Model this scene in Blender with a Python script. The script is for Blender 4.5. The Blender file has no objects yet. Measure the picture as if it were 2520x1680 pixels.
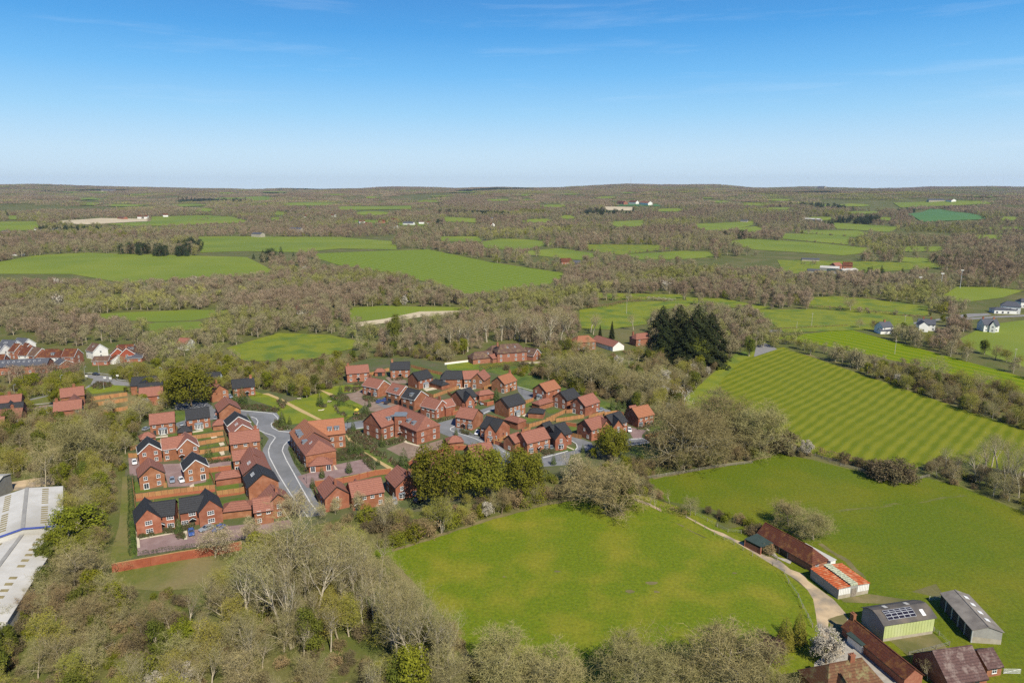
import bpy, math, random
import numpy as np
from mathutils import Vector, Matrix
from mathutils.geometry import tessellate_polygon

random.seed(7)
RNG = np.random.default_rng(11)
S = bpy.context.scene
COL = S.collection
R = math.radians

# ------------------------------------------------------------------ camera, sky, sun, exposure
CAM_H = 100.0
PITCH = R(12.35)
FPX = 1703.0                                    # focal length in pixels of the 2520 px wide photograph
cam_d = bpy.data.cameras.new("camera")
cam = bpy.data.objects.new("camera", cam_d); COL.objects.link(cam)
cam.location = (0, 0, CAM_H)
cam.rotation_euler = (R(90) - PITCH, 0, 0)
cam_d.sensor_width = 36.0
cam_d.lens = 36.0 * FPX / 2520.0
cam_d.clip_start = 1.0
cam_d.clip_end = 60000.0
S.camera = cam

SUN_EL = R(45.0)
SUN_AZ = R(28.0)                                # the sun stands behind the camera, to its right
sun_vec = Vector((math.sin(SUN_AZ) * math.cos(SUN_EL), -math.cos(SUN_AZ) * math.cos(SUN_EL), math.sin(SUN_EL)))

world = bpy.data.worlds.new("World"); S.world = world
world.use_nodes = True
wn, wl = world.node_tree.nodes, world.node_tree.links
wn.clear()
w_out = wn.new("ShaderNodeOutputWorld"); w_bg = wn.new("ShaderNodeBackground")
w_sky = wn.new("ShaderNodeTexSky"); w_sky.sky_type = 'NISHITA'
w_sky.sun_disc = False
w_sky.sun_elevation = SUN_EL
w_sky.sun_rotation = math.atan2(sun_vec.x, sun_vec.y)
w_sky.altitude = 100.0
w_sky.air_density = 1.0
w_sky.dust_density = 0.35
w_sky.ozone_density = 2.6
# thin high cirrus: long faint streaks in the sky
w_tc = wn.new("ShaderNodeTexCoord")
w_map = wn.new("ShaderNodeMapping"); w_map.inputs['Scale'].default_value = (1.3, 1.3, 16.0)
w_map.inputs['Rotation'].default_value = (0.0, R(5), 0.0)
w_n = wn.new("ShaderNodeTexNoise"); w_n.inputs['Scale'].default_value = 2.2
w_n.inputs['Detail'].default_value = 7.0; w_n.inputs['Roughness'].default_value = 0.62
w_n.inputs['Distortion'].default_value = 0.25
w_r = wn.new("ShaderNodeMapRange"); w_r.inputs['From Min'].default_value = 0.56; w_r.inputs['From Max'].default_value = 0.85
w_r.inputs['To Max'].default_value = 0.2; w_map.inputs['Location'].default_value = (3.1, 1.7, .4)
w_m = wn.new("ShaderNodeMixRGB"); w_m.inputs['Color2'].default_value = (7.5, 8.3, 9.2, 1)
w_gam = wn.new("ShaderNodeHueSaturation"); w_gam.inputs['Saturation'].default_value = 1.0; w_gam.inputs['Hue'].default_value = 0.5
w_gam.inputs['Value'].default_value = 1.0
wl.new(w_tc.outputs['Generated'], w_map.inputs['Vector']); wl.new(w_map.outputs[0], w_n.inputs['Vector'])
wl.new(w_n.outputs[0], w_r.inputs[0]); wl.new(w_r.outputs[0], w_m.inputs['Fac'])
# the photograph's clear spring sky: deep blue overhead falling to a pale horizon
w_sp = wn.new("ShaderNodeSeparateXYZ"); wl.new(w_tc.outputs['Generated'], w_sp.inputs[0])
w_cr = wn.new("ShaderNodeValToRGB"); e_ = w_cr.color_ramp.elements
e_[0].position = 0.0; e_[0].color = (.60, .74, .86, 1); e_[1].position = 1.0; e_[1].color = (.008, .05, .2, 1)
for p_, c_ in ((.05, (.49, .68, .84)), (.10, (.29, .57, .83)), (.15, (.14, .44, .80)), (.20, (.062, .32, .71)), (.25, (.045, .245, .61)), (.32, (.03, .18, .52)), (.5, (.012, .08, .28))):
    k_ = e_.new(p_); k_.color = (*c_, 1)
wl.new(w_sp.outputs['Z'], w_cr.inputs[0])
w_sc = wn.new("ShaderNodeVectorMath"); w_sc.operation = 'SCALE'; w_sc.inputs['Scale'].default_value = 10.0; wl.new(w_cr.outputs[0], w_sc.inputs[0])
w_mx = wn.new("ShaderNodeMixRGB"); w_mx.inputs['Fac'].default_value = .9
wl.new(w_sky.outputs[0], w_mx.inputs['Color1']); wl.new(w_sc.outputs[0], w_mx.inputs['Color2']); wl.new(w_mx.outputs[0], w_gam.inputs['Color'])
wl.new(w_gam.outputs[0], w_m.inputs['Color1'])
wl.new(w_m.outputs[0], w_bg.inputs['Color'])
w_bg.inputs['Strength'].default_value = 0.10
wl.new(w_bg.outputs[0], w_out.inputs['Surface'])

sun_d = bpy.data.lights.new("sun", 'SUN'); sun_d.energy = 5.0; sun_d.angle = R(0.5); sun_d.color = (1.0, 0.93, 0.80)
sun = bpy.data.objects.new("sun", sun_d); COL.objects.link(sun)
sun.rotation_euler = sun_vec.to_track_quat('Z', 'Y').to_euler()

S.view_settings.view_transform = 'Standard'
S.view_settings.look = 'None'
S.view_settings.exposure = 0.26
S.view_settings.gamma = 1.0
S.view_settings.use_curve_mapping = False
S.render.engine = 'CYCLES'
S.cycles.max_bounces = 4
S.cycles.diffuse_bounces = 2
S.cycles.volume_bounces = 0
S.cycles.use_denoising = False

# ------------------------------------------------------------------ terrain and placing
def smooth(a, b, t):
    t = np.clip((t - a) / (b - a), 0, 1)
    return t * t * (3 - 2 * t)

def height(x, y):
    x = np.asarray(x, float); y = np.asarray(y, float)
    d = np.hypot(x, y)
    n1 = np.sin(x * .0017 + 1.3) * np.cos(y * .0021 - .4) + .6 * np.sin(x * .0041 + y * .0029 + 2.) + .35 * np.sin(x * .0083 - y * .0071)
    n2 = np.sin(x * .0009 - .7 + y * .0003) + .6 * np.cos(y * .0026 + x * .0011) + .4 * np.sin(x * .0052 + 2.2)
    h = 7.0 * n1 * smooth(900, 2200, d) + 17.0 * n2 * smooth(2200, 4600, d)
    h += 60 * smooth(1800, 5600, d) + 30 * smooth(5200, 8200, d)
    g = lambda cx, cy, sx, sy, a: a * np.exp(-((x - cx) / sx) ** 2 - ((y - cy) / sy) ** 2)
    h += g(1500, 5600, 1500, 700, 22) + g(-4500, 7800, 1300, 900, 62) + g(3200, 8200, 2000, 900, 34) + g(-1700, 6400, 1000, 600, 24) + g(1600, 7600, 900, 700, 56) + g(500, 8300, 450, 500, 18) + g(-3000, 5200, 700, 500, 18) + g(4800, 7200, 900, 600, 22)
    return np.where(y > -3000, h, 0.0)

def h1(x, y):
    if math.hypot(x, y) < 900: return 0.0
    return float(height(x, y))

CP, SP = math.cos(PITCH), math.sin(PITCH)
def ray(px, py):
    u = (px - 1260.0) / FPX; v = (py - 840.0) / FPX
    return Vector((u, CP - v * SP, -SP - v * CP))

def P(px, py, z=0.0):
    """World point seen at (px, py) of the photograph, standing z metres above the ground."""
    d = ray(px, py)
    if d.z < -1e-4:
        t = (CAM_H - z) / -d.z
        if math.hypot(d.x * t, d.y * t) < 880:
            return Vector((d.x * t, d.y * t, z))
    t = 850.0
    while t < 13000:
        x, y, zz = d.x * t, d.y * t, CAM_H + d.z * t
        if zz <= h1(x, y) + z: break
        t *= 1.012
    lo, hi = t / 1.012, t
    for _ in range(14):
        m = (lo + hi) / 2
        if CAM_H + d.z * m <= h1(d.x * m, d.y * m) + z: hi = m
        else: lo = m
    return Vector((d.x * hi, d.y * hi, CAM_H + d.z * hi))

def proj(x, y, z):
    """Pixel of a world point (numpy friendly)."""
    zz = z - CAM_H
    dep = y * CP - zz * SP
    up = y * SP + zz * CP
    return 1260 + FPX * x / dep, 840 - FPX * up / dep

def zone(ox, oy, s):
    """Reader for coordinates measured in an enlarged crop of the photograph."""
    return lambda x, y: (ox + x / s, oy + y / s)
ZA = zone(280, 860, 4.612); ZB = zone(280, 1140, 4.612); ZC = zone(660, 860, 4.612); ZD = zone(660, 1100, 4.612)
ZE = zone(820, 840, 4.612); ZF = zone(1180, 840, 4.612); ZG = zone(1780, 1240, 4.612); ZK = zone(1920, 1400, 3.92)
ZL = zone(0, 800, 4.612); ZM = zone(0, 1120, 4.612); ZN = zone(1100, 740, 3.36); ZR = zone(1900, 700, 3.734)
ZQ = zone(0, 440, 2.8); ZS = zone(840, 440, 2.8); ZT = zone(1680, 440, 2.8); ZV = zone(0, 0, 2352 / 2520); ZW = zone(1300, 1000, 3.36)
def pts(z, *c): return [z(x, y) for x, y in c]

# ------------------------------------------------------------------ object helpers
def tag(o, label=None, cat=None, group=None, kind=None):
    if label: o['label'] = label
    if cat: o['category'] = cat
    if group: o['group'] = group
    if kind: o['kind'] = kind
    return o

def empty(name, loc, rz=0.0):
    o = bpy.data.objects.new(name, None); COL.objects.link(o)
    o.location = loc; o.rotation_euler = (0, 0, rz); o.empty_display_size = 0.5
    return o

def link(name, mesh, parent=None, loc=None, rot=None):
    o = bpy.data.objects.new(name, mesh); COL.objects.link(o)
    if parent is not None: o.parent = parent
    if loc is not None: o.location = loc
    if rot is not None: o.rotation_euler = rot
    return o

class MB:
    """Collects faces and builds one mesh."""
    def __init__(s): s.v = []; s.f = []; s.m = []
    def face(s, ps, mi=0):
        n = len(s.v); s.v.extend([tuple(p) for p in ps]); s.f.append(tuple(range(n, n + len(ps)))); s.m.append(mi)
    def hexa(s, b, t, mi=0, bottom=True):
        """b, t: four corners each, counter-clockwise seen from above."""
        n = len(s.v); s.v.extend([tuple(p) for p in b] + [tuple(p) for p in t])
        fs = [(n + 4, n + 5, n + 6, n + 7)] + [(n + i, n + (i + 1) % 4, n + 4 + (i + 1) % 4, n + 4 + i) for i in range(4)]
        if bottom: fs.append((n + 3, n + 2, n + 1, n))
        s.f.extend(fs); s.m.extend([mi] * len(fs))
    def box(s, x0, x1, y0, y1, z0, z1, mi=0, bottom=True):
        s.hexa([(x0, y0, z0), (x1, y0, z0), (x1, y1, z0), (x0, y1, z0)], [(x0, y0, z1), (x1, y0, z1), (x1, y1, z1), (x0, y1, z1)], mi, bottom)
    def beam(s, a, b, w, h, mi=0):
        a = Vector(a); b = Vector(b); d = (b - a).normalized()
        sd = d.cross(Vector((0, 0, 1)))
        if sd.length < 1e-3: sd = Vector((1, 0, 0))
        sd.normalize(); up = sd.cross(d).normalized()
        q = lambda p: [p - sd * w / 2 - up * h / 2, p + sd * w / 2 - up * h / 2, p + sd * w / 2 + up * h / 2, p - sd * w / 2 + up * h / 2]
        s.hexa(q(a), q(b), mi)
    def tube(s, a, b, r0, r1, n=6, mi=0, cap=True):
        a = Vector(a); b = Vector(b); d = (b - a)
        if d.length < 1e-6: return
        d.normalize(); u = d.orthogonal().normalized(); w = d.cross(u)
        k = len(s.v)
        for c, r in ((a, r0), (b, r1)):
            for i in range(n):
                t = 2 * math.pi * i / n
                s.v.append(tuple(c + u * (r * math.cos(t)) + w * (r * math.sin(t))))
        for i in range(n):
            j = (i + 1) % n
            s.f.append((k + i, k + j, k + n + j, k + n + i)); s.m.append(mi)
        if cap: s.f.append(tuple(k + n + i for i in range(n))); s.m.append(mi)
    def mesh(s, name, mats):
        me = bpy.data.meshes.new(name)
        me.from_pydata(s.v, [], s.f)
        for m in (mats if isinstance(mats, (list, tuple)) else [mats]): me.materials.append(m)
        if any(s.m): me.polygons.foreach_set('material_index', s.m)
        me.update()
        return me
    def build(s, name, mats, parent=None, loc=None, rot=None):
        return link(name, s.mesh(name, mats), parent, loc, rot)

# ------------------------------------------------------------------ materials
def nmat(name):
    m = bpy.data.materials.new(name); m.use_nodes = True
    nt = m.node_tree; b = nt.nodes['Principled BSDF']
    b.inputs['Specular IOR Level'].default_value = 0.25
    return m, nt.nodes, nt.links, b

def mat(name, c1, c2=None, scale=1.0, fine=0.0, rough=0.85, detail=4.0, rand=0.0, spec=0.25, metal=0.0, bump=0.0, stretch=None, c3=None, s3=0.1, lo=.35, hi=.65, world_co=True):
    """Two (or three) colours mixed by noise in metres, optional per-object variation and bump."""
    m, n, l, b = nmat(name)
    b.inputs['Roughness'].default_value = rough; b.inputs['Metallic'].default_value = metal
    b.inputs['Specular IOR Level'].default_value = spec
    if c2 is None: c2 = tuple(x * 0.82 for x in c1)
    if world_co:
        co = n.new('ShaderNodeNewGeometry').outputs['Position']
    else:
        co = n.new('ShaderNodeTexCoord').outputs['Object']
    if stretch:
        mp = n.new('ShaderNodeMapping'); mp.inputs['Scale'].default_value = stretch; l.new(co, mp.inputs['Vector']); co = mp.outputs[0]
    t = n.new('ShaderNodeTexNoise'); t.inputs['Scale'].default_value = scale; t.inputs['Detail'].default_value = detail; t.inputs['Roughness'].default_value = .6
    l.new(co, t.inputs['Vector'])
    r = n.new('ShaderNodeMapRange'); r.inputs['From Min'].default_value = lo; r.inputs['From Max'].default_value = hi; l.new(t.outputs[0], r.inputs[0])
    x = n.new('ShaderNodeMixRGB'); x.inputs['Color1'].default_value = (*c1, 1); x.inputs['Color2'].default_value = (*c2, 1); l.new(r.outputs[0], x.inputs['Fac'])
    out = x.outputs[0]
    if c3:
        t3 = n.new('ShaderNodeTexNoise'); t3.inputs['Scale'].default_value = s3; t3.inputs['Detail'].default_value = 5.0
        l.new(co, t3.inputs['Vector'])
        r3 = n.new('ShaderNodeMapRange'); r3.inputs['From Min'].default_value = .45; r3.inputs['From Max'].default_value = .68; l.new(t3.outputs[0], r3.inputs[0])
        x3 = n.new('ShaderNodeMixRGB'); x3.inputs['Color2'].default_value = (*c3, 1); l.new(out, x3.inputs['Color1']); l.new(r3.outputs[0], x3.inputs['Fac'])
        out = x3.outputs[0]
    if rand:
        oi = n.new('ShaderNodeObjectInfo'); rr = n.new('ShaderNodeMapRange')
        rr.inputs['To Min'].default_value = 1 - rand; rr.inputs['To Max'].default_value = 1 + rand; l.new(oi.outputs['Random'], rr.inputs[0])
        hs = n.new('ShaderNodeHueSaturation'); l.new(rr.outputs[0], hs.inputs['Value']); l.new(out, hs.inputs['Color'])
        r2 = n.new('ShaderNodeMapRange'); r2.inputs['To Min'].default_value = .5 - rand * .09; r2.inputs['To Max'].default_value = .5 + rand * .06
        ml = n.new('ShaderNodeMath'); ml.operation = 'MULTIPLY'; ml.inputs[1].default_value = 7.31; fr = n.new('ShaderNodeMath'); fr.operation = 'FRACT'
        l.new(oi.outputs['Random'], ml.inputs[0]); l.new(ml.outputs[0], fr.inputs[0]); l.new(fr.outputs[0], r2.inputs[0]); l.new(r2.outputs[0], hs.inputs['Hue'])
        out = hs.outputs[0]
    if fine:
        f1 = n.new('ShaderNodeTexNoise'); f1.inputs['Scale'].default_value = 1.1; f1.inputs['Detail'].default_value = 9; f1.inputs['Roughness'].default_value = .8; l.new(co, f1.inputs['Vector'])
        f2 = n.new('ShaderNodeMapRange'); f2.inputs['From Min'].default_value = .3; f2.inputs['From Max'].default_value = .7; f2.inputs['To Min'].default_value = 1 - fine; f2.inputs['To Max'].default_value = 1 + fine
        l.new(f1.outputs[0], f2.inputs[0]); f3 = n.new('ShaderNodeHueSaturation'); l.new(out, f3.inputs['Color']); l.new(f2.outputs[0], f3.inputs['Value']); out = f3.outputs[0]
    l.new(out, b.inputs['Base Color'])
    if bump:
        bp = n.new('ShaderNodeBump'); bp.inputs['Strength'].default_value = 1.0; bp.inputs['Distance'].default_value = bump
        l.new(t.outputs[0], bp.inputs['Height']); l.new(bp.outputs[0], b.inputs['Normal'])
    return m

def roof_mat(name, c1, c2, course=0.32, rand=.06, moss=None):
    """Tiled roof: courses follow the height, colours vary tile by tile."""
    m, n, l, b = nmat(name)
    b.inputs['Roughness'].default_value = 0.8
    g = n.new('ShaderNodeNewGeometry')
    sp = n.new('ShaderNodeSeparateXYZ'); l.new(g.outputs['Position'], sp.inputs[0])
    mz = n.new('ShaderNodeMath'); mz.operation = 'MULTIPLY'; mz.inputs[1].default_value = 1 / course; l.new(sp.outputs['Z'], mz.inputs[0])
    fl = n.new('ShaderNodeMath'); fl.operation = 'FLOOR'; l.new(mz.outputs[0], fl.inputs[0])
    fr = n.new('ShaderNodeMath'); fr.operation = 'FRACT'; l.new(mz.outputs[0], fr.inputs[0])
    cb = n.new('ShaderNodeCombineXYZ')
    for a, k in (('X', 2.2), ('Y', 2.2)):
        q = n.new('ShaderNodeMath'); q.operation = 'MULTIPLY'; q.inputs[1].default_value = k; l.new(sp.outputs[a], q.inputs[0])
        l.new(q.outputs[0], cb.inputs[a])
    l.new(fl.outputs[0], cb.inputs['Z'])
    t = n.new('ShaderNodeTexNoise'); t.inputs['Scale'].default_value = 1.3; t.inputs['Detail'].default_value = 3; l.new(cb.outputs[0], t.inputs['Vector'])
    r = n.new('ShaderNodeMapRange'); r.inputs['From Min'].default_value = .32; r.inputs['From Max'].default_value = .68; l.new(t.outputs[0], r.inputs[0])
    x = n.new('ShaderNodeMixRGB'); x.inputs['Color1'].default_value = (*c1, 1); x.inputs['Color2'].default_value = (*c2, 1); l.new(r.outputs[0], x.inputs['Fac'])
    out = x.outputs[0]
    # dark lap line at the foot of each course
    lt = n.new('ShaderNodeMapRange'); lt.inputs['From Min'].default_value = 0; lt.inputs['From Max'].default_value = .3; lt.inputs['To Min'].default_value = .62; lt.inputs['To Max'].default_value = 1.04
    l.new(fr.outputs[0], lt.inputs[0])
    hv = n.new('ShaderNodeHueSaturation'); l.new(out, hv.inputs['Color']); l.new(lt.outputs[0], hv.inputs['Value']); out = hv.outputs[0]
    if moss:
        t3 = n.new('ShaderNodeTexNoise'); t3.inputs['Scale'].default_value = .55; t3.inputs['Detail'].default_value = 8; t3.inputs['Roughness'].default_value = .7; l.new(g.outputs['Position'], t3.inputs['Vector'])
        r3 = n.new('ShaderNodeMapRange'); r3.inputs['From Min'].default_value = .5; r3.inputs['From Max'].default_value = .62; l.new(t3.outputs[0], r3.inputs[0])
        x3 = n.new('ShaderNodeMixRGB'); x3.inputs['Color2'].default_value = (*moss, 1); l.new(out, x3.inputs['Color1']); l.new(r3.outputs[0], x3.inputs['Fac']); out = x3.outputs[0]
    oi = n.new('ShaderNodeObjectInfo'); rr = n.new('ShaderNodeMapRange'); rr.inputs['To Min'].default_value = 1 - rand; rr.inputs['To Max'].default_value = 1 + rand
    l.new(oi.outputs['Random'], rr.inputs[0]); h2 = n.new('ShaderNodeHueSaturation'); l.new(out, h2.inputs['Color']); l.new(rr.outputs[0], h2.inputs['Value'])
    l.new(h2.outputs[0], b.inputs['Base Color'])
    bp = n.new('ShaderNodeBump'); bp.inputs['Distance'].default_value = .05; l.new(fr.outputs[0], bp.inputs['Height']); l.new(bp.outputs[0], b.inputs['Normal'])
    return m

def striped(name, ca, cb, cc, a, b_, period, cross=None, amount=.55):
    """Mown or rolled field: stripes along the ground direction from pixel a to pixel b."""
    m, n, l, b = nmat(name)
    b.inputs['Roughness'].default_value = .9; b.inputs['Specular IOR Level'].default_value = .1
    A, B = P(*a), P(*b_); d = (B - A).normalized()
    ang = math.atan2(d.y, d.x)
    pos = n.new('ShaderNodeNewGeometry').outputs['Position']
    mp = n.new('ShaderNodeMapping'); mp.vector_type = 'TEXTURE'; mp.inputs['Rotation'].default_value = (0, 0, ang + math.pi / 2); l.new(pos, mp.inputs['Vector'])
    w = n.new('ShaderNodeTexWave'); w.bands_direction = 'X'; w.inputs['Scale'].default_value = 1.0 / period * math.pi / 10
    w.inputs['Distortion'].default_value = 4.0; w.inputs['Detail'].default_value = 7; w.inputs['Detail Scale'].default_value = .45; w.inputs['Detail Roughness'].default_value = .6
    l.new(mp.outputs[0], w.inputs['Vector'])
    fac = w.outputs['Fac']
    if cross:
        C = P(*cross[0]); D = P(*cross[1]); d2 = (D - C).normalized(); an2 = math.atan2(d2.y, d2.x)
        mp2 = n.new('ShaderNodeMapping'); mp2.vector_type = 'TEXTURE'; mp2.inputs['Rotation'].default_value = (0, 0, an2 + math.pi / 2); l.new(pos, mp2.inputs['Vector'])
        w2 = n.new('ShaderNodeTexWave'); w2.bands_direction = 'X'; w2.inputs['Scale'].default_value = 1.0 / cross[2] * math.pi / 10
        w2.inputs['Distortion'].default_value = 6; w2.inputs['Detail'].default_value = 3; w2.inputs['Detail Scale'].default_value = .3; l.new(mp2.outputs[0], w2.inputs['Vector'])
        mx = n.new('ShaderNodeMixRGB'); mx.blend_type = 'MIX'; mx.inputs['Fac'].default_value = .24; l.new(fac, mx.inputs['Color1']); l.new(w2.outputs['Color'], mx.inputs['Color2']); fac = mx.outputs[0]
    t = n.new('ShaderNodeTexNoise'); t.inputs['Scale'].default_value = .045; t.inputs['Detail'].default_value = 8; t.inputs['Roughness'].default_value = .65; l.new(pos, t.inputs['Vector'])
    f = n.new('ShaderNodeTexNoise'); f.inputs['Scale'].default_value = .8; f.inputs['Detail'].default_value = 6; f.inputs['Roughness'].default_value = .75; l.new(pos, f.inputs['Vector'])
    mf = n.new('ShaderNodeMixRGB'); mf.inputs['Fac'].default_value = 1 - amount; l.new(fac, mf.inputs['Color1']); l.new(f.outputs[0], mf.inputs['Color2'])
    r1 = n.new('ShaderNodeMapRange'); r1.inputs['From Min'].default_value = .3; r1.inputs['From Max'].default_value = .72; l.new(mf.outputs[0], r1.inputs[0])
    x = n.new('ShaderNodeMixRGB'); x.inputs['Color1'].default_value = (*ca, 1); x.inputs['Color2'].default_value = (*cb, 1); l.new(r1.outputs[0], x.inputs['Fac'])
    r = n.new('ShaderNodeMapRange'); r.inputs['From Min'].default_value = .48; r.inputs['From Max'].default_value = .7; r.inputs['To Max'].default_value = .7; l.new(t.outputs[0], r.inputs[0])
    y = n.new('ShaderNodeMixRGB'); y.inputs['Color2'].default_value = (*cc, 1); l.new(x.outputs[0], y.inputs['Color1']); l.new(r.outputs[0], y.inputs['Fac'])
    l.new(y.outputs[0], b.inputs['Base Color'])
    return m
M = {}
M['brick'] = mat('brick', (.30, .122, .062), (.235, .092, .048), 2.0, fine=.16, rand=.10, c3=(.35, .16, .09), s3=.5)
M['brick_dark'] = mat('brick dark band', (.19, .075, .05), rand=.05)
M['brick_pink'] = mat('old brick', (.33, .15, .09), (.27, .10, .06), 1.5, rand=.05)
M['render_white'] = mat('white render', (.78, .77, .73), (.70, .69, .64), .6, rand=.03)
M['weatherboard'] = mat('tile hanging', (.33, .085, .045), (.26, .06, .035), 2.0)
M['r_red'] = roof_mat('red tiles', (.30, .13, .088), (.22, .09, .064), .42)
M['r_orange'] = roof_mat('orange tiles', (.34, .145, .075), (.275, .11, .06), .42)
M['r_black'] = roof_mat('slate tiles', (.042, .043, .046), (.028, .029, .032), .42)
M['r_brown'] = roof_mat('brown tiles', (.14, .082, .06), (.10, .058, .045), .4, moss=(.19, .13, .07))
M['r_old'] = roof_mat('old clay tiles', (.135, .042, .022), (.085, .030, .018), .36, moss=(.19, .085, .03))
M['r_lichen'] = roof_mat('lichened tiles', (.16, .075, .035), (.115, .055, .03), .36, moss=(.21, .18, .08))
M['r_purple'] = roof_mat('weathered plain tiles', (.12, .068, .058), (.075, .042, .04), .36, moss=(.20, .15, .13))
M['r_slate'] = roof_mat('blue slate', (.10, .105, .125), (.07, .075, .09), .4)
M['lead'] = mat('lead roof', (.20, .23, .26), (.16, .18, .2), .8, rough=.5)
M['white'] = mat('white joinery', (.80, .80, .78), (.76, .76, .74), 2.0, rough=.5)
M['dark_trim'] = mat('dark fascia', (.03, .028, .027), rough=.5)
M['door_dark'] = mat('dark door', (.045, .055, .055), rough=.4)
M['glass'] = mat('window glass', (.045, .055, .07), (.03, .035, .045), .9, rough=.08, spec=.6)
M['pot'] = mat('chimney pot', (.32, .13, .07))
M['fence'] = mat('larch fence', (.44, .235, .10), (.34, .165, .065), 2.2, rand=.1, stretch=(3, 3, .3))
M['post'] = mat('fence post', (.22, .12, .06), rand=.05)
M['old_wood'] = mat('weathered wood', (.30, .27, .22), (.20, .17, .13), 2.0, rand=.15)
M['wall_brick'] = mat('garden wall brick', (.36, .13, .065), (.30, .10, .052), 3.0, rand=.06)
M['wall_big'] = mat('retaining wall brick', (.31, .09, .045), (.25, .07, .038), 1.8, c3=(.35, .12, .065), s3=.3)
M['coping'] = mat('wall coping', (.48, .28, .11))
M['tarmac'] = mat('tarmac', (.19, .195, .20), (.155, .16, .165), .35, c3=(.23, .235, .245), s3=.08, detail=8)
M['tarmac_dark'] = mat('old tarmac', (.25, .245, .235), (.2, .195, .19), .3)
M['kerb'] = mat('kerb stone', (.62, .62, .60), rough=.7)
M['paving_pink'] = mat('pink block paving', (.27, .185, .17), (.21, .14, .132), 2.5, c3=(.30, .215, .2), s3=.25, detail=8)
M['paving_brown'] = mat('brown block paving', (.255, .185, .14), (.20, .145, .11), 2.5, c3=(.29, .215, .165), s3=.25, detail=8)
M['slab'] = mat('patio slabs', (.60, .53, .40), (.52, .45, .33), 1.2)
M['path'] = mat('hoggin path', (.50, .37, .17), (.43, .31, .14), .7)
M['track'] = mat('farm track', (.58, .44, .27), (.44, .33, .20), .35, c3=(.20, .18, .15), s3=.16, detail=9)
M['concrete'] = mat('concrete', (.42, .39, .33), (.3, .27, .22), .6)
M['lawn'] = mat('lawn', (.095, .135, .022), (.125, .16, .026), .5, fine=.15, c3=(.06, .10, .02), s3=.12, detail=8)
M['lawn_bright'] = mat('bright lawn', (.165, .195, .012), (.20, .22, .018), .25, fine=.15, c3=(.09, .145, .02), s3=.07, detail=8)
M['estate'] = mat('estate ground', (.075, .10, .028), (.10, .115, .04), .35, c3=(.12, .11, .06), s3=.1, detail=8)
M['rough'] = mat('rough grass', (.10, .125, .02), (.15, .15, .035), .3, fine=.2, c3=(.20, .165, .07), s3=.05, detail=9)
M['scrub'] = mat('dry scrub', (.22, .175, .085), (.15, .135, .05), .35, c3=(.10, .105, .03), s3=.1, detail=9)
M['pale'] = mat('ploughed pale soil', (.56, .47, .31), (.48, .40, .26), .02, detail=8)
M['far_green'] = mat('far pasture', (.155, .205, .016), (.195, .232, .024), .012, fine=.08, c3=(.13, .18, .02), s3=.005, detail=9)
M['far_bluegreen'] = mat('far winter wheat', (.07, .165, .045), (.085, .18, .05), .006, detail=6)
M['near_meadow'] = mat('near meadow', (.092, .145, .003), (.148, .178, .005), 1.6, fine=.42, c3=(.20, .196, .014), s3=.08, detail=13, lo=.34, hi=.64)
M['east_meadow'] = mat('east meadow', (.076, .122, .002), (.118, .145, .003), 1.6, fine=.42, c3=(.145, .152, .006), s3=.035, detail=12, lo=.32, hi=.66)
M['stripe_field'] = striped('banded pasture', (.115, .148, .008), (.195, .205, .018), (.15, .17, .011), (2164, 1118), (2250, 1046), 4.6, cross=((1900, 960), (2300, 1110), 14.0), amount=.56)
M['stripe_strip'] = striped('banded strip', (.12, .185, .003), (.185, .22, .006), (.14, .20, .004), (1960, 830), (2300, 905), 8.0, amount=.5)
M['stripe_far'] = striped('far banded pasture', (.125, .185, .02), (.18, .23, .032), (.14, .195, .024), (960, 660), (1250, 712), 10.0, amount=.8)
M['car_white'] = mat('white car paint', (.75, .75, .76), (.75, .75, .76), rough=.25, spec=.5)
M['car_silver'] = mat('silver car paint', (.38, .44, .50), (.38, .44, .50), rough=.25, spec=.5, metal=.4)
M['car_blue'] = mat('blue car paint', (.045, .10, .30), (.045, .10, .30), rough=.25, spec=.5)
M['car_dark'] = mat('dark car paint', (.03, .035, .045), (.03, .035, .045), rough=.25, spec=.5)
M['tyre'] = mat('tyre', (.02, .02, .02))
M['rim'] = mat('wheel rim', (.45, .45, .47), rough=.3, metal=.6)
M['lamp'] = mat('headlamp glass', (.8, .8, .8), rough=.1)
M['tail'] = mat('tail lamp', (.4, .01, .01), rough=.2)
M['steel'] = mat('galvanised steel', (.55, .56, .57), rough=.45, metal=.3)
M['black_steel'] = mat('black steel', (.02, .02, .022), rough=.5)
M['pole_wood'] = mat('pale timber pole', (.55, .50, .42))
M['sheet_white'] = mat('pale metal sheet', (.58, .565, .52), (.50, .48, .43), .3, c3=(.42, .40, .35), s3=.06, detail=8, rough=.6)
M['sheet_ochre'] = mat('translucent roof sheet', (.30, .25, .12), (.22, .18, .09), .8)
M['blue_trim'] = mat('blue trim', (.06, .09, .33))
M['rust'] = mat('rusty red sheet', (.44, .095, .026), (.34, .07, .022), .8, c3=(.50, .24, .12), s3=.9, detail=9)
M['lichen_sheet'] = mat('lichened clear sheet', (.55, .56, .40), (.22, .24, .15), 2.0, detail=10)
M['asbestos'] = mat('fibre cement', (.23, .205, .175), (.16, .14, .12), .5, c3=(.28, .25, .21), s3=.3, detail=9)
M['asbestos_dark'] = mat('old dark fibre cement', (.105, .095, .088), (.075, .068, .062), .5, c3=(.15, .125, .10), s3=.35, detail=9)
M['sheet_green'] = mat('yellow green cladding', (.47, .52, .22), (.41, .46, .19), .5, c3=(.50, .54, .27), s3=.2)
M['block'] = mat('concrete block', (.42, .38, .30), (.33, .29, .22), .8)
M['sheet_grey'] = mat('grey cladding', (.33, .32, .29), (.26, .25, .23), .6)
M['rooflight'] = mat('rooflight', (.80, .80, .78), rough=.3)
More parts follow.
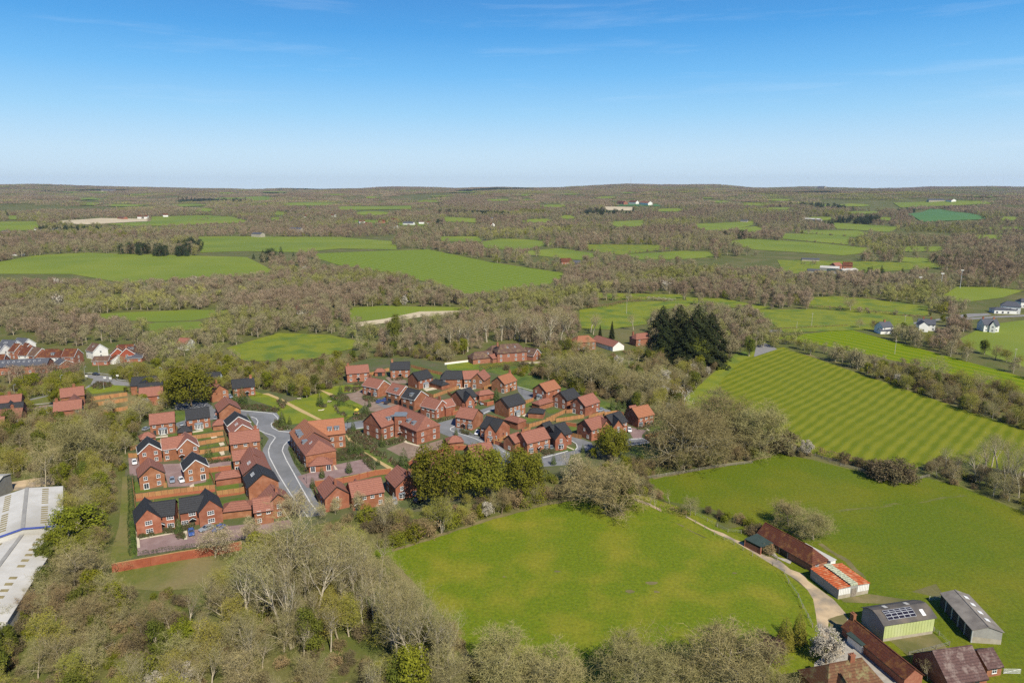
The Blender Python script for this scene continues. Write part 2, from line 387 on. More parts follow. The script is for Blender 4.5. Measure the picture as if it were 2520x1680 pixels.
M['pv'] = mat('solar cell', (.022, .018, .03), (.016, .014, .024), 1.0, rough=.15, spec=.5)
M['green_felt'] = mat('green sheet roof', (.045, .07, .06), (.035, .055, .048), .6)
M['dark_wall'] = mat('tarred boards', (.075, .065, .055), (.05, .045, .04), 1.5)
M['yellow'] = mat('yellow paint', (.75, .60, .08))
M['brown_wood'] = mat('brown timber', (.28, .17, .09))
M['ground'] = mat('woodland floor', (.09, .11, .02), (.11, .11, .03), .12, fine=.25, c3=(.15, .135, .05), s3=.03, detail=9)

# vegetation colours
def leafmat(name, c1, c2, rand=.18, c3=None, s3=.004):
    m = mat(name, c1, c2, .9, rough=.9, spec=.06, rand=rand, c3=c3, s3=s3)
    return m
V = {}
V['bark'] = mat('pale bark', (.47, .41, .30), (.33, .28, .19), 1.2, spec=.1)
V['bark_pale'] = mat('silvery bark', (.52, .46, .34), (.37, .32, .23), 1.2, spec=.1)
V['bark_dark'] = mat('brown bark', (.20, .155, .10), (.14, .11, .07), 1.2, spec=.1)
V['twig'] = leafmat('grey brown twigs', (.34, .30, .135), (.24, .21, .09))
V['twig_olive'] = leafmat('olive budding twigs', (.32, .30, .085), (.235, .22, .06))
V['twig_brown'] = leafmat('warm brown twigs', (.285, .22, .105), (.205, .155, .07))
V['bud'] = leafmat('buff catkins', (.52, .44, .26), (.42, .36, .20))
V['leaf'] = leafmat('olive leaves', (.165, .165, .018), (.10, .11, .012))
V['leaf_spring'] = leafmat('spring leaves', (.19, .195, .018), (.115, .13, .012))
V['leaf_yellow'] = leafmat('yellow green leaves', (.28, .265, .03), (.20, .20, .022))
V['ivy'] = leafmat('ivy', (.125, .14, .022), (.07, .085, .014))
V['conifer'] = leafmat('dark conifer', (.04, .048, .017), (.022, .03, .011))
V['cypress'] = leafmat('golden cypress', (.24, .21, .035), (.13, .13, .02), rand=.05)
V['blossom'] = leafmat('white blossom', (.50, .46, .38), (.32, .28, .20), rand=.06)
V['blossom_buff'] = leafmat('buff blossom', (.58, .49, .31), (.46, .38, .23), rand=.06)
V['purple'] = leafmat('purple leaves', (.10, .04, .045), (.065, .03, .035), rand=.05)
V['young'] = leafmat('young tree leaves', (.10, .135, .035), (.06, .085, .025))
V['twig_dense'] = leafmat('dense grey brown twigs', (.315, .275, .12), (.215, .185, .075))
V['thicket'] = leafmat('dark thicket twigs', (.175, .14, .075), (.12, .10, .05))
V['hedge'] = leafmat('hedge leaves', (.055, .085, .02), (.035, .06, .015))
V['shrubg'] = leafmat('shrub leaves', (.08, .095, .035), (.12, .10, .055))
V['far_brown'] = leafmat('far brown wood', (.285, .215, .14), (.215, .16, .10), .14, c3=(.335, .265, .165))
V['far_grey'] = leafmat('far grey wood', (.305, .265, .145), (.24, .21, .11), .12, c3=(.255, .225, .13))
V['far_olive'] = leafmat('far olive wood', (.26, .26, .08), (.20, .20, .06), .14, c3=(.36, .34, .11))
V['far_dark'] = leafmat('far dark wood', (.045, .06, .028), (.03, .045, .02), .2)

# ------------------------------------------------------------------ ground and fields
def grid_ground():
    rad = np.concatenate([[0.0], np.geomspace(20, 14000, 190)])
    na = 400
    ang = np.linspace(0, 2 * np.pi, na, endpoint=False)
    vs = [(0, 0, 0)]
    for r in rad[1:]:
        x = r * np.sin(ang); y = r * np.cos(ang); z = height(x, y)
        vs.extend(zip(x.tolist(), y.tolist(), z.tolist()))
    fs = [(0, 1 + (i + 1) % na, 1 + i) for i in range(na)]
    for k in range(len(rad) - 2):
        a = 1 + k * na; b = a + na
        fs.extend([(a + i, a + (i + 1) % na, b + (i + 1) % na, b + i) for i in range(na)])
    me = bpy.data.meshes.new('ground'); me.from_pydata(vs, [], fs); me.materials.append(M['ground'])
    for p in me.polygons: p.use_smooth = True
    return tag(link('ground', me), kind='structure')
grid_ground()

def densify(poly, step):
    out = []
    for i, a in enumerate(poly):
        b = poly[(i + 1) % len(poly)]; n = max(1, int((b - a).length / step))
        out.extend([a.lerp(b, k / n) for k in range(n)])
    return out

def sheet(name, pxs, m, z=.02, label=None, cat=None, kind='structure', world_pts=None, thick=0):
    """A flat sheet on the ground from an outline; far ones are draped over the terrain."""
    poly = world_pts or [P(x, y) for x, y in pxs]
    poly = [Vector((p[0], p[1], 0)) for p in poly]
    far = max(p.length for p in poly) > 850
    mb = MB()
    if not far:
        tris = tessellate_polygon([poly])
        mb.v = [(p.x, p.y, z) for p in poly]; mb.f = [tuple(t) for t in tris]; mb.m = [0] * len(tris)
    else:
        import bmesh
        bm = bmesh.new(); vs = [bm.verts.new((p.x, p.y, 0)) for p in poly]
        for t in tessellate_polygon([poly]):
            try: bm.faces.new([vs[i] for i in t])
            except ValueError: pass
        x0, x1 = min(p.x for p in poly), max(p.x for p in poly); y0, y1 = min(p.y for p in poly), max(p.y for p in poly)
        st = max(24.0, max(x1 - x0, y1 - y0) / 34)
        for ax, lo, hi in ((0, x0, x1), (1, y0, y1)):
            k = lo + st
            while k < hi:
                co = (k, 0, 0) if ax == 0 else (0, k, 0); no = (1, 0, 0) if ax == 0 else (0, 1, 0)
                bmesh.ops.bisect_plane(bm, geom=bm.verts[:] + bm.edges[:] + bm.faces[:], plane_co=co, plane_no=no)
                k += st
        dd = 0.12 + .14 * (math.hypot((x0 + x1) / 2, (y0 + y1) / 2) / 1000.0) ** 2
        for v in bm.verts: v.co.z = h1(v.co.x, v.co.y) + dd
        me = bpy.data.meshes.new(name); bm.to_mesh(me); bm.free(); me.materials.append(m)
        me_o = link(name, me)
        for p in me.polygons:
            if p.normal.z < 0: p.flip()
        return tag(me_o, label, cat, kind=kind)
    o = mb.build(name, m)
    for p in o.data.polygons:
        if p.normal.z < 0: p.flip()
    return tag(o, label, cat, kind=kind)

FZ = [0.0]
KEEP_OUT = []          # outlines (pixels of the photograph) where no wood grows
def field(name, z, c, m, zz=.02, keep=True):
    px = pts(z, *c)
    if keep: KEEP_OUT.append(px)
    FZ[0] += .001
    return sheet(name, px, M[m], zz + FZ[0])

near = pts(ZV, (850, 1275), (865, 1262), (960, 1243), (1100, 1197), (1250, 1157), (1350, 1142), (1470, 1166), (1565, 1198), (1702, 1262), (1812, 1324), (1868, 1392), (1880, 1470), (1860, 1600), (1700, 1750), (1200, 1750), (1110, 1560), (1060, 1470), (990, 1380))
field('near_meadow', ZV, [(x * 2352 / 2520, y * 2352 / 2520) for x, y in near], 'near_meadow')
field('east_meadow', ZV, [(1484, 1100), (1560, 1086), (1700, 1062), (1790, 1042), (1870, 1056), (2085, 1108), (2110, 1090), (2250, 1130), (2420, 1205), (2600, 1300), (2650, 1650), (2300, 1560), (2150, 1340), (1960, 1400), (1900, 1270), (1760, 1215), (1640, 1170), (1530, 1150)], 'east_meadow')
field('banded_field', ZV, [(1650, 880), (1700, 830), (1760, 802), (1800, 797), (1900, 832), (2352, 988), (2620, 1080), (2620, 1210), (2352, 1090), (2160, 1050), (2080, 1085), (1880, 1045), (1780, 1015), (1740, 950), (1690, 940)], 'stripe_field')
field('strip_field', ZV, [(1770, 775), (1950, 756), (2352, 866), (2650, 950), (2650, 1000), (2352, 905), (2100, 838), (1900, 795)], 'stripe_strip')
field('roadside_field', ZV, [(2270, 745), (2352, 735), (2700, 735), (2700, 900), (2352, 842), (2260, 812), (2200, 780)], 'far_green')
field('green_slope', ZV, [(1545, 940), (1620, 872), (1690, 812), (1775, 792), (1740, 860), (1720, 940), (1770, 985), (1700, 985), (1640, 965)], 'lawn_bright', .012)
FAR = [
 ('pasture', ZQ, [(-300, 600), (0, 572), (250, 528), (600, 510), (1000, 523), (1700, 540), (1900, 640), (1650, 672), (1300, 690), (860, 720), (500, 700), (0, 690), (-300, 690)], 'far_green'),
 ('ploughed_field', ZQ, [(340, 293), (700, 272), (1030, 278), (1040, 294), (680, 314), (560, 317), (430, 307)], 'pale'),
 ('pasture', ZQ, [(1040, 263), (1400, 253), (1600, 263), (1720, 302), (1500, 310), (1200, 325), (900, 327), (720, 314), (1035, 296)], 'far_green'),
 ('pasture', ZQ, [(-200, 302), (250, 295), (290, 320), (240, 355), (-200, 370)], 'far_green'),
 ('park_field', ZQ, [(1370, 400), (1600, 397), (2352, 402), (2700, 430), (2700, 455), (2352, 480), (2080, 508), (1700, 500), (1380, 510)], 'far_green'),
 ('pasture', ZQ, [(560, 940), (900, 918), (1310, 903), (1600, 905), (1600, 925), (1330, 975), (1080, 985), (700, 965)], 'far_green'),
 ('pasture', ZQ, [(1080, 990), (1380, 982), (1420, 1030), (1050, 1060), (900, 1020)], 'far_green'),
 ('pasture', ZQ, [(1690, 128), (1870, 122), (1900, 150), (1700, 160)], 'far_green'),
 ('pasture', ZQ, [(470, 140), (640, 132), (760, 142), (560, 152)], 'far_green'),
 ('pasture', ZQ, [(1170, 178), (1450, 180), (1480, 192), (1200, 194)], 'far_green'),
 ('pasture', ZQ, [(1950, 170), (2200, 165), (2352, 175), (2200, 190), (1960, 188)], 'far_green'),
 ('banded_pasture', ZS, [(-260, 520), (0, 508), (300, 496), (600, 487), (760, 520), (1000, 570), (1200, 600), (1560, 655), (1440, 725), (1180, 760), (960, 800), (820, 790), (700, 740), (350, 650), (0, 600)], 'stripe_far'),
 ('pasture', ZS, [(650, 400), (940, 398), (970, 432), (700, 432)], 'far_green'),
 ('pasture', ZS, [(910, 445), (1100, 413), (1300, 420), (1490, 447), (1210, 495), (1000, 475)], 'far_green'),
 ('pasture', ZS, [(1240, 503), (1500, 478), (1830, 530), (1640, 560), (1300, 525)], 'far_green'),
 ('dry_pasture', ZS, [(1670, 453), (2200, 458), (2270, 482), (1930, 525), (1700, 493)], 'lawn_bright'),
 ('pasture', ZS, [(1960, 522), (2352, 498), (2560, 505), (2560, 540), (2352, 555), (2050, 555)], 'far_green'),
 ('pasture', ZS, [(-260, 425), (0, 428), (380, 458), (380, 490), (0, 482), (-200, 500)], 'far_green'),
 ('pasture', ZS, [(700, 262), (940, 278), (930, 303), (720, 298)], 'far_green'),
 ('pasture', ZS, [(1820, 298), (2100, 285), (2060, 328), (1900, 333)], 'far_green'),
 ('pasture', ZS, [(-40, 193), (480, 188), (490, 212), (0, 218)], 'far_green'),
 ('ploughed_field', ZS, [(1810, 193), (2020, 198), (2000, 222), (1830, 218)], 'pale'),
 ('pasture', ZS, [(1890, 172), (2220, 178), (2200, 192), (1900, 190)], 'far_bluegreen'),
 ('pasture', ZS, [(1000, 145), (1150, 143), (1150, 155), (1010, 156)], 'far_green'),
 ('pasture', ZS, [(1740, 125), (1900, 122), (1880, 138), (1760, 138)], 'far_green'),
 ('mown_strip', ZS, [(60, 888), (300, 876), (800, 886), (1060, 882), (900, 905), (600, 915), (300, 965), (60, 990)], 'far_green'),
 ('dry_bank', ZS, [(100, 990), (300, 965), (540, 915), (870, 908), (880, 925), (560, 950), (200, 1010), (60, 1020)], 'pale'),
 ('pasture', ZS, [(1760, 788), (2352, 798), (2352, 835), (1750, 835)], 'lawn_bright'),
 ('pasture', ZS, [(1640, 905), (1950, 850), (2400, 838), (2400, 880), (2150, 905), (2110, 1000), (1850, 1040), (1640, 1030)], 'lawn_bright'),
 ('pasture', ZT, [(270, 440), (450, 413), (900, 440), (1300, 480), (1330, 505), (1100, 530), (850, 510), (500, 490)], 'far_green'),
 ('pasture', ZT, [(690, 378), (1150, 388), (1140, 455), (900, 435), (690, 415)], 'far_green'),
 ('pasture', ZT, [(310, 348), (500, 328), (570, 350), (500, 372)], 'far_green'),
 ('pasture', ZT, [(720, 350), (1200, 358), (1320, 380), (1180, 405), (860, 378)], 'far_green'),
 ('pasture', ZT, [(1030, 303), (1490, 333), (1430, 370), (1060, 348)], 'far_green'),
 ('pasture', ZT, [(90, 312), (490, 293), (480, 322), (250, 362), (100, 350)], 'far_green'),
 ('wheat_field', ZT, [(1450, 168), (1800, 153), (2140, 158), (2110, 178), (1500, 200)], 'far_green'),
 ('wheat_field', ZT, [(1550, 247), (1700, 205), (1800, 215), (1980, 240), (2110, 282), (1650, 300)], 'far_bluegreen'),
 ('pasture', ZT, [(2000, 388), (2230, 388), (2200, 418), (2020, 412)], 'far_green'),
 ('pasture', ZT, [(2080, 335), (2352, 333), (2352, 350), (2100, 352)], 'far_green'),
 ('pasture', ZT, [(1550, 468), (1830, 468), (1760, 500), (1500, 505)], 'far_green'),
 ('pasture', ZT, [(1490, 538), (1720, 548), (1710, 590), (1500, 570)], 'far_green'),
 ('pasture', ZT, [(-100, 508), (220, 518), (210, 545), (-100, 545)], 'far_green'),
 ('farm_pasture', ZT, [(650, 560), (1250, 570), (1900, 588), (1900, 605), (1300, 645), (700, 655)], 'lawn_bright'),
 ('sports_field', ZT, [(1750, 830), (1890, 745), (2130, 748), (2352, 770), (2200, 820), (1950, 850)], 'far_green'),
 ('pasture', ZT, [(890, 820), (1060, 812), (1250, 825), (1690, 880), (1690, 945), (1300, 930), (860, 885)], 'lawn_bright'),
 ('pasture', ZT, [(480, 905), (900, 898), (1580, 950), (1600, 1030), (1000, 1050), (700, 1060), (620, 1000)], 'lawn_bright'),
 ('pasture', ZT, [(20, 815), (300, 830), (560, 880), (660, 890), (480, 905), (300, 880), (30, 860)], 'lawn_bright'),
 ('pasture', ZV, [(520, 800), (640, 765), (760, 770), (850, 790), (700, 830), (560, 830)], 'lawn_bright'),
]
for i, (nm, z, c, m) in enumerate(FAR):
    field(nm, z, c, m, zz=.02 + .004 * (i + 1))

for i in range(95):                             # narrow strips of pasture showing between the distant woods
    cx, cy = random.uniform(20, 2500), 473 + 85 * random.random() ** 1.3
    if any(min(p[0] for p in k) - 30 < cx < max(p[0] for p in k) + 30 and min(p[1] for p in k) - 6 < cy < max(p[1] for p in k) + 6 for k in KEEP_OUT): continue
    wd, hg = random.uniform(14, 55), (cy - 462) * random.uniform(.035, .075) + .8
    tl = random.uniform(-.3, .3) * hg
    px_ = [(cx - wd, cy + tl), (cx - wd * .4, cy - hg), (cx + wd * .5, cy - hg * .9 - tl), (cx + wd, cy - tl), (cx + wd * .4, cy + hg), (cx - wd * .6, cy + hg * .8)]
    field('distant_pasture', zone(0, 0, 1), px_, random.choice(['far_green', 'far_green', 'far_green', 'far_bluegreen', 'lawn_bright'] if i % 3 else ['far_green']))
# ------------------------------------------------------------------ estate ground, roads, paving
LAID = []
def lay(name, z, c, m, keep=False, dz=.006):
    px = pts(z, *c)
    if keep: KEEP_OUT.append(px)
    x0, x1, y0, y1 = min(p[0] for p in px), max(p[0] for p in px), min(p[1] for p in px), max(p[1] for p in px)
    h_ = max([.045] + [k[4] + dz for k in LAID if k[0] < x1 and k[1] > x0 and k[2] < y1 and k[3] > y0])
    LAID.append((x0, x1, y0, y1, h_))
    return sheet(name, px, M[m], h_)

ESTATE = [(270, 1392), (303, 1240), (310, 1130), (345, 1040), (420, 1000), (470, 985), (560, 960), (640, 957), (750, 982), (790, 965), (844, 945), (851, 898), (905, 882), (1010, 880), (1100, 895), (1190, 905), (1270, 922), (1380, 945), (1484, 985), (1540, 1005), (1620, 1030), (1680, 1085), (1660, 1122), (1549, 1132), (1440, 1152), (1300, 1180), (1160, 1240), (1029, 1258), (900, 1262), (780, 1290), (700, 1330), (600, 1352), (500, 1376), (330, 1392)]
KEEP_OUT.append(ESTATE)
sheet('estate_ground', ESTATE, M['estate'], .03)
lay('grass_strip', ZM, [(1390, 240), (1480, 240), (1500, 500), (1510, 1160), (1250, 1230), (1270, 1060), (1350, 800), (1375, 500)], 'rough', True)
lay('rough_lawn', ZM, [(1250, 1230), (2400, 1120), (2700, 1100), (2600, 1290), (2300, 1500), (1800, 1540), (1330, 1500), (1250, 1270)], 'rough', True)
# street surfaces
KERBS = []
def road(name, z, c, m='tarmac', kerb=()):
    o = lay(name, z, c, m)
    if kerb: KERBS.append([z(*p) for p in kerb])
    return o
left_line = [(1560, 765), (1610, 780), (1637, 815), (1618, 880), (1640, 915), (1720, 950), (1800, 975), (1835, 1000), (1775, 1085), (1755, 1150), (1765, 1220), (1870, 1420), (1960, 1568), (2060, 1720), (2200, 1900)]
right_line = [(1430, 690), (1740, 718), (1810, 730), (1862, 780), (1850, 810), (1800, 830), (1785, 850), (1800, 890), (1870, 925), (2010, 940)]
right_line2 = [(1990, 1030), (1930, 1090), (1912, 1150), (1960, 1260), (2040, 1400), (2130, 1568), (2230, 1740), (2340, 1880)]
road('estate_pavement', ZA, [(1080, 640), (1180, 690), (1430, 685), (1900, 720), (2020, 930), (2040, 1040), (1975, 1130), (2050, 1300), (2230, 1568), (2400, 1880), (2100, 1900), (1870, 1600), (1700, 1250), (1690, 1130), (1760, 1010), (1640, 900), (1540, 760), (1180, 790), (690, 850), (900, 700)])
road('estate_road', ZA, [(1200, 700)] + right_line + right_line2 + left_line[::-1] + [(1480, 740), (1200, 760)])
KERBS.append(pts(ZA, *left_line)); KERBS.append(pts(ZA, *right_line)); KERBS.append(pts(ZA, *right_line2))
road('side_road', ZC, [(240, 930), (870, 835), (1100, 800), (1250, 800), (1250, 860), (1100, 885), (890, 920), (300, 1030)], kerb=[(890, 918), (1100, 883)])
road('mews_road', ZE, [(1140, 940), (1385, 870), (1420, 960), (1640, 1075), (1800, 1150), (2010, 1270), (1970, 1400), (1890, 1350), (1800, 1200), (1560, 1180), (1170, 1020)], kerb=[(1800, 1165), (1985, 1290)])
KERBS.append(pts(ZE, (1385, 960), (1330, 985), (1330, 1010), (1400, 1035), (1600, 1100), (1690, 1140)))
road('mews_road', ZE, [(1630, 790), (1830, 725), (1850, 770), (1700, 835)], kerb=[(1690, 825), (1820, 765)])
road('close_road', ZF, [(425, 505), (610, 555), (615, 640), (520, 665), (440, 570)], kerb=[(440, 515), (600, 560)])
road('close_road', ZF, [(1040, 1060), (1275, 1150), (1290, 1200), (1200, 1250), (1030, 1290), (1000, 1400), (720, 1420), (700, 1310), (850, 1270), (1000, 1240), (1110, 1210), (1100, 1170), (1045, 1120)], kerb=[(720, 1320), (860, 1285), (1000, 1245)])
KERBS.append(pts(ZF, (1045, 1130), (1100, 1165), (1110, 1205), (1090, 1230)))
road('close_road', ZF, [(100, 1120), (160, 1140), (330, 1260), (300, 1370), (240, 1330), (200, 1240)], kerb=[(140, 1165), (320, 1280)])
road('close_road', ZF, [(1350, 745), (1470, 770), (1500, 800), (1340, 830)])
road('close_road', ZF, [(1660, 1150), (1700, 1100), (1860, 1100), (1940, 1150), (1700, 1180), (1620, 1170)], kerb=[(1720, 1108), (1860, 1103), (1930, 1150), (1720, 1178)])
road('tarmac_yard', ZA, [(690, 600), (1060, 600), (1130, 650), (1080, 680), (700, 680)])
road('tarmac_yard', ZA, [(700, 850), (830, 790), (850, 900), (740, 900)])
road('block_paving', ZF, [(1670, 960), (1720, 975), (1900, 1010), (1845, 1060), (1845, 1100), (1750, 1110), (1720, 1060)], 'paving_pink')
road('block_paving', ZA, [(165, 1230), (300, 1230), (320, 1430), (180, 1425)], 'paving_pink')
road('block_paving', ZA, [(555, 1300), (1330, 1265), (1330, 1310), (1060, 1345), (1040, 1540), (620, 1560), (590, 1440)], 'paving_pink')
road('block_paving', ZB, [(262, 870), (700, 790), (800, 870), (840, 760), (1500, 690), (2000, 640), (2050, 720), (1500, 850), (1100, 920), (268, 1050)], 'paving_pink')
road('block_paving', ZC, [(330, 1440), (740, 1310), (1065, 1245), (1195, 1380), (840, 1440), (540, 1560), (440, 1568)], 'paving_pink')
road('block_paving', ZE, [(600, 1215), (820, 1135), (960, 1195), (1240, 1110), (1300, 1180), (1290, 1200), (1000, 1290), (880, 1330), (760, 1300)], 'paving_brown')
road('block_paving', ZE, [(20, 585), (140, 600), (260, 575), (290, 545), (350, 540), (370, 640), (440, 690), (630, 660), (800, 740), (700, 800), (420, 790), (400, 740), (270, 720), (150, 690), (190, 650), (170, 620), (60, 610)], 'paving_brown')
road('tarmac_bay', ZE, [(470, 700), (520, 690), (660, 735), (590, 760)], 'tarmac')
road('block_paving', ZE, [(590, 410), (640, 400), (830, 440), (830, 475), (660, 480)], 'paving_brown')
lay('kickabout_lawn', ZC, [(0, 520), (200, 600), (700, 460), (1080, 640), (1000, 720), (860, 820), (600, 800), (200, 860), (40, 640), (-190, 570), (-300, 430)], 'lawn_bright')
lay('front_lawn', ZC, [(620, 470), (760, 415), (900, 400), (1085, 400), (1085, 445), (960, 480), (740, 500)], 'lawn_bright')
lay('gravel_path', ZC, [(-70, 500), (0, 495), (150, 555), (350, 660), (620, 800), (560, 800), (330, 690), (120, 570), (0, 520)], 'path')
lay('gravel_path', ZC, [(580, 455), (620, 465), (740, 505), (700, 525), (640, 490)], 'path')
lay('gravel_path', ZC, [(875, 970), (910, 975), (960, 1040), (1100, 1130), (1280, 1255), (1440, 1350), (1400, 1380), (1260, 1290), (1080, 1160), (930, 1060)], 'path')
lay('footpath_verge', ZC, [(1010, 1110), (1120, 1120), (1500, 1320), (1420, 1345), (1250, 1250)], 'lawn')
# gardens
LAWNS = [(ZA, [(430, 1000), (720, 950), (740, 985), (470, 1030)]), (ZA, [(860, 940), (1100, 890), (1150, 925), (870, 970)]), (ZA, [(930, 1020), (1090, 985), (1105, 1005), (930, 1035)]),
 (ZA, [(970, 1110), (1190, 1060), (1210, 1090), (980, 1130)]), (ZA, [(1000, 1205), (1180, 1165), (1210, 1205), (1010, 1235)]), (ZA, [(690, 690), (810, 700), (810, 800), (700, 835)]),
 (ZA, [(905, 1530), (1100, 1490), (1120, 1530), (920, 1560)]), (ZA, [(1060, 1400), (1090, 1400), (1130, 1500), (1060, 1490)]), (ZB, [(215, 210), (310, 210), (330, 300), (560, 290), (250, 340)]),
 (ZB, [(1115, 100), (1190, 100), (1185, 190), (1140, 190)]), (ZB, [(1165, 265), (1415, 225), (1425, 280), (1180, 320)]), (ZB, [(1195, 420), (1490, 380), (1500, 430), (1230, 500)]),
 (ZB, [(250, 450), (680, 390), (720, 430), (250, 500)]), (ZB, [(690, 400), (740, 395), (745, 480), (720, 530)]), (ZB, [(170, 650), (240, 650), (270, 1030), (210, 1080)]),
 (ZE, [(890, 290), (960, 310), (1240, 345), (1240, 430), (1130, 380), (900, 340)]), (ZE, [(1690, 650), (1800, 620), (1820, 650), (1760, 670)]), (ZE, [(580, 1150), (680, 1090), (760, 1110), (620, 1170)]),
 (ZF, [(520, 700), (610, 690), (620, 740), (530, 750)]), (ZF, [(750, 780), (880, 765), (915, 790), (800, 825)]), (ZF, [(505, 880), (560, 850), (700, 870), (590, 915), (510, 915)]),
 (ZF, [(890, 860), (1000, 835), (1130, 840), (1000, 868)]), (ZF, [(990, 930), (1100, 945), (1100, 1010), (1050, 1020)]), (ZF, [(420, 370), (880, 480), (1100, 590), (1480, 700), (1540, 790), (1350, 750), (1340, 700), (900, 520), (610, 540), (430, 480)]),
 (ZF, [(1960, 860), (2200, 930), (2200, 1000), (1900, 1030), (1930, 980)]), (ZF, [(1730, 1200), (1950, 1150), (2200, 1180), (2180, 1280), (1850, 1310), (1700, 1260)]), (ZF, [(900, 1240), (990, 1200), (1090, 1200), (1085, 1235), (960, 1260)]),
 (ZF, [(1950, 1085), (2170, 1045), (2170, 1090), (2020, 1130)]), (ZC, [(725, 1190), (880, 1160), (880, 1210), (740, 1220)]), (ZC, [(40, 850), (110, 800), (260, 910), (120, 920)]), (ZD, [(1280, 330), (1370, 320), (1360, 390), (1330, 390)]), (ZE, [(1400, 1280), (1470, 1260), (1470, 1340), (1410, 1330)])]
for z, c in LAWNS: lay('garden_lawn', z, c, 'lawn')
PATIOS = [(ZA, [(440, 995), (610, 970), (615, 990), (460, 1005)]), (ZA, [(865, 935), (1015, 905), (1015, 925), (870, 948)]), (ZA, [(1095, 985), (1160, 975), (1175, 995), (1110, 1008)]), (ZA, [(1190, 1060), (1245, 1050), (1260, 1080), (1210, 1095)]),
 (ZA, [(1195, 1160), (1250, 1150), (1260, 1190), (1220, 1200)]), (ZA, [(860, 1545), (905, 1520), (920, 1568), (870, 1590)]), (ZB, [(240, 670), (268, 670), (300, 955), (268, 960)]), (ZB, [(295, 850), (700, 780), (705, 792), (300, 865)]),
 (ZB, [(780, 775), (830, 760), (835, 860), (800, 865)]), (ZE, [(1020, 540), (1140, 520), (1180, 540), (1060, 565)]), (ZE, [(1265, 520), (1360, 500), (1370, 515), (1290, 530)]), (ZE, [(1420, 530), (1500, 515), (1620, 545), (1480, 545)]),
 (ZF, [(480, 840), (540, 815), (580, 830), (510, 855)]), (ZE, [(800, 1090), (840, 1140), (1000, 1185), (960, 1190), (820, 1150), (700, 1085)]), (ZC, [(735, 1290), (790, 1360), (760, 1365)]), (ZF, [(980, 1180), (1080, 1225), (1065, 1232), (975, 1190)]), (ZF, [(1880, 970), (1940, 1010), (1920, 1015), (1875, 980)])]
for z, c in PATIOS: lay('patio', z, c, 'slab')
# kerbs: real upstands
mb = MB()
for line in KERBS:
    q = [P(*p) for p in line]
    for a, b in zip(q, q[1:]):
        d = (b - a).normalized() * .08
        mb.beam(a - d + Vector((0, 0, .13)), b + d + Vector((0, 0, .13)), .38, .13)
tag(mb.build('kerb', M['kerb']), kind='structure')

# country road with roundabout in the west, lane in the east, farm track
KEEP_OUT.append(pts(ZL, (930, 560), (1000, 545), (1250, 560), (1320, 610), (1500, 640), (1500, 720), (1480, 760), (1100, 790), (940, 760)))
lay('roundabout_verge', ZL, [(960, 700), (1150, 640), (1400, 680), (1480, 730), (1050, 780)], 'lawn_bright')
lay('country_road', ZL, [(940, 720), (1030, 670), (1060, 610), (985, 590), (980, 560), (1100, 565), (1270, 580), (1320, 625), (1500, 650), (1760, 660), (1760, 690), (1480, 690), (1300, 680), (1200, 640), (1120, 650), (1040, 690), (950, 735)], 'tarmac_dark', True)
lay('country_road', ZL, [(260, 855), (670, 765), (680, 775), (260, 870)], 'tarmac_dark', True)
lay('country_road', ZL, [(280, 905), (600, 870), (600, 885), (280, 915)], 'concrete', True)
lay('verge', ZL, [(260, 870), (680, 775), (680, 870), (280, 905)], 'rough', True)
lay('parking_court', ZL, [(325, 950), (480, 910), (610, 900), (620, 1020), (520, 1050), (340, 1000)], 'paving_pink', True)
lay('building_plot', ZL, [(1030, 800), (1440, 760), (1560, 850), (1560, 960), (1440, 1000), (1180, 1000), (1040, 880)], 'scrub', True)
lay('lane', ZR, [(-140, 425), (0, 418), (250, 405), (700, 385), (960, 372), (1330, 345), (1620, 300), (1640, 312), (1340, 360), (960, 388), (700, 402), (250, 420), (0, 436), (-140, 440)], 'tarmac_dark', True)
lay('car_park', ZR, [(1600, 300), (1800, 268), (1980, 265), (2020, 280), (1830, 300), (1700, 315)], 'tarmac_dark', True)
lay('lane', ZR, [(1780, 310), (2050, 290), (2500, 270), (2500, 285), (2060, 305), (1790, 325)], 'tarmac_dark', True)
lay('farm_grass', ZG, [(-50, 300), (500, 200), (1100, 500), (1700, 900), (2400, 1050), (3600, 1100), (3700, 2300), (900, 2300), (1000, 1568), (1100, 1400), (900, 900), (400, 560), (100, 380)], 'east_meadow')
lay('track_verge', ZG, [(-450, 100), (250, 400), (1100, 1100), (1100, 1568), (950, 1568), (850, 1100), (560, 720), (100, 520), (-450, 260)], 'near_meadow')
lay('track_verge', ZW, [(830, 720), (1000, 750), (1400, 880), (1560, 940), (1500, 1100), (1300, 990), (1000, 890), (860, 830)], 'near_meadow')
lay('farm_yard', ZK, [(480, 480), (620, 440), (900, 700), (1300, 1100), (1250, 1300), (300, 1300), (330, 900), (600, 700), (480, 600)], 'concrete')
lay('farm_track', ZG, [(-150, 280), (0, 330), (130, 400), (240, 440), (420, 560), (640, 640), (760, 740), (900, 790), (960, 870), (1100, 970), (1250, 1080), (1330, 1170), (1395, 1245), (1290, 1270), (1200, 1300), (1190, 1380), (1210, 1460), (1300, 1560), (1380, 1700), (1250, 1720), (1120, 1500), (1070, 1400), (1050, 1250), (1020, 1080), (960, 980), (860, 880), (720, 790), (560, 690), (400, 590), (220, 480), (100, 410), (-60, 345), (-420, 150), (-430, 130)], 'track', True)
lay('track', ZW, [(870, 755), (1000, 800), (1100, 850), (1100, 870), (990, 815), (860, 770)], 'track')
lay('dry_garden', ZK, [(1050, 690), (1480, 620), (1620, 770), (1600, 790), (1250, 850), (1100, 720)], 'scrub')
lay('yard_verge', ZK, [(460, 480), (640, 430), (660, 620), (600, 700), (500, 600)], 'scrub')
lay('tennis_court', zone(1230, 420, 1.823), [(1140, 835), (1245, 800), (1185, 770), (1150, 785)], 'tarmac_dark')
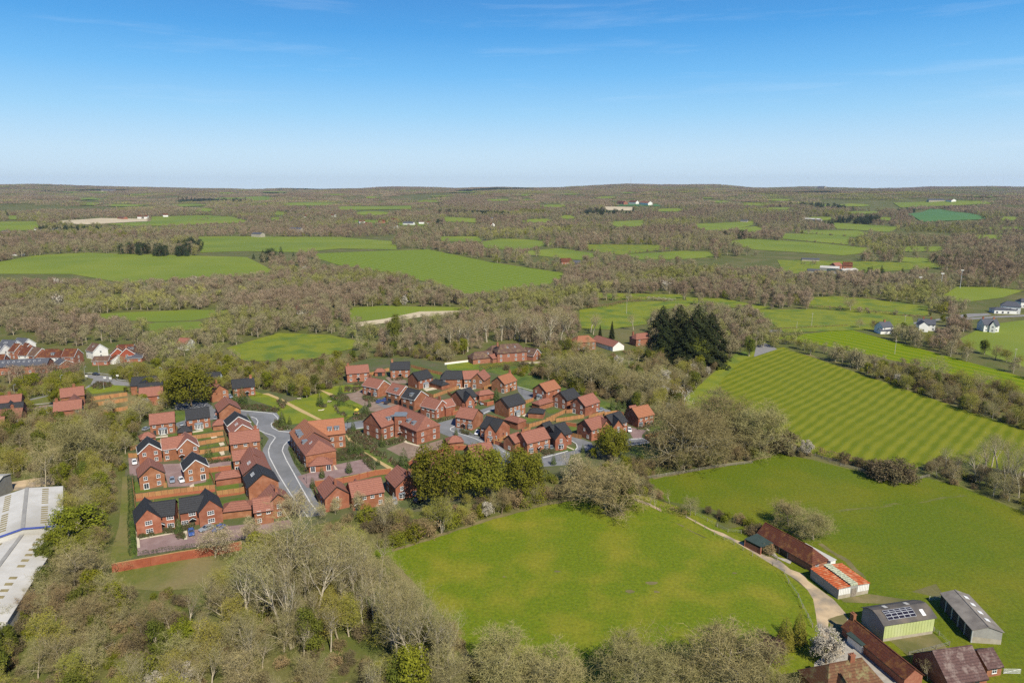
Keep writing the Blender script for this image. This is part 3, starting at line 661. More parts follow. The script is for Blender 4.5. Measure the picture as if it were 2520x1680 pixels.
def margin(z, line, w, m):
    q = [P(*z(*p)) for p in line]; a_, b_ = [], []
    for i, p in enumerate(q):
        d = (q[min(i + 1, len(q) - 1)] - q[max(i - 1, 0)]).normalized(); s = Vector((-d.y, d.x, 0))
        a_.append(p + s * w * random.uniform(.3, .7)); b_.append(p - s * w * random.uniform(.3, .7))
    for i in range(len(q) - 1):
        pass
    fine_a = []; fine_b = []
    for i in range(len(q) - 1):
        n = max(2, int((q[i + 1] - q[i]).length / 2.2))
        for k in range(n):
            t = k / n; fine_a.append(a_[i].lerp(a_[i + 1], t) + Vector((random.uniform(-.3, .3), random.uniform(-.4, .4), 0))); fine_b.append(b_[i].lerp(b_[i + 1], t) + Vector((random.uniform(-.3, .3), random.uniform(-.4, .4), 0)))
    sheet('grass_margin', None, M[m], .036, world_pts=fine_a + fine_b[::-1])
margin(ZV, [(900, 1262), (1010, 1228), (1130, 1190), (1250, 1158), (1345, 1142)], 1.6, 'scrub')
margin(ZV, [(1480, 1168), (1560, 1203), (1640, 1243)], 1.4, 'scrub')
margin(ZV, [(1500, 1098), (1600, 1080), (1700, 1063), (1780, 1044)], 1.2, 'scrub')
margin(ZV, [(1870, 1056), (1960, 1078), (2080, 1108), (2110, 1092), (2200, 1112), (2352, 1175)], 1.5, 'rough')
margin(ZG, [(1100, 450), (1250, 560), (1400, 640), (1560, 800), (1660, 900), (1700, 1000), (2000, 1100), (2300, 1060)], 1.5, 'scrub')
Z9 = zone(1900, 1000, 3.7935)
margin(Z9, [(520, 975), (860, 945), (1150, 905), (1300, 920), (1600, 850), (1880, 825)], .55, 'rough')
margin(Z9, [(560, 985), (900, 952), (1170, 913)], .35, 'rough')
for x_, y_, r_ in ((1185, 125, 34), (1210, 178, 22), (1060, 175, 30), (330, 90, 12), (640, 60, 22), (1665, 70, 16)):
    lay('bare_patch', zone(1100, 1380, 2.352), [(x_ + math.cos(a / 9 * 6.283) * r_ * random.uniform(.5, 1.2), y_ + math.sin(a / 9 * 6.283) * r_ * .3 * random.uniform(.5, 1.3)) for a in range(9)], 'scrub')
margin(ZG, [(600, 250), (760, 300), (1000, 440)], 1.3, 'scrub')
margin(ZR, [(150, 600), (500, 690), (1000, 830), (1500, 920), (2100, 1080)], 3.0, 'rough')
margin(ZV, [(880, 1278), (985, 1380), (1050, 1470), (1100, 1560)], 2.0, 'rough')
lay('worn_grass', ZK, [(580, 290), (860, 240), (1400, 320), (1400, 360), (900, 330), (620, 320)], 'scrub')
lay('dry_bank', ZW, [(600, 880), (640, 850), (780, 850), (800, 900), (690, 915)], 'scrub')
lay('concrete_pad', ZG, [(430, 490), (520, 470), (620, 600), (780, 640), (760, 680), (560, 590)], 'concrete')
lay('service_yard', ZM, [(45, 320), (400, 260), (620, 240), (620, 330), (400, 360), (45, 420)], 'track', True)
KEEP_OUT.append(pts(ZM, (-200, 430), (300, 360), (715, 350), (715, 800), (420, 900), (430, 1300), (300, 1600), (-200, 1600)))
KEEP_OUT.append(pts(ZW, (830, 720), (1000, 750), (1400, 880), (1800, 1040), (2100, 1344), (1700, 1290), (1300, 990), (1000, 890), (860, 830)))
KEEP_OUT.append(pts(ZG, (-450, 100), (250, 400), (1100, 1100), (1100, 1568), (950, 1568), (850, 1100), (560, 720), (100, 520), (-450, 260)))
lay('north_bank', ZN, [(0, 600), (280, 560), (560, 540), (800, 620), (1000, 740), (1400, 870), (1000, 850), (600, 720), (560, 640), (350, 590), (100, 610)], 'lawn')
for c_ in (((1280, 240), (1560, 260), (1640, 420), (1420, 480), (1300, 420)), ((1840, 250), (2600, 240), (2600, 460), (1800, 460)), ((1950, 80), (2600, 80), (2600, 300), (1780, 310), (1700, 290)), ((900, 310), (1130, 320), (1130, 480), (880, 460))): KEEP_OUT.append(pts(ZR, *c_))
FARM_ZONE = [(1860, 1270), (1900, 1240), (2060, 1330), (2220, 1480), (2330, 1430), (2560, 1620), (2700, 1900), (1880, 1900), (2010, 1700), (2030, 1560), (1980, 1400)]
KEEP_OUT.append(FARM_ZONE)
KEEP_OUT.append(pts(ZL, (-400, 100), (330, 120), (500, 230), (700, 270), (960, 250), (1050, 190), (1180, 260), (1290, 220), (1560, 220), (1650, 330), (1640, 380), (1250, 420), (560, 480), (0, 520), (-400, 520)))
KEEP_OUT.append(pts(ZN, (0, 500), (180, 440), (420, 340), (620, 350), (780, 420), (800, 510), (420, 560), (200, 600), (0, 560)))
KEEP_OUT.append(pts(ZN, (1050, 290), (1250, 270), (1700, 260), (1720, 340), (1450, 420), (1600, 520), (1440, 540), (1430, 460), (1050, 390)))
lay('villa_lawn', ZN, [(0, 520), (180, 490), (270, 520), (260, 580), (100, 600), (0, 560)], 'lawn_bright')
lay('villa_lawn', ZN, [(620, 520), (760, 515), (780, 545), (680, 550)], 'lawn_bright')
lay('villa_lawn', ZN, [(1440, 480), (1560, 480), (1570, 530), (1450, 545)], 'rough')

# ------------------------------------------------------------------ windows and doors (shared meshes)
def win_mesh(name, w, h, cols, rows, t=.09):
    f = MB()
    f.box(-w / 2, -w / 2 + t, -.06, .0, -h / 2, h / 2); f.box(w / 2 - t, w / 2, -.06, .0, -h / 2, h / 2)
    f.box(-w / 2 + t, w / 2 - t, -.06, .0, -h / 2, -h / 2 + t); f.box(-w / 2 + t, w / 2 - t, -.06, .0, h / 2 - t, h / 2)
    for i in range(1, cols): x = -w / 2 + w * i / cols; f.box(x - .035, x + .035, -.055, -.01, -h / 2 + t, h / 2 - t)
    for i in range(1, rows): z = -h / 2 + h * i / rows; f.box(-w / 2 + t, w / 2 - t, -.05, -.01, z - .03, z + .03)
    f.box(-w / 2 - .06, w / 2 + .06, -.10, .0, -h / 2 - .07, -h / 2)
    g = MB(); g.face([(-w / 2 + .02, -.012, -h / 2 + .02), (w / 2 - .02, -.012, -h / 2 + .02), (w / 2 - .02, -.012, h / 2 - .02), (-w / 2 + .02, -.012, h / 2 - .02)])
    return f.mesh(name + '_frame', M['white']), g.mesh(name + '_pane', M['glass'])
WIN = {'W': win_mesh('window', 1.2, 1.35, 2, 2), 'X': win_mesh('wide_window', 1.9, 1.3, 3, 2), 'w': win_mesh('narrow_window', .8, 1.2, 1, 2), 'F': win_mesh('french_door', 1.7, 2.15, 2, 1, .16), 'T': win_mesh('tall_window', 1.1, 1.5, 2, 3),
       'S': win_mesh('skylight', .8, 1.2, 1, 1, .07)}
def box_mesh(name, dims, m):
    b = MB(); b.box(*dims); return b.mesh(name, m)
d_ = MB(); d_.box(-.5, .5, -.05, 0, 0, 2.1); DOOR = d_.mesh('door', M['door_dark'])
g_ = MB()
for i in range(5): g_.box(-1.2, 1.2, -.07, 0, .02 + i * .43, .40 + i * .43)
GDOOR = g_.mesh('garage_door', M['door_dark'])
def porch_mesh(m, gabled=True):
    p = MB()
    if gabled:
        p.face([(-.95, -1.0, 2.25), (0, -1.0, 2.85), (0, 0, 2.85), (-.95, 0, 2.25)]); p.face([(0, -1.0, 2.85), (.95, -1.0, 2.25), (.95, 0, 2.25), (0, 0, 2.85)])
        p.face([(-.95, -1.0, 2.15), (-.95, -1, 2.25), (-.95, 0, 2.25), (-.95, 0, 2.15)]); p.face([(.95, -1.0, 2.15), (.95, 0, 2.15), (.95, 0, 2.25), (.95, -1, 2.25)])
        p.face([(-.95, -1.0, 2.15), (.95, -1.0, 2.15), (.95, 0, 2.15), (-.95, 0, 2.15)])
    else:
        p.hexa([(-1.0, -.9, 2.2), (1.0, -.9, 2.2), (1.0, 0, 2.2), (-1.0, 0, 2.2)], [(-1.0, -.9, 2.3), (1.0, -.9, 2.3), (1.0, 0, 2.6), (-1.0, 0, 2.6)])
    return p.mesh('porch', m)
PORCH = {}
def porch_trim():
    p = MB(); p.beam((-1.0, -1.02, 2.22), (0, -1.02, 2.85), .05, .14); p.beam((1.0, -1.02, 2.22), (0, -1.02, 2.85), .05, .14); return p.mesh('porch_trim', M['white'])
PTRIM = porch_trim()
bw = MB()
for (x0, y0, x1, y1) in ((-1.05, 0, -.6, -.6), (-.6, -.6, .6, -.6), (.6, -.6, 1.05, 0)):
    a = Vector((x0, y0, 0)); b = Vector((x1, y1, 0))
    n_ = 2 if abs(x1 - x0) > 1 else 1
    for z0, z1 in ((.7, .82), (2.12, 2.24), (1.45, 1.5)): bw.hexa([a + Vector((0, 0, z0)), b + Vector((0, 0, z0)), b + Vector((0, .08, z0)), a + Vector((0, .08, z0))], [a + Vector((0, 0, z1)), b + Vector((0, 0, z1)), b + Vector((0, .08, z1)), a + Vector((0, .08, z1))])
    for k in range(n_ + 1): q = a.lerp(b, k / n_); bw.box(q.x - .05, q.x + .05, q.y - .02, q.y + .07, .7, 2.24)
BAYF = bw.mesh('bay_frame', M['white'])
bg = MB()
for (x0, y0, x1, y1) in ((-1.03, .02, -.58, -.56), (-.58, -.56, .58, -.56), (.58, -.56, 1.03, .02)): bg.face([(x0, y0, .8), (x1, y1, .8), (x1, y1, 2.15), (x0, y0, 2.15)])
BAYG = bg.mesh('bay_pane', M['glass'])
bb = MB(); bb.hexa([(-1.08, 0, 0), (-.62, -.62, 0), (.62, -.62, 0), (1.08, 0, 0)], [(-1.08, 0, .7), (-.62, -.62, .7), (.62, -.62, .7), (1.08, 0, .7)])
BAYB = bb.mesh('bay_base', M['brick'])
bl = MB(); bl.hexa([(-1.2, 0, 2.24), (-.72, -.75, 2.24), (.72, -.75, 2.24), (1.2, 0, 2.24)], [(-.9, 0, 2.62), (-.5, -.25, 2.62), (.5, -.25, 2.62), (.9, 0, 2.62)])
BAYR = bl.mesh('bay_roof', M['lead'])
cv = MB()                                        # big french-door bay with lead roof
for (x0, y0, x1, y1, n_) in ((-1.6, 0, -1.15, -.85, 1), (-1.15, -.85, 1.15, -.85, 4), (1.15, -.85, 1.6, 0, 1)):
    a = Vector((x0, y0, 0)); b = Vector((x1, y1, 0))
    for z0, z1 in ((.05, .3), (2.1, 2.35)): cv.hexa([a + Vector((0, 0, z0)), b + Vector((0, 0, z0)), b + Vector((0, .08, z0)), a + Vector((0, .08, z0))], [a + Vector((0, 0, z1)), b + Vector((0, 0, z1)), b + Vector((0, .08, z1)), a + Vector((0, .08, z1))])
    for k in range(n_ + 1): q = a.lerp(b, k / n_); cv.box(q.x - .10, q.x + .10, q.y - .03, q.y + .07, .05, 2.3)
CVF = cv.mesh('garden_bay_frame', M['white'])
cg = MB()
for (x0, y0, x1, y1) in ((-1.57, .03, -1.12, -.8), (-1.12, -.8, 1.12, -.8), (1.12, -.8, 1.57, .03)): cg.face([(x0, y0, .1), (x1, y1, .1), (x1, y1, 2.2), (x0, y0, 2.2)])
CVG = cg.mesh('garden_bay_pane', M['glass'])
cr = MB(); cr.hexa([(-1.85, 0, 2.35), (-1.3, -1.1, 2.35), (1.3, -1.1, 2.35), (1.85, 0, 2.35)], [(-1.3, 0, 2.95), (-.7, -.35, 2.95), (.7, -.35, 2.95), (1.3, 0, 2.95)])
CVR = cr.mesh('garden_bay_roof', M['lead'])

def place_opening(tok, parent, loc, rz, roofm):
    rot = (0, 0, rz)
    if tok in 'WXwT':
        f = link('window', WIN[tok][0], parent, loc, rot); link('pane', WIN[tok][1], f)
    elif tok == 'F':
        f = link('french_door', WIN[tok][0], parent, loc, rot); link('pane', WIN[tok][1], f)
    elif tok == 'D' or tok == 'd':
        link('door', DOOR, parent, loc, rot)
        if tok == 'D':
            if roofm not in PORCH: PORCH[roofm] = porch_mesh(M[roofm])
            p = link('porch', PORCH[roofm], parent, loc, rot); link('porch_trim', PTRIM, p)
    elif tok == 'G': link('garage_door', GDOOR, parent, loc, rot)
    elif tok == 'B':
        f = link('bay_window', BAYF, parent, loc, rot); link('pane', BAYG, f); link('bay_base', BAYB, f); link('bay_roof', BAYR, f)
    elif tok == 'R':
        f = link('garden_bay', CVF, parent, loc, rot); link('pane', CVG, f); link('bay_roof', CVR, f)

# ------------------------------------------------------------------ houses
class Vol:
    """One roofed block: a, b = ridge ends seen in the photograph; w = depth, he / hr = eave and ridge height."""
    def __init__(me, z, a, b, w=8.6, he=4.8, hr=8.0, roof=None, hip=0.0, hipa=None, hipb=None, L=None, over=.3, **k):
        A = P(*z(*a), z=hr); B = P(*z(*b), z=hr)
        zb = (A.z - hr + B.z - hr) / 2
        me.zb = zb
        A = Vector((A.x, A.y, 0)); B = Vector((B.x, B.y, 0))
        me.ha = hip if hipa is None else hipa; me.hb = hip if hipb is None else hipb
        d = (B - A).normalized()
        A = A - d * me.ha; B = B + d * me.hb
        if L:
            # keep the end that lies nearer to the camera
            if A.length < B.length: B = A + d * L
            else: A = B - d * L
        me.A, me.B, me.d, me.L = A, B, d, (B - A).length
        me.n = Vector((d.y, -d.x, 0)); c = (A + B) / 2
        if me.n.dot(-c) < 0: me.n = -me.n          # me.n points to the long side that faces the camera
        me.w, me.he, me.hr, me.roof, me.over = w, he, hr, roof, over
        me.k = k
    def endnear(s): return (s.A, -s.d) if s.A.length < s.B.length else (s.B, s.d)

def facing(n): return math.atan2(n.x, -n.y)       # turns local -y to the direction n

def house(name, label, vols, wall='brick', roof='r_red', cat='house', group=None, barge=None, band=None):
    base = (vols[0].A + vols[0].B) / 2; base.z = vols[0].zb
    root = tag(empty(name, base), label, cat, group)
    wb = MB(); bands = MB(); bg_ = MB()
    for i, v in enumerate(vols):
        rm = v.roof or roof; sh = .004 * i
        n, d = v.n, v.d
        off = Vector((0, 0, 0)) - base; off.z = 0
        A, B = v.A + off, v.B + off
        hw = v.w / 2 - sh
        c = [A - n * hw, B - n * hw, B + n * hw, A + n * hw]
        if (c[1] - c[0]).cross(c[2] - c[1]).z < 0: c = [c[1], c[0], c[3], c[2]]; sw = True
        else: sw = False
        wm = v.k.get('wall', wall)
        if wm != wall and not v.k.get('flat'):
            w2 = MB()
        else: w2 = wb
        w2.hexa([p.copy() for p in c], [p + Vector((0, 0, v.he)) for p in c], bottom=False)
        up = Vector((0, 0, v.hr)); e = Vector((0, 0, v.he))
        if not v.k.get('flat'):
            for E, hp in ((A, v.ha), (B, v.hb)):
                if not hp: w2.face([E - n * hw + e, E + n * hw + e, E + up - Vector((0, 0, .05))])
                elif hp < v.w * .3: pass
        if w2 is not wb: w2.build('wall', M[wm], root)
        if band:
            for hz in band:
                for q in range(4):
                    a0, a1 = c[q], c[(q + 1) % 4]; nn = (a1 - a0).cross(Vector((0, 0, 1))).normalized() * .025
                    bands.hexa([a0 + Vector((0, 0, hz)), a1 + Vector((0, 0, hz)), a1 + nn + Vector((0, 0, hz)), a0 + nn + Vector((0, 0, hz))], [a0 + Vector((0, 0, hz + .22)), a1 + Vector((0, 0, hz + .22)), a1 + nn + Vector((0, 0, hz + .22)), a0 + nn + Vector((0, 0, hz + .22))])
        # roof
        rb = MB(); ov = v.over; th = .14
        if v.k.get('flat'):
            q = [p + (p - (A + B) / 2).normalized() * .5 for p in c]
            rb.hexa([p + Vector((0, 0, v.he + .003)) for p in q], [p + Vector((0, 0, v.he + .35)) for p in q])
        else:
            slope = (v.hr - v.he) / (v.w / 2); drop = slope * ov
            zh = Vector((0, 0, th))
            ea, eb = (0 if v.ha else ov * .8), (0 if v.hb else ov * .8)
            RA, RB = A + d * v.ha - d * ea + up, B - d * v.hb + d * eb + up
            for sg in (1, -1):
                oa = ov if v.ha else ea; ob = ov if v.hb else eb
                EA = A - d * oa + n * sg * (v.w / 2 + ov) + Vector((0, 0, v.he - drop)); EB = B + d * ob + n * sg * (v.w / 2 + ov) + Vector((0, 0, v.he - drop))
                lo = [EA, EB, RB, RA]; hi = [p + zh for p in lo]
                if (lo[1] - lo[0]).cross(lo[3] - lo[0]).z < 0: lo = lo[::-1]; hi = hi[::-1]
                rb.hexa(lo, hi)
            for E, hp, dd, RR in ((A, v.ha, -d, RA), (B, v.hb, d, RB)):
                if hp:
                    e1 = E + dd * ov + n * (v.w / 2 + ov) + Vector((0, 0, v.he - drop)); e2 = E + dd * ov - n * (v.w / 2 + ov) + Vector((0, 0, v.he - drop))
                    fc = [e1 + zh, e2 + zh, RR + zh]
                    if (fc[1] - fc[0]).cross(fc[2] - fc[0]).z < 0: fc = fc[::-1]
                    rb.face(fc); rb.face([e1, e2, e2 + zh, e1 + zh])
            # ridge tiles
            rb.beam(RA + Vector((0, 0, th + .02)), RB + Vector((0, 0, th + .02)), .26, .1)
        robj = rb.build('roof', M['lead' if v.k.get('flat') else rm], root)
        v.robj = robj; v.base = base
        # verge boards
        bc = v.k.get('barge', barge)
        if bc and not v.k.get('flat'):
            for E, hp, dd in ((A, v.ha, -d), (B, v.hb, d)):
                if hp: continue
                top = E + dd * (ov * .8 + .03) + up + Vector((0, 0, -.02))
                for sg in (1, -1):
                    g = MB(); g.beam(top, E + dd * (ov * .8 + .03) + n * sg * (v.w / 2 + ov) + Vector((0, 0, v.he - drop - .02)), .05, .26); g.build('bargeboard', M[bc], root)
        # eaves gutter
        if not v.k.get('flat') and v.k.get('gutter', True):
            sl = (v.hr - v.he) / (v.w / 2) * ov
            for sg in (1, -1):
                o_ = n * sg * (v.w / 2 + ov + .05) + Vector((0, 0, v.he - sl + .02))
                g = MB(); g.beam(A + o_, B + o_, .1, .1); g.build('gutter', M['white' if bc == 'white' else 'dark_trim'], root)
        # openings
        def rows(spec, p0, p1, nn, gable=False):
            rs = spec.split('/')
            L = (p1 - p0).length
            rz = facing(nn)
            # read left to right as seen from outside
            right = Vector((-nn.y, nn.x, 0))
            if (p1 - p0).dot(right) < 0: p0, p1 = p1, p0
            nr = len(rs)
            for r_, row in enumerate(rs):
                fl = nr - 1 - r_
                row = row.replace(' ', '')
                for j, tk in enumerate(row):
                    if tk == '.': continue
                    q = p0.lerp(p1, (j + .5) / len(row)) + nn * .012
                    zz = {0: 1.45, 1: 3.95, 2: 6.55}[fl] if tk in 'WXwT' else (1.12 if tk == 'F' else 0.02)
                    if tk in 'FDBRGd' and fl > 0: zz += 2.6 * fl
                    q.z = zz
                    place_opening(tk, root, q, rz, rm)
        if v.k.get('s'): rows(v.k['s'], A + n * v.w / 2, B + n * v.w / 2, n)
        en, ed = v.endnear(); en = en + off
        if v.k.get('n'): rows(v.k['n'], en - n * (v.w / 2), en + n * (v.w / 2), ed)
        fn, fd = (v.A, -v.d) if (v.endnear()[0] - v.B).length < 1e-6 else (v.B, v.d); fn = fn + off
        if v.k.get('f'): rows(v.k['f'], fn - n * (v.w / 2), fn + n * (v.w / 2), fd)
        if v.k.get('back'): rows(v.k['back'], A - n * v.w / 2, B - n * v.w / 2, -n)
        # chimneys: t along the ridge from the first point
        for t in v.k.get('ch', ()):
            q = A.lerp(B, t); cb = MB()
            ax, ay = d, n
            def bx(hx, hy, z0, z1, mi=0):
                k = [q - ax * hx - ay * hy, q + ax * hx - ay * hy, q + ax * hx + ay * hy, q - ax * hx + ay * hy]
                if (k[1] - k[0]).cross(k[2] - k[1]).z < 0: k = k[::-1]
                cb.hexa([p + Vector((0, 0, z0)) for p in k], [p + Vector((0, 0, z1)) for p in k], mi)
            bx(.55, .38, v.hr - 1.0, v.hr + 1.25); bx(.63, .46, v.hr + 1.25, v.hr + 1.42)
            for s_ in (-.25, .25): cb.tube(q + ax * s_ + Vector((0, 0, v.hr + 1.42)), q + ax * s_ + Vector((0, 0, v.hr + 1.85)), .12, .1, 8, 1)
            cb.build('chimney', [M['brick'], M['pot']], robj)
        # rooflights and dormers: (t along, u down the slope, side)
        sl = math.atan2(v.hr - v.he, v.w / 2)
        for t, u, sg in v.k.get('sky', ()):
            nn = n * sg
            q = A.lerp(B, t) + nn * (v.w / 2 * u); q.z = v.hr - (v.hr - v.he) * u + th + .05
            f = link('skylight', WIN['S'][0], root, q); f.rotation_euler = (Matrix.Rotation(facing(nn), 3, 'Z') @ Matrix.Rotation(-(math.pi / 2 - sl), 3, 'X')).to_euler()
            link('pane', WIN['S'][1], f)
        for t, sg, wd in v.k.get('dorm', ()):
            nn = n * sg; q = A.lerp(B, t); u0 = .78
            f0 = q + nn * (v.w / 2 * u0); zf = v.hr - (v.hr - v.he) * u0
            dm = MB(); bk = q + nn * (v.w / 2 * .18)
            k = [f0 - d * wd / 2, f0 + d * wd / 2, bk + d * wd / 2, bk - d * wd / 2]
            if (k[1] - k[0]).cross(k[2] - k[1]).z < 0: k = k[::-1]
            dm.hexa([p + Vector((0, 0, zf - .1)) for p in k], [p + Vector((0, 0, zf + 1.35)) for p in k])
            dr = dm.build('dormer', M[v.k.get('dormwall', 'lead')], robj)
            rr = MB(); k2 = [p + (p - (f0 + bk) / 2).normalized() * .22 for p in k]
            rr.hexa([p + Vector((0, 0, zf + 1.35)) for p in k2], [p + Vector((0, 0, zf + 1.5)) for p in k2])
            rr.build('dormer_roof', M['lead'], root)
            wv = link('window', WIN['W' if wd > 1.3 else 'w'][0], root, f0 + nn * .012 + Vector((0, 0, zf + .66)), (0, 0, facing(nn))); link('pane', WIN['W' if wd > 1.3 else 'w'][1], wv)
    wb.build('wall', M[wall], root)
    if band: bands.build('brick_band', M['brick_dark'], root)
    return root

V_ = Vol
NH = 'new brick houses on the estate'
NG = 'new brick garages on the estate'
def H(label, *vols, **k): return house('brick_house', label, vols, group=NH, **k)
def G(label, *vols, **k): return house('garage', label, vols, cat='garage', group=NG, **k)
# --- west side of the estate
H('red roofed detached house with a garden bay, westernmost of the two facing their back gardens', V_(ZA, (405, 735), (683, 703), s='WwW/dRT'))
H('black roofed detached house with a garden bay, beside the parked car near the oak', V_(ZA, (812, 683), (1075, 650), s='WwW/dRT'), roof='r_black')
H('red roofed house standing gable on at the bend where the estate road turns west', V_(ZA, (1262, 535), (1310, 612), w=9, n='.ww', s='W/D'), barge='dark_trim')
H('black roofed house with white gable boards, behind the red roofed row along the main street', V_(ZA, (1372, 700), (1415, 758), w=9, L=8), roof='r_black', barge='white')
H('red roofed house with two rooflights in front of the white edged black roof', V_(ZA, (1418, 788), (1458, 846), w=8.6, L=9, sky=((.45, .35, 1), (.6, .35, 1))), barge='white')
H('broad red roofed house with a chimney, middle of the row along the main street', V_(ZA, (1310, 942), (1640, 900), w=9.2, s='WWW/F.W', ch=(.9,)), barge='dark_trim')
H('red roofed street row house with a low side wing and a chimney', V_(ZA, (1550, 1085), (1590, 1185), w=8, L=9, ch=(.1,)), V_(ZA, (1345, 1152), (1500, 1130), w=7, he=4.6, hr=7.0, s='W./F.'))
H('red roofed house with paired rooflights just above the black roofed row end house', V_(ZA, (1578, 1205), (1618, 1290), w=9, L=9, sky=((.4, .4, 1), (.55, .4, 1))), barge='dark_trim')
H('black roofed house with paired rooflights and plain brick gable at the row end', V_(ZB, (1650, 45), (1690, 115), w=9.5, L=9, he=5.2, hr=8.8, sky=((.35, .5, 1), (.5, .5, 1)), s='W/W'), roof='r_black', barge='dark_trim')
H('red roofed house with chimney half hidden by blossoming trees by the main street', V_(ZB, (1782, 235), (1862, 345), w=8, ch=(.75,), n='W/W'), V_(ZB, (1580, 400), (1790, 368), w=7.5, he=4.4, hr=7.2, s='WW/W.'), barge='dark_trim')
H('pair of black roofed cottages with the gable on the left, nearest the south west corner', V_(ZB, (400, 448), (692, 410), w=8.6, hr=7.6, s='..X/.DX'), V_(ZB, (350, 382), (377, 522), w=6.6, hr=8.2, L=9.4, n='X/X'), roof='r_black')
H('pair of black roofed cottages gabled on the right behind the blue car', V_(ZB, (745, 398), (1010, 356), w=8.6, hr=7.6, s='.X./XD.'), V_(ZB, (1035, 277), (1085, 412), w=6.6, hr=8.2, L=9.4, n='X/X'), roof='r_black')
H('red roofed gable fronted house at the west edge, above the two black roofed pairs', V_(ZA, (385, 1207), (418, 1320), w=7.8, L=8.6, n='WW/FW', s='W/W'), barge='dark_trim')
H('black roofed gable fronted house with white gable boards, beside the two parked cars', V_(ZA, (885, 1147), (925, 1248), w=7.8, L=8.6, n='WW/WF', s='W/W'), roof='r_black', barge='white')
H('black roofed gable fronted house at the west edge behind a small tree', V_(ZA, (375, 972), (398, 1062), w=7.6, L=8.6, n='WW/.W'), roof='r_black', barge='white')
H('pair of red roofed cottages with white edged gable above the pink court', V_(ZA, (540, 1010), (800, 972), w=8.4, hr=7.8, s='W.w/W.D'), V_(ZA, (806, 932), (832, 1012), w=7.2, hr=8.2, L=8.8, n='w.W/D..'), barge='white')
H('black roofed house at the north edge with a chimney, facing the green', V_(ZA, (1335, 345), (1585, 318), s='W..W/W.DW', ch=(.87,)), roof='r_black')
H('red roofed house gable on to the street with a chimney, right of the big oak', V_(ZA, (1130, 368), (1198, 400), w=8, L=8, n='.W/.W', ch=(.5,)), barge='dark_trim')
H('white gabled black roofed house behind the big oak at the north edge', V_(ZA, (1040, 262), (1210, 254), w=8, n='W/W', wall='render_white'), roof='r_black')
H('long black roofed house by the roundabout, northernmost of the north west group', V_(ZL, (1500, 592), (1775, 575), w=9), V_(ZL, (1640, 600), (1660, 640), w=7, hr=7.8, L=8), roof='r_black')
H('black roofed house in the middle of the north west group', V_(ZL, (1572, 662), (1845, 642), w=7), roof='r_black')
H('red roofed house in front of the north west group behind a spreading bare oak', V_(ZL, (1582, 714), (1845, 690), w=8.4, s='W.W/..W'))
H('red roofed house with chimney and front gable, nearest the roundabout in the west', V_(ZL, (680, 722), (945, 690), w=8.6, ch=(.6,)), V_(ZL, (835, 770), (858, 828), w=6, hr=7.8, L=8, n='w'))
H('red roofed house with chimney beside the west parking court', V_(ZL, (612, 872), (925, 838), w=8.4, ch=(.1,), s='..W/..W', n='W/W'))
H('red roofed house at the western picture edge, upper one with a chimney', V_(ZL, (-60, 808), (245, 778), w=8.4, ch=(.55,)))
H('black roofed house at the western picture edge between two red roofed ones', V_(ZL, (-60, 900), (265, 868), w=8), V_(ZL, (118, 848), (130, 890), w=6, L=6), roof='r_black')
H('red roofed house at the western picture edge below the black roofed one', V_(ZL, (-60, 965), (255, 938), w=8, ch=(.65,), s='W.W/...'))
H('lowest red roofed house at the western picture edge behind bare trees', V_(ZL, (-80, 1050), (50, 1036), w=8, s='.W/W.'))
# --- garages, west
G('small red hipped garage left of the westernmost bay house', V_(ZA, (345, 945), (400, 935), w=4.6, he=2.3, hr=3.9, hip=1.8))
G('small black hipped garage between the two bay houses', V_(ZA, (778, 872), (825, 866), w=4.6, he=2.3, hr=3.9, hip=1.8), roof='r_black')
G('small red hipped garage beside the black roofed bay house', V_(ZA, (1175, 795), (1225, 790), w=4.8, he=2.4, hr=4.0, hip=1.8))
G('long red hipped garage behind the wall below the street row', V_(ZA, (1225, 1385), (1370, 1365), w=5.6, he=2.5, hr=4.0, hip=2))
G('long red hipped garage at the end of the gardens nearest the blossoming trees', V_(ZB, (1325, 438), (1490, 420), w=6.0, he=2.6, hr=4.2, hip=2.2))
# --- flats
house('apartment_building', 'large red roofed brick apartment block with central tower and slab roofed dormers', [
    V_(ZE, (437, 815), (735, 722), w=11.5, he=5.9, hr=10.6, s='WWWW/WWWW', n='WW/WW', dorm=((.38, 1, 1.7), (.56, 1, 1.7))),
    V_(ZE, (755, 728), (1050, 848), w=11.5, he=5.9, hr=10.4, s='.www/.www', n='.w./WW/WW', dorm=((.42, 1, 1.7), (.6, 1, 1.7), (.78, 1, 1.7)), hipb=1.6),
    V_(ZE, (655, 828), (830, 828), w=4.2, he=9.2, hr=9.2, L=4.6, flat=1, s='W/W/D')], cat='apartments', barge='dark_trim', band=(2.75, 5.5))
house('apartment_building', 'L shaped orange roofed brick apartment block with balconies beside the estate road', [
    V_(ZC, (455, 815), (850, 775), w=11, he=5.9, hr=10.4, s='..WW/..WW', dorm=((.58, 1, 1.7), (.78, 1, 1.9)), roof='r_orange'),
    V_(ZC, (412, 790), (520, 935), w=12, he=5.9, hr=10.4, s='WWW/WWW', roof='r_orange', dorm=((.35, 1, 1.6), (.5, 1, 1.6), (.65, 1, 1.6))),
    V_(ZC, (492, 932), (575, 1030), w=11, he=5.9, hr=10.0, s='W.W/W.W', hipb=1.8, sky=((.6, .4, 1),), dorm=((.25, 1, 1.7),), roof='r_red')], cat='apartments', barge='dark_trim', band=(2.75, 5.5))
house('bin_store', 'low red hipped bin store with two pale double doors below the L shaped apartments', [V_(ZC, (560, 1222), (620, 1216), w=6, he=2.6, hr=4.4, hip=3.2, s='F.F')], cat='outbuilding')
G('square red hipped garage by the brown parking court of the large apartment block', V_(ZE, (1355, 1072), (1395, 1068), w=5.4, he=2.5, hr=4.2, hip=2.4))
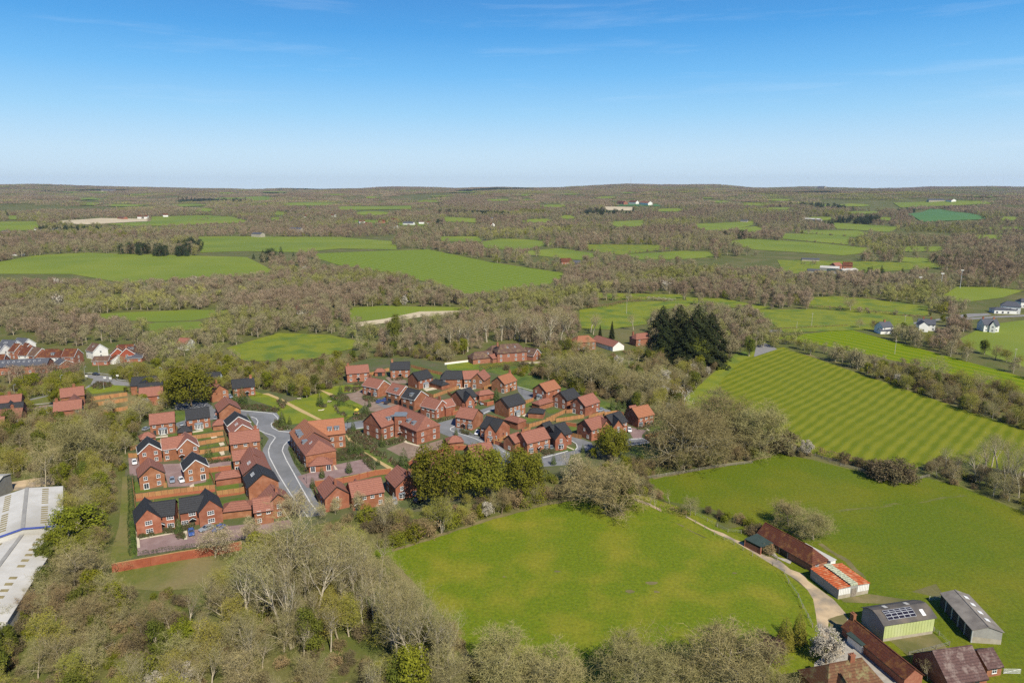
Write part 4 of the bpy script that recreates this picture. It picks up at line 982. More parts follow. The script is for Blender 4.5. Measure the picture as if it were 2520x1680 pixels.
# --- centre and north
H('red roofed house with a corner chimney, northernmost in the centre beside the wood', V_(ZC, (880, 188), (1130, 168), s='WWW/WDW', ch=(.1,)))
G('small red hipped garage with a grey door beside the northernmost centre house', V_(ZC, (1262, 215), (1295, 214), w=3.6, he=2.4, hr=3.8, hip=1.4, L=5.5, s='G'))
H('black roofed house with a chimney and white edged porch by the northern fence', V_(ZC, (1390, 142), (1605, 136), s='WwW/WDW', ch=(.08,)), roof='r_black')
H('black roofed house with a wide garden bay, its blank gable facing the apartments', V_(ZE, (905, 355), (1065, 318), w=9, s='Www/.R.', n='.w'), roof='r_black', barge='dark_trim')
G('low black roofed garage beside the black roofed house with the wide garden bay', V_(ZE, (1160, 425), (1250, 450), w=5, he=2.4, hr=4.0, hip=1.5), roof='r_black')
H('black hipped house with two french doors joined to a red roofed one', V_(ZE, (1275, 335), (1465, 333), w=8, hipa=2.5, s='W.W/F.F'), roof='r_black')
H('red roofed double house with two french doors beside the black hipped one', V_(ZE, (1470, 336), (1650, 326), w=8.6, s='WW.W/F..F'), V_(ZE, (1637, 362), (1710, 316), w=7, hr=8.2, n='WW/F.'), barge='dark_trim')
H('orange roofed house with a chimney beside the north east close', V_(ZE, (1870, 400), (2010, 356), w=8.6, s='WWW/WDW', n='.w/...F', ch=(.95,)), roof='r_orange', barge='dark_trim')
H('red roofed house with chimney and bay facing the brown cul de sac', V_(ZE, (400, 403), (572, 440), w=8.6, s='WwW/WDB', ch=(.12,)), barge='white')
H('red roofed town house with a slab roofed dormer, left of the black roofed town house', V_(ZE, (676, 468), (822, 506), w=8.6, he=5.3, hr=8.6, s='WW/GG', dorm=((.62, 1, 1.6),)), barge='white')
H('black roofed town house with a slab roofed dormer in the row above the large apartments', V_(ZE, (848, 525), (995, 560), w=9, he=5.3, hr=8.6, s='WW/GG', dorm=((.62, 1, 1.6),)), roof='r_black', barge='white')
H('long red roofed house with chimney at the right end of the town houses', V_(ZE, (1062, 625), (1232, 665), w=8.4, s='WWW/.FW', n='wWw/W.W', ch=(.85,)), V_(ZE, (1235, 668), (1340, 645), w=6, he=4.6, hr=7, n='W/W'), barge='white')
H('black roofed house with pointed front gable above the central side road', V_(ZE, (1400, 560), (1556, 520), w=9, s='.wW/..D', n='w.'), V_(ZE, (1500, 560), (1553, 602), w=4.4, hr=7.8, L=6.5, n='T/B'), roof='r_black', barge='dark_trim')
H('red roofed house with chimney, porch and bay facing the mews road', V_(ZE, (1448, 740), (1642, 770), w=9, s='WWW/WDB', ch=(.15,)), barge='dark_trim')
H('black roofed house with a pointed gable facing the mews road, next to the white car', V_(ZE, (1745, 848), (1930, 892), w=9, s='w.../wD.B', n='.w'), V_(ZE, (1800, 900), (1778, 935), w=4.4, hr=7.8, L=6.5, n='T/B'), roof='r_black', barge='dark_trim')
H('large black roofed house with a lead roofed garden bay and pale patio in the centre', V_(ZF, (252, 640), (438, 590), w=9.6, he=5.4, hr=8.6, s='WWwW/WRw'), roof='r_black', barge='dark_trim')
G('red hipped garage in front of the large black roofed house', V_(ZF, (365, 838), (450, 862), w=5.4, he=3.2, hr=4.6, hip=1.6))
H('red roofed house with left wing and lead based chimney, above the dark oaks', V_(ZF, (470, 1032), (727, 972), w=8.6, s='WwW/BDB', n='ww/B.', ch=(.08,)), V_(ZF, (338, 1062), (440, 1028), w=6.4, he=4.2, hr=6.6, n='W'), barge='dark_trim')
H('black roofed house with many ridges and a pointed gable, next to the silver car', V_(ZF, (800, 955), (962, 914), w=9.4, s='..w/.D.', n='.'), V_(ZF, (868, 962), (928, 1016), w=4.8, hr=7.9, L=7, n='T/B'), V_(ZF, (712, 930), (795, 903), w=6.5, he=4.4, hr=7, n='w'), roof='r_black', barge='dark_trim')
H('red roofed house with a small front gable above the round oak', V_(ZF, (1192, 888), (1385, 838), w=8.8, s='WW.w/...', n='w/.W'), V_(ZF, (1385, 862), (1440, 890), w=4.4, hr=7.6, L=6, n='w'), barge='dark_trim')
H('black roofed house with a pointed gable above the round oak', V_(ZF, (1435, 838), (1592, 792), w=8.8, s='.wWW/.DW', n='.'), V_(ZF, (1530, 840), (1580, 884), w=4.4, hr=7.8, L=6.5, n='T/B'), roof='r_black', barge='dark_trim')
H('orange roofed house at the eastern end with a bay and curved front path', V_(ZF, (1730, 753), (1908, 716), w=8.8, s='WWW/BDW'), roof='r_orange', barge='dark_trim')
H('small red roof showing behind the easternmost orange roofed house', V_(ZF, (1700, 735), (1770, 722), w=5, he=2.6, hr=5.2))
H('orange roofed house with a green roofed bay, leftmost of three at the north east edge', V_(ZF, (682, 482), (845, 435), w=8.8, s='w.W/.d.', n='ww/R'), roof='r_orange', barge='dark_trim')
H('black roofed house in the middle of three at the north east edge', V_(ZF, (915, 572), (1064, 526), w=8.8, s='..w/...', n='WW/FW'), roof='r_black', barge='dark_trim')
H('red roofed house rightmost of three at the north east edge', V_(ZF, (1118, 635), (1283, 584), w=8.8, s='.ww/..W', n='WW/FW'), barge='dark_trim')
G('red hipped garage below the leftmost of the three north east houses', V_(ZF, (670, 668), (770, 640), w=5.2, he=2.6, hr=3.9, hip=1.8))
G('black hipped garage in the back gardens of the north east houses', V_(ZF, (610, 755), (690, 760), w=5.6, he=2.6, hr=3.9, hip=1.8), roof='r_black')
G('red hipped garage behind the black roofed house with the pointed front gable', V_(ZE, (1665, 560), (1765, 545), w=5.4, he=2.8, hr=4.2, hip=1.6))
# --- south row
H('red roofed gable fronted house with a chimney at the gravel path end', V_(ZD, (1465, 207), (1582, 322), w=8.6, n='W./BW', s='W./WW', ch=(.93,)), barge='dark_trim')
H('steep red roofed house with a chimney at the left end of the brick fence', V_(ZD, (690, 327), (778, 445), w=8, s='W/W', n='w/w', ch=(.8,)), barge='dark_trim')
H('long red roofed house behind blossoming trees in the south row', V_(ZD, (915, 402), (1272, 340), w=8.6, s='wWWw/D..W'), V_(ZD, (1000, 400), (1010, 440), w=3.6, hr=7, L=6))
H('red roofed house with a projecting gable half hidden by the dark oaks', V_(ZD, (1715, 57), (1783, 107), w=5.4, he=4.4, hr=6.8, n='w/w'), V_(ZD, (1788, 98), (2100, 35), w=8.8, n='w/B', s='W..W/W..W'), barge='dark_trim')
H('red roofed house behind the dark oaks with its chimney above the mews road', V_(ZE, (1532, 1178), (1780, 1138), w=8.8, s='W.W/...', ch=(.9,)), barge='dark_trim')

# --- older houses round about
def OH(label, *vols, **k): return house('old_house', label, vols, **k)
OH('large hipped brick house with attic rooflights between tall bare trees', V_(ZN, (440, 362), (590, 352), w=12, he=5.6, hr=9.5, hip=3.5, s='WWWW/W.WW', sky=((.4, .4, 1), (.65, .4, 1)), ch=(.1,), wall='brick_pink', roof='r_brown'), V_(ZN, (370, 372), (420, 366), w=7, he=4.5, hr=7.5, hip=2, wall='brick_pink', roof='r_brown'), wall='brick_pink')
OH('low brick bungalow wing with a mossy hipped roof beside the lawn', V_(ZN, (225, 425), (355, 412), w=9, he=3.2, hr=6.2, hip=2.5, s='WW', sky=((.7, .4, 1),)), V_(ZN, (350, 448), (420, 432), w=6, he=2.8, hr=4.6, s='.W', roof='r_red'), wall='brick_pink', roof='r_brown')
OH('brown gabled garage house with a white edged gable, right of the large hipped house', V_(ZN, (645, 383), (745, 398), w=8.5, he=3.4, hr=6.8, n='W/W', sky=((.5, .5, 1),)), wall='brick_pink', roof='r_brown', barge='white')
OH('orange hipped roof house half hidden behind bare trees left of the conifers', V_(ZN, (1085, 292), (1170, 286), w=10, he=5.2, hr=8.4, hip=3, s='W.WW/WW.W'), wall='brick_pink', roof='r_orange')
OH('long low orange roofed bungalow behind white blossom', V_(ZN, (1240, 285), (1420, 338), w=9, he=2.9, hr=5.8, s='W.W'), wall='render_white', roof='r_red')
OH('red hipped house with a white bay just left of the dark conifers', V_(ZN, (1565, 272), (1670, 262), w=8, he=4.8, hr=7.6, hip=2.5, s='W.W/X.W', ch=(.0,)), wall='brick_pink', roof='r_red')
OH('small slate roofed shed right of the conifers, upper one', V_(ZN, (2170, 178), (2240, 176), w=8, he=2.8, hr=5), wall='sheet_grey', roof='r_slate')
OH('small slate roofed shed right of the conifers, lower one', V_(ZN, (2170, 258), (2260, 252), w=8, he=2.8, hr=5), wall='sheet_grey', roof='r_slate')
OH('white rendered cottage with a blue slate roof and lean to by the lane', V_(ZR, (985, 345), (1080, 340), w=8, he=4.8, hr=7.8, s='W.W/.WW', ch=(.5,)), V_(ZR, (985, 405), (1100, 402), w=4, he=2.4, hr=3.6, s='.WW'), wall='render_white', roof='r_slate')
OH('white rendered cottage pair with a grey slate roof and two brick chimneys', V_(ZR, (1345, 312), (1500, 322), w=9, he=4.8, hr=7.8, s='W.WW/WW.W', ch=(.3, .75)), V_(ZR, (1360, 320), (1400, 345), w=6, L=8, hr=7.2, n='W'), wall='render_white', roof='r_slate')
OH('white fronted dark gabled house with two chimneys, rightmost by the lane', V_(ZR, (1925, 315), (2065, 318), w=9.5, he=5, hr=8.6, s='W.W/W.W', n='.', ch=(.1, .8)), V_(ZR, (2040, 312), (2037, 340), w=3.6, hr=8.0, L=5, n='W/W'), wall='render_white', roof='r_slate')
OH('white hotel with a hipped slate roof and a long glazed low wing', V_(ZR, (2160, 152), (2240, 158), w=11, he=6, hr=9.4, hip=4, s='WWW/WWW'), V_(ZR, (2060, 208), (2190, 212), w=10, he=3.2, hr=4.6, hip=3, s='FFF.', n='W'), V_(ZR, (2290, 128), (2400, 130), w=9, he=5, hr=7.5, hip=2, s='WWW'), wall='render_white', roof='r_slate')
OH('white cottage with a red roof alone in the scrub north of the estate', V_(ZL, (2045, 142), (2160, 150), w=7, he=4.4, hr=7.2, n='W/W'), wall='render_white', roof='r_red')
OH('long red roofed cottage in the wood beyond the estate', V_(zone(0, 440, 2.8), (2040, 870), (2190, 862), w=8, he=4, hr=7, s='WW.WW'), wall='render_white', roof='r_red')
VG = [((30, 165), (190, 172), 'r_slate', 'render_white', 'dark slate roofed white house, uppermost left of the village', dict(sky=((.3, .4, 1), (.45, .4, 1)))),
      ((200, 142), (318, 152), 'r_slate', 'render_white', 'dark slate roofed house with a broad white gable at the top of the village', {}),
      ((-80, 215), (50, 222), 'r_slate', 'render_white', 'slate roofed white house with solar panels at the picture edge in the village', dict(sky=((.5, .4, 1), (.65, .4, 1), (.8, .4, 1)))),
      ((165, 205), (232, 212), 'r_old', 'brick_pink', 'red roofed brick house with a steep gable in the middle of the village', {}),
      ((285, 200), (338, 212), 'r_old', 'brick_pink', 'small red gabled house behind the steep gabled one in the village', {}),
      ((262, 248), (360, 252), 'r_old', 'render_white', 'red roofed white walled house in front of the small gabled one', {}),
      ((370, 242), (475, 262), 'r_brown', 'brick_pink', 'brown roofed house with its orange brick gable facing the road', {}),
      ((520, 272), (665, 272), 'r_old', 'render_white', 'red hipped house with one white dormer in the village', dict(dorm=((.65, 1, 1.9),), hip=3)),
      ((738, 268), (880, 268), 'r_old', 'brick_pink', 'red roofed house with a white edged tile hung gable right of the village centre', {}),
      ((1050, 200), (1130, 215), 'r_brown', 'render_white', 'brown roofed white gabled house with a blue side wall', dict(sky=((.5, .4, 1),))),
      ((-60, 335), (60, 330), 'r_old', 'brick_pink', 'red roofed house at the picture edge below the slate roofed village houses', {}),
      ((1070, 355), (1250, 350), 'r_brown', 'brick_pink', 'low brown roof below the white gabled village house', dict(lo=1)),
      ((1265, 328), (1335, 345), 'r_old', 'render_white', 'small white gabled garage below the twin gabled village house', dict(lo=1)),
      ((1445, 322), (1630, 316), 'r_slate', 'brick_pink', 'long low slate roof at the right end of the village', dict(lo=1, sky=((.2, .5, 1), (.3, .5, 1)))),
      ((670, 378), (745, 395), 'r_slate', 'brick_pink', 'small slate roofed garage beside the village terrace', dict(lo=1))]
for a, b, rf, wl_, lab, kw in VG:
    lo = kw.pop('lo', 0)
    OH(lab, V_(ZL, a, b, w=7.5 if lo else 9, he=2.6 if lo else 4.8, hr=4.6 if lo else 8.6, s='W.W' if lo else 'W.W/W.W', n=None if lo else 'W/W', **kw), wall=wl_, roof=rf, barge='white')
OH('long slate roofed terrace with rows of rooflights in front of the village', V_(ZL, (-60, 402), (560, 372), w=10, he=4.6, hr=7.4, s='WWWWWWWW', sky=tuple((.08 + .095 * i, .35, 1) for i in range(9))), V_(ZL, (-60, 445), (200, 436), w=7, he=2.8, hr=4.4, s='WWWW'), wall='brick_pink', roof='r_slate')
OH('twin gabled tile hung house with two chimneys in the village', V_(ZL, (1345, 222), (1520, 216), w=8, hr=8.4, dorm=((.75, 1, 1.6), (.93, 1, 1.6))), V_(ZL, (1330, 222), (1332, 262), w=8, hr=8.4, L=5, wall='weatherboard', n='W/W', ch=(.9,)), V_(ZL, (1430, 220), (1432, 262), w=8, hr=8.4, L=5, wall='weatherboard', n='W/W', ch=(.9,)), wall='brick_pink', roof='r_old', barge='white')
# --- farmsteads and hamlets in the distance
FARH = [(ZT, (950, 598), (1080, 604), 'sheet_white', 'sheet_grey', 'white roofed farm shed left of the red farmhouse', 14, 4, 6), (ZT, (1035, 580), (1080, 575), 'r_red', 'brick_pink', 'brick farmhouse with solar panels next to the white roofed shed', 9, 5, 8.5), (ZT, (1105, 572), (1170, 574), 'r_old', 'brick_pink', 'red farmhouse with a white edged gable in the far farmyard', 10, 5, 9), (ZT, (1000, 622), (1085, 624), 'green_felt', 'sheet_grey', 'dark green roofed shed in the far farmyard', 10, 3.5, 5), (ZT, (860, 620), (940, 622), 'r_slate', 'sheet_grey', 'dark open shed at the left of the far farmyard', 8, 3, 4.5), (ZT, (1090, 622), (1190, 616), 'sheet_white', 'sheet_grey', 'pale greenhouse like shed at the right of the far farmyard', 9, 3, 4.5),
  (ZS, (1510, 548), (1580, 546), 'r_old', 'brick_pink', 'red roofed barn in the farm beyond the banded pasture', 9, 4, 8), (ZS, (1600, 562), (1645, 562), 'r_slate', 'dark_wall', 'black barn in the farm beyond the banded pasture', 8, 4, 7), (ZS, (1675, 568), (1725, 574), 'r_old', 'brick_pink', 'red roofed house at the right of the farm beyond the banded pasture', 8, 4, 7),
  (ZS, (120, 285), (160, 283), 'r_old', 'render_white', 'red roofed white house, leftmost of the distant hamlet', 12, 6, 10), (ZS, (165, 300), (205, 300), 'r_old', 'brick_pink', 'red roofed house low in the left of the distant hamlet', 12, 6, 10), (ZS, (255, 284), (300, 282), 'r_old', 'brick_pink', 'red roofed house right of the tall dark tree in the distant hamlet', 12, 6, 10), (ZS, (340, 270), (385, 272), 'r_old', 'brick_pink', 'tallest red roofed house in the distant hamlet', 14, 7, 12), (ZS, (345, 320), (385, 322), 'r_brown', 'render_white', 'white house lowest in the distant hamlet', 12, 6, 9), (ZS, (430, 295), (500, 297), 'r_slate', 'render_white', 'long white house in the middle of the distant hamlet', 12, 5, 9), (ZS, (535, 290), (570, 290), 'r_brown', 'render_white', 'white house in the right of the distant hamlet', 12, 6, 9), (ZS, (590, 294), (620, 294), 'r_old', 'render_white', 'rightmost white house of the distant hamlet', 12, 6, 9),
  (ZS, (1910, 152), (1960, 154), 'r_old', 'brick_pink', 'red roofed house at the left of the hilltop village', 22, 10, 18), (ZS, (1990, 150), (2040, 150), 'r_old', 'render_white', 'red roofed white house in the hilltop village', 22, 10, 18), (ZS, (2070, 152), (2130, 156), 'r_orange', 'render_white', 'orange roofed white house at the right of the hilltop village', 22, 10, 18), (ZS, (1195, 210), (1220, 210), 'r_brown', 'render_white', 'pale gabled barn among distant poplars', 18, 7, 16), (ZS, (1130, 368), (1190, 374), 'r_slate', 'block', 'pale sheds in the valley right of the hamlet', 14, 4, 6), (ZS, (1010, 265), (1045, 265), 'r_slate', 'block', 'distant low white roof among trees', 14, 5, 8), (ZS, (1015, 302), (1045, 306), 'r_old', 'render_white', 'small red roofed house right of the hamlet', 12, 6, 10),
  (ZQ, (950, 250), (1020, 252), 'r_old', 'render_white', 'red roofed white farmhouse above the pale ploughed field', 14, 7, 12), (ZQ, (1120, 240), (1155, 240), 'r_old', 'render_white', 'small white house right of the farmhouse above the ploughed field', 14, 7, 12), (ZQ, (820, 258), (865, 262), 'r_brown', 'brick_pink', 'brown barn left of the farmhouse above the ploughed field', 14, 5, 9), (ZQ, (245, 338), (290, 340), 'r_slate', 'render_white', 'dark roofed white shed at the edge of the far left pasture', 12, 3, 5), (ZQ, (340, 336), (400, 340), 'r_slate', 'render_white', 'longer dark roofed shed at the edge of the far left pasture', 12, 3, 5), (ZQ, (20, 355), (55, 356), 'r_slate', 'block', 'white caravan shaped shed at the far left', 10, 3, 4), (ZQ, (1745, 368), (1810, 372), 'r_slate', 'block', 'white country house at the edge of the park field', 14, 7, 10), (ZQ, (2000, 335), (2080, 338), 'r_slate', 'block', 'broad white mansion among the trees right of the park field', 16, 8, 11), (ZQ, (2100, 248), (2140, 250), 'r_old', 'render_white', 'pale distant house left of the hamlet', 14, 7, 11), (ZQ, (2260, 242), (2310, 244), 'r_old', 'render_white', 'pale distant house nearest the hamlet', 14, 7, 11), (ZQ, (690, 216), (735, 218), 'r_slate', 'block', 'white distant farm above the brown woods', 18, 7, 11), (ZQ, (700, 70), (790, 74), 'r_slate', 'block', 'white buildings on the far left skyline hill', 40, 10, 22), (ZQ, (85, 505), (150, 508), 'r_brown', 'render_white', 'low house in the trees by the left pasture', 9, 3, 5),
  (ZT, (820, 268), (950, 274), 'sheet_white', 'sheet_grey', 'long pale roofed distant barn in the woods', 22, 6, 9), (ZT, (400, 282), (450, 284), 'r_slate', 'block', 'low white distant building left of the long barn', 14, 4, 7), (ZT, (1690, 142), (1800, 136), 'r_slate', 'block', 'white distant farm above the wheat fields', 26, 8, 14), (ZT, (1830, 138), (1870, 140), 'r_brown', 'render_white', 'pale roofed distant house right of the farm above the wheat', 24, 8, 14), (ZT, (820, 545), (940, 548), 'r_slate', 'block', 'row of pale polytunnels left of the far farm', 10, 2.5, 4), (ZT, (1800, 830), (1850, 835), 'r_brown', 'brick_pink', 'brown roof in the trees left of the hotel', 9, 3.5, 6.5), (ZT, (935, 50), (985, 52), 'r_slate', 'block', 'pale building on the right skyline', 60, 14, 26)]
for z, a, b, rf, wl_, lab, w, he, hr in FARH:
    small = w < 15
    house('distant_house', lab, [V_(z, a, b, w=w, he=he, hr=hr, s='W.WW.W' if he > 3 and small else None)], wall=wl_, roof=rf)

# ------------------------------------------------------------------ farm buildings, south east
def barn_frame(z, near_l, near_r, far_l, zt):
    """Corner points on the ground plane under eaves seen at height zt."""
    return [P(*z(*p), z=zt) for p in (near_l, near_r, far_l)]

def quadroot(name, label, cat, c):
    base = sum(c, Vector((0, 0, 0))) / 4; base.z = 0
    return tag(empty(name, base), label, cat), [Vector((p.x, p.y, 0)) - base for p in c]

def wallbox(mb, c, z0, z1, t=None):
    mb.hexa([p + Vector((0, 0, z0)) for p in c], [p + Vector((0, 0, z1)) for p in c], bottom=False)

def ccw(c):
    a = sum(c[i].x * c[(i + 1) % 4].y - c[(i + 1) % 4].x * c[i].y for i in range(4))
    return c if a > 0 else c[::-1]

# big barn with solar panels: near-left, near-right eaves corners measured on the photograph
def solar_barn():
    he, hr = 4.2, 5.7
    a = P(*ZK(1012, 540), z=he); b = P(*ZK(1490, 466), z=he); a.z = b.z = 0
    d = (b - a).normalized(); n = Vector((-d.y, d.x, 0))
    wdt = 7.0
    c = [a, b, b + n * wdt, a + n * wdt]
    r, q = quadroot('barn', 'yellow green clad barn with a dark cement roof carrying solar panels', 'barn', c)
    lo = MB(); wallbox(lo, q, 0, .8); lo.build('block_plinth', M['block'], r)
    up = MB(); e = Vector((0, 0, he))
    q2 = [p * 1.0 for p in q]; ctr = sum(q, Vector()) / 4
    q2 = [p + (p - ctr).normalized() * .06 for p in q]
    up.hexa([p + Vector((0, 0, .8)) for p in q2], [p + e for p in q2], bottom=True)
    up.build('long_wall', M['sheet_green'], r)
    g = MB(); m1 = (q2[0] + q2[3]) / 2; m2 = (q2[1] + q2[2]) / 2
    for s0, s1, mm, sg in ((q2[3], q2[0], m1, -1), (q2[1], q2[2], m2, 1)):
        o = d * sg * .03
        g.face([s0 + o + Vector((0, 0, .8)), s1 + o + Vector((0, 0, .8)), s1 + o + e, mm + o + Vector((0, 0, hr)), s0 + o + e])
    g.build('end_wall', M['sheet_grey'], r)
    # vertical sheet ribs
    k = MB(); L = (b - a).length
    for i in range(int(L / .8)):
        p = q2[0] + d * (.4 + i * .8) - n * .02; k.beam(p + Vector((0, 0, .85)), p + Vector((0, 0, he - .05)), .10, .05)
    tag(k.build('cladding_rib', M['sheet_green'], r), kind='stuff')
    rf = MB(); ov = .5; th = Vector((0, 0, .12)); curve = 1.2
    for sg in (-1, 1):
        # two facets per slope: steep lower and flatter upper, like a bowed cement roof
        pts_ = []
        for f, zz in ((1.06, he - .1), (.45, hr - .42), (0, hr)):
            pts_.append((n * sg * wdt / 2 * f, zz))
        for (o0, z0), (o1, z1) in zip(pts_, pts_[1:]):
            c0 = [m1 - d * ov + o0 + Vector((0, 0, z0)), m2 + d * ov + o0 + Vector((0, 0, z0)), m2 + d * ov + o1 + Vector((0, 0, z1)), m1 - d * ov + o1 + Vector((0, 0, z1))]
            if (c0[1] - c0[0]).cross(c0[3] - c0[0]).z < 0: c0 = c0[::-1]
            rf.hexa(c0, [p + th for p in c0])
    rf = rf.build('roof', M['asbestos_dark'], r)
    # panels on the near slope
    o0, z0 = -n * wdt / 2 * 1.06, he - .1; o1, z1 = -n * wdt / 2 * .45, hr - .42
    def onroof(t, u): return m1.lerp(m2, t) + o0.lerp(o1, u) + Vector((0, 0, z0 + (z1 - z0) * u + .2))
    o2, z2 = Vector((0, 0, 0)), hr
    def onroof2(t, u): return m1.lerp(m2, t) + o1.lerp(o2, u) + Vector((0, 0, z1 + (z2 - z1) * u + .2))
    for i in range(5):
        for j in range(4):
            t0 = .11 + i * .113; u0 = .42 + j * .30
            fn = onroof if j < 2 else onroof2
            if j >= 2: u0 = .03 + (j - 2) * .30
            du = .27 if j < 2 else .27
            c0 = [fn(t0, u0), fn(t0 + .108, u0), fn(t0 + .108, u0 + du), fn(t0, u0 + du)]
            p = MB(); p.hexa(c0, [x + Vector((0, 0, .06)) for x in c0]); po = p.build('solar_panel', M['pv'], r)
            f = MB()
            for x, y in ((0, 1), (1, 2), (2, 3), (3, 0)): f.beam(c0[x] + Vector((0, 0, .06)), c0[y] + Vector((0, 0, .06)), .07, .08)
            f.build('panel_frame', M['steel'], po)
    for fn, t0, t1, u0, u1 in ((onroof, .79, .86, .35, .98),):
        c0 = [fn(t0, u0), fn(t1, u0), fn(t1, u1), fn(t0, u1)]; p = MB(); p.hexa(c0, [x + Vector((0, 0, .04)) for x in c0]); p.build('rooflight', M['rooflight'], r)
    for t0 in (.22, .66):
        c0 = [onroof2(t0, .98), onroof2(t0 + .07, .98), onroof2(t0 + .07, 1.0), onroof2(t0, 1.0)]
        o = n * wdt / 2
        c0 = [m1.lerp(m2, t0) + o * .08 + Vector((0, 0, hr + .05)), m1.lerp(m2, t0 + .07) + o * .08 + Vector((0, 0, hr + .05)), m1.lerp(m2, t0 + .07) + o * .42 + Vector((0, 0, hr - .2)), m1.lerp(m2, t0) + o * .42 + Vector((0, 0, hr - .2))]
        p = MB(); p.hexa(c0, [x + Vector((0, 0, .04)) for x in c0]); p.build('rooflight', M['sheet_white'], r)
solar_barn()

house('long_barn', 'long grey cement roofed open barn with four square rooflights at the meadow edge', [
    V_(ZK, (1690, 206), (2010, 556), w=6.2, he=3.2, hr=4.2, wall='dark_wall', gutter=False)], wall='dark_wall', roof='asbestos', cat='barn')
def long_barn_extras():
    hr = 4.2
    A = P(*ZK(1690, 206), z=hr); B = P(*ZK(2010, 556), z=hr)
    d = (B - A).normalized(); d.z = 0; n = Vector((d.y, -d.x, 0))
    if n.x < 0: n = -n
    r = [o for o in COL.objects if o.name == 'long_barn'][0]
    off = -Vector(r.location)
    # bright end wall
    e = MB(); E = Vector((B.x, B.y, 0)) + off + d * .06; E.z = 0
    e.face([E - n * 3.1 + Vector((0, 0, .0)), E + n * 3.1, E + n * 3.1 + Vector((0, 0, 3.2)), E + Vector((0, 0, 4.17)), E - n * 3.1 + Vector((0, 0, 3.2))]); e.build('end_wall', M['sheet_grey'], r)
    e = MB(); E2 = E + d * .03; e.face([E2 - n * 3.1, E2 + n * 3.1, E2 + n * 3.1 + Vector((0, 0, 1.2)), E2 - n * 3.1 + Vector((0, 0, 1.6))]); e.build('block_plinth', M['block'], r)
    for t in (.16, .36, .58, .78):
        q = Vector((A.x, A.y, 0)).lerp(Vector((B.x, B.y, 0)), t) + off; q.z = 0
        def rp(u, s): return q + d * s + n * (3.1 * u) + Vector((0, 0, 4.2 - 1.0 * u + .19))
        c0 = ccw([rp(.3, -.55), rp(.3, .55), rp(.62, .55), rp(.62, -.55)])
        p = MB(); p.hexa(c0, [x + Vector((0, 0, .05)) for x in c0]); p.build('rooflight', M['rooflight'], r)
    for t in (.2, .4, .6, .8, 1.0):
        q = Vector((A.x, A.y, 0)).lerp(Vector((B.x, B.y, 0)), t) + off - n * 3.2; q.z = 0
        p = MB(); p.beam(q, q + Vector((0, 0, 3.1)), .25, .25); p.build('post', M['steel'], r)
long_barn_extras()

# tiled stable range with canopy
house('stable_range', 'long old clay tiled stable range with open bays beside the farm track', [
    V_(ZG, (480, 212), (1015, 500), w=6.0, he=2.3, hr=5.0, hipb=2.6, gutter=True, s='d....')], wall='brick_pink', roof='r_old', cat='stable')
def stable_extras():
    r = [o for o in COL.objects if o.name == 'stable_range'][0]; off = -Vector(r.location); off.z = 0
    A = P(*ZG(480, 212), z=5.0); B = P(*ZG(1015, 500), z=5.0); A.z = B.z = 0
    d = (B - A).normalized(); n = Vector((d.y, -d.x, 0))
    if n.dot(-A) < 0: n = -n
    # shade inside the open bays, painted as flat dark sheets on the wall
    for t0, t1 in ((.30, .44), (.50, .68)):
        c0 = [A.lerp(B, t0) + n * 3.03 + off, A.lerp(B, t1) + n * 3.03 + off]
        m = MB(); m.face([c0[0], c0[1], c0[1] + Vector((0, 0, 1.9)), c0[0] + Vector((0, 0, 1.9))]); m.build('bay_shade', M['dark_trim'], r)
        for c in c0: p = MB(); p.beam(c + n * .1, c + n * .1 + Vector((0, 0, 2.1)), .22, .22); p.build('post', M['old_wood'], r)
    # white lean-to on the far side
    m = MB(); e = [A.lerp(B, .62) - n * 3.0, A.lerp(B, 1.22) - n * 3.0, A.lerp(B, 1.22) - n * 5.0, A.lerp(B, .62) - n * 5.0]
    e = ccw([p + off for p in e]); m.hexa([p for p in e], [p + Vector((0, 0, 2.1)) for p in e], bottom=False); m.build('lean_to_wall', M['render_white'], r)
    e2 = ccw([p + off for p in (A.lerp(B, .61) - n * 2.9, A.lerp(B, 1.23) - n * 2.9, A.lerp(B, 1.23) - n * 5.2, A.lerp(B, .61) - n * 5.2)])
    m = MB(); m.hexa([p + Vector((0, 0, 2.11)) for p in e2], [p + Vector((0, 0, 2.2)) for p in e2]); m.build('lean_to_roof', M['sheet_white'], r)
    q = B + d * 2.62 + off + n * 1.0; q.z = 1.4
    f = link('window', WIN['W'][0], r, q, (0, 0, facing(d))); link('pane', WIN['W'][1], f)
stable_extras()
def canopy():
    c = ccw([P(*ZG(x, y), z=2.4) for x, y in ((240, 392), (430, 488), (570, 442), (385, 330))])
    r, q = quadroot('canopy', 'dark green sheet roofed lean to shelter at the west end of the stable range', 'shelter', c)
    m = MB(); m.hexa([p + Vector((0, 0, 2.3)) for p in q], [p + Vector((0, 0, 2.42)) for p in q]); m.build('roof', M['green_felt'], r)
    ctr = sum(q, Vector()) / 4
    for p in q:
        w = p.lerp(ctr, .06); k = MB(); k.beam(w, w + Vector((0, 0, 2.28)), .3, .3); k.build('post', M['brick_pink'], r)
    lw = sorted(q, key=lambda p: p.x)[:2]; a, b = lw[0].lerp(ctr, .06), lw[1].lerp(ctr, .06)
    k = MB(); k.beam(a + Vector((0, 0, .9)), b + Vector((0, 0, .9)), .2, 1.8); k.build('side_wall', M['brick_pink'], r)
canopy()

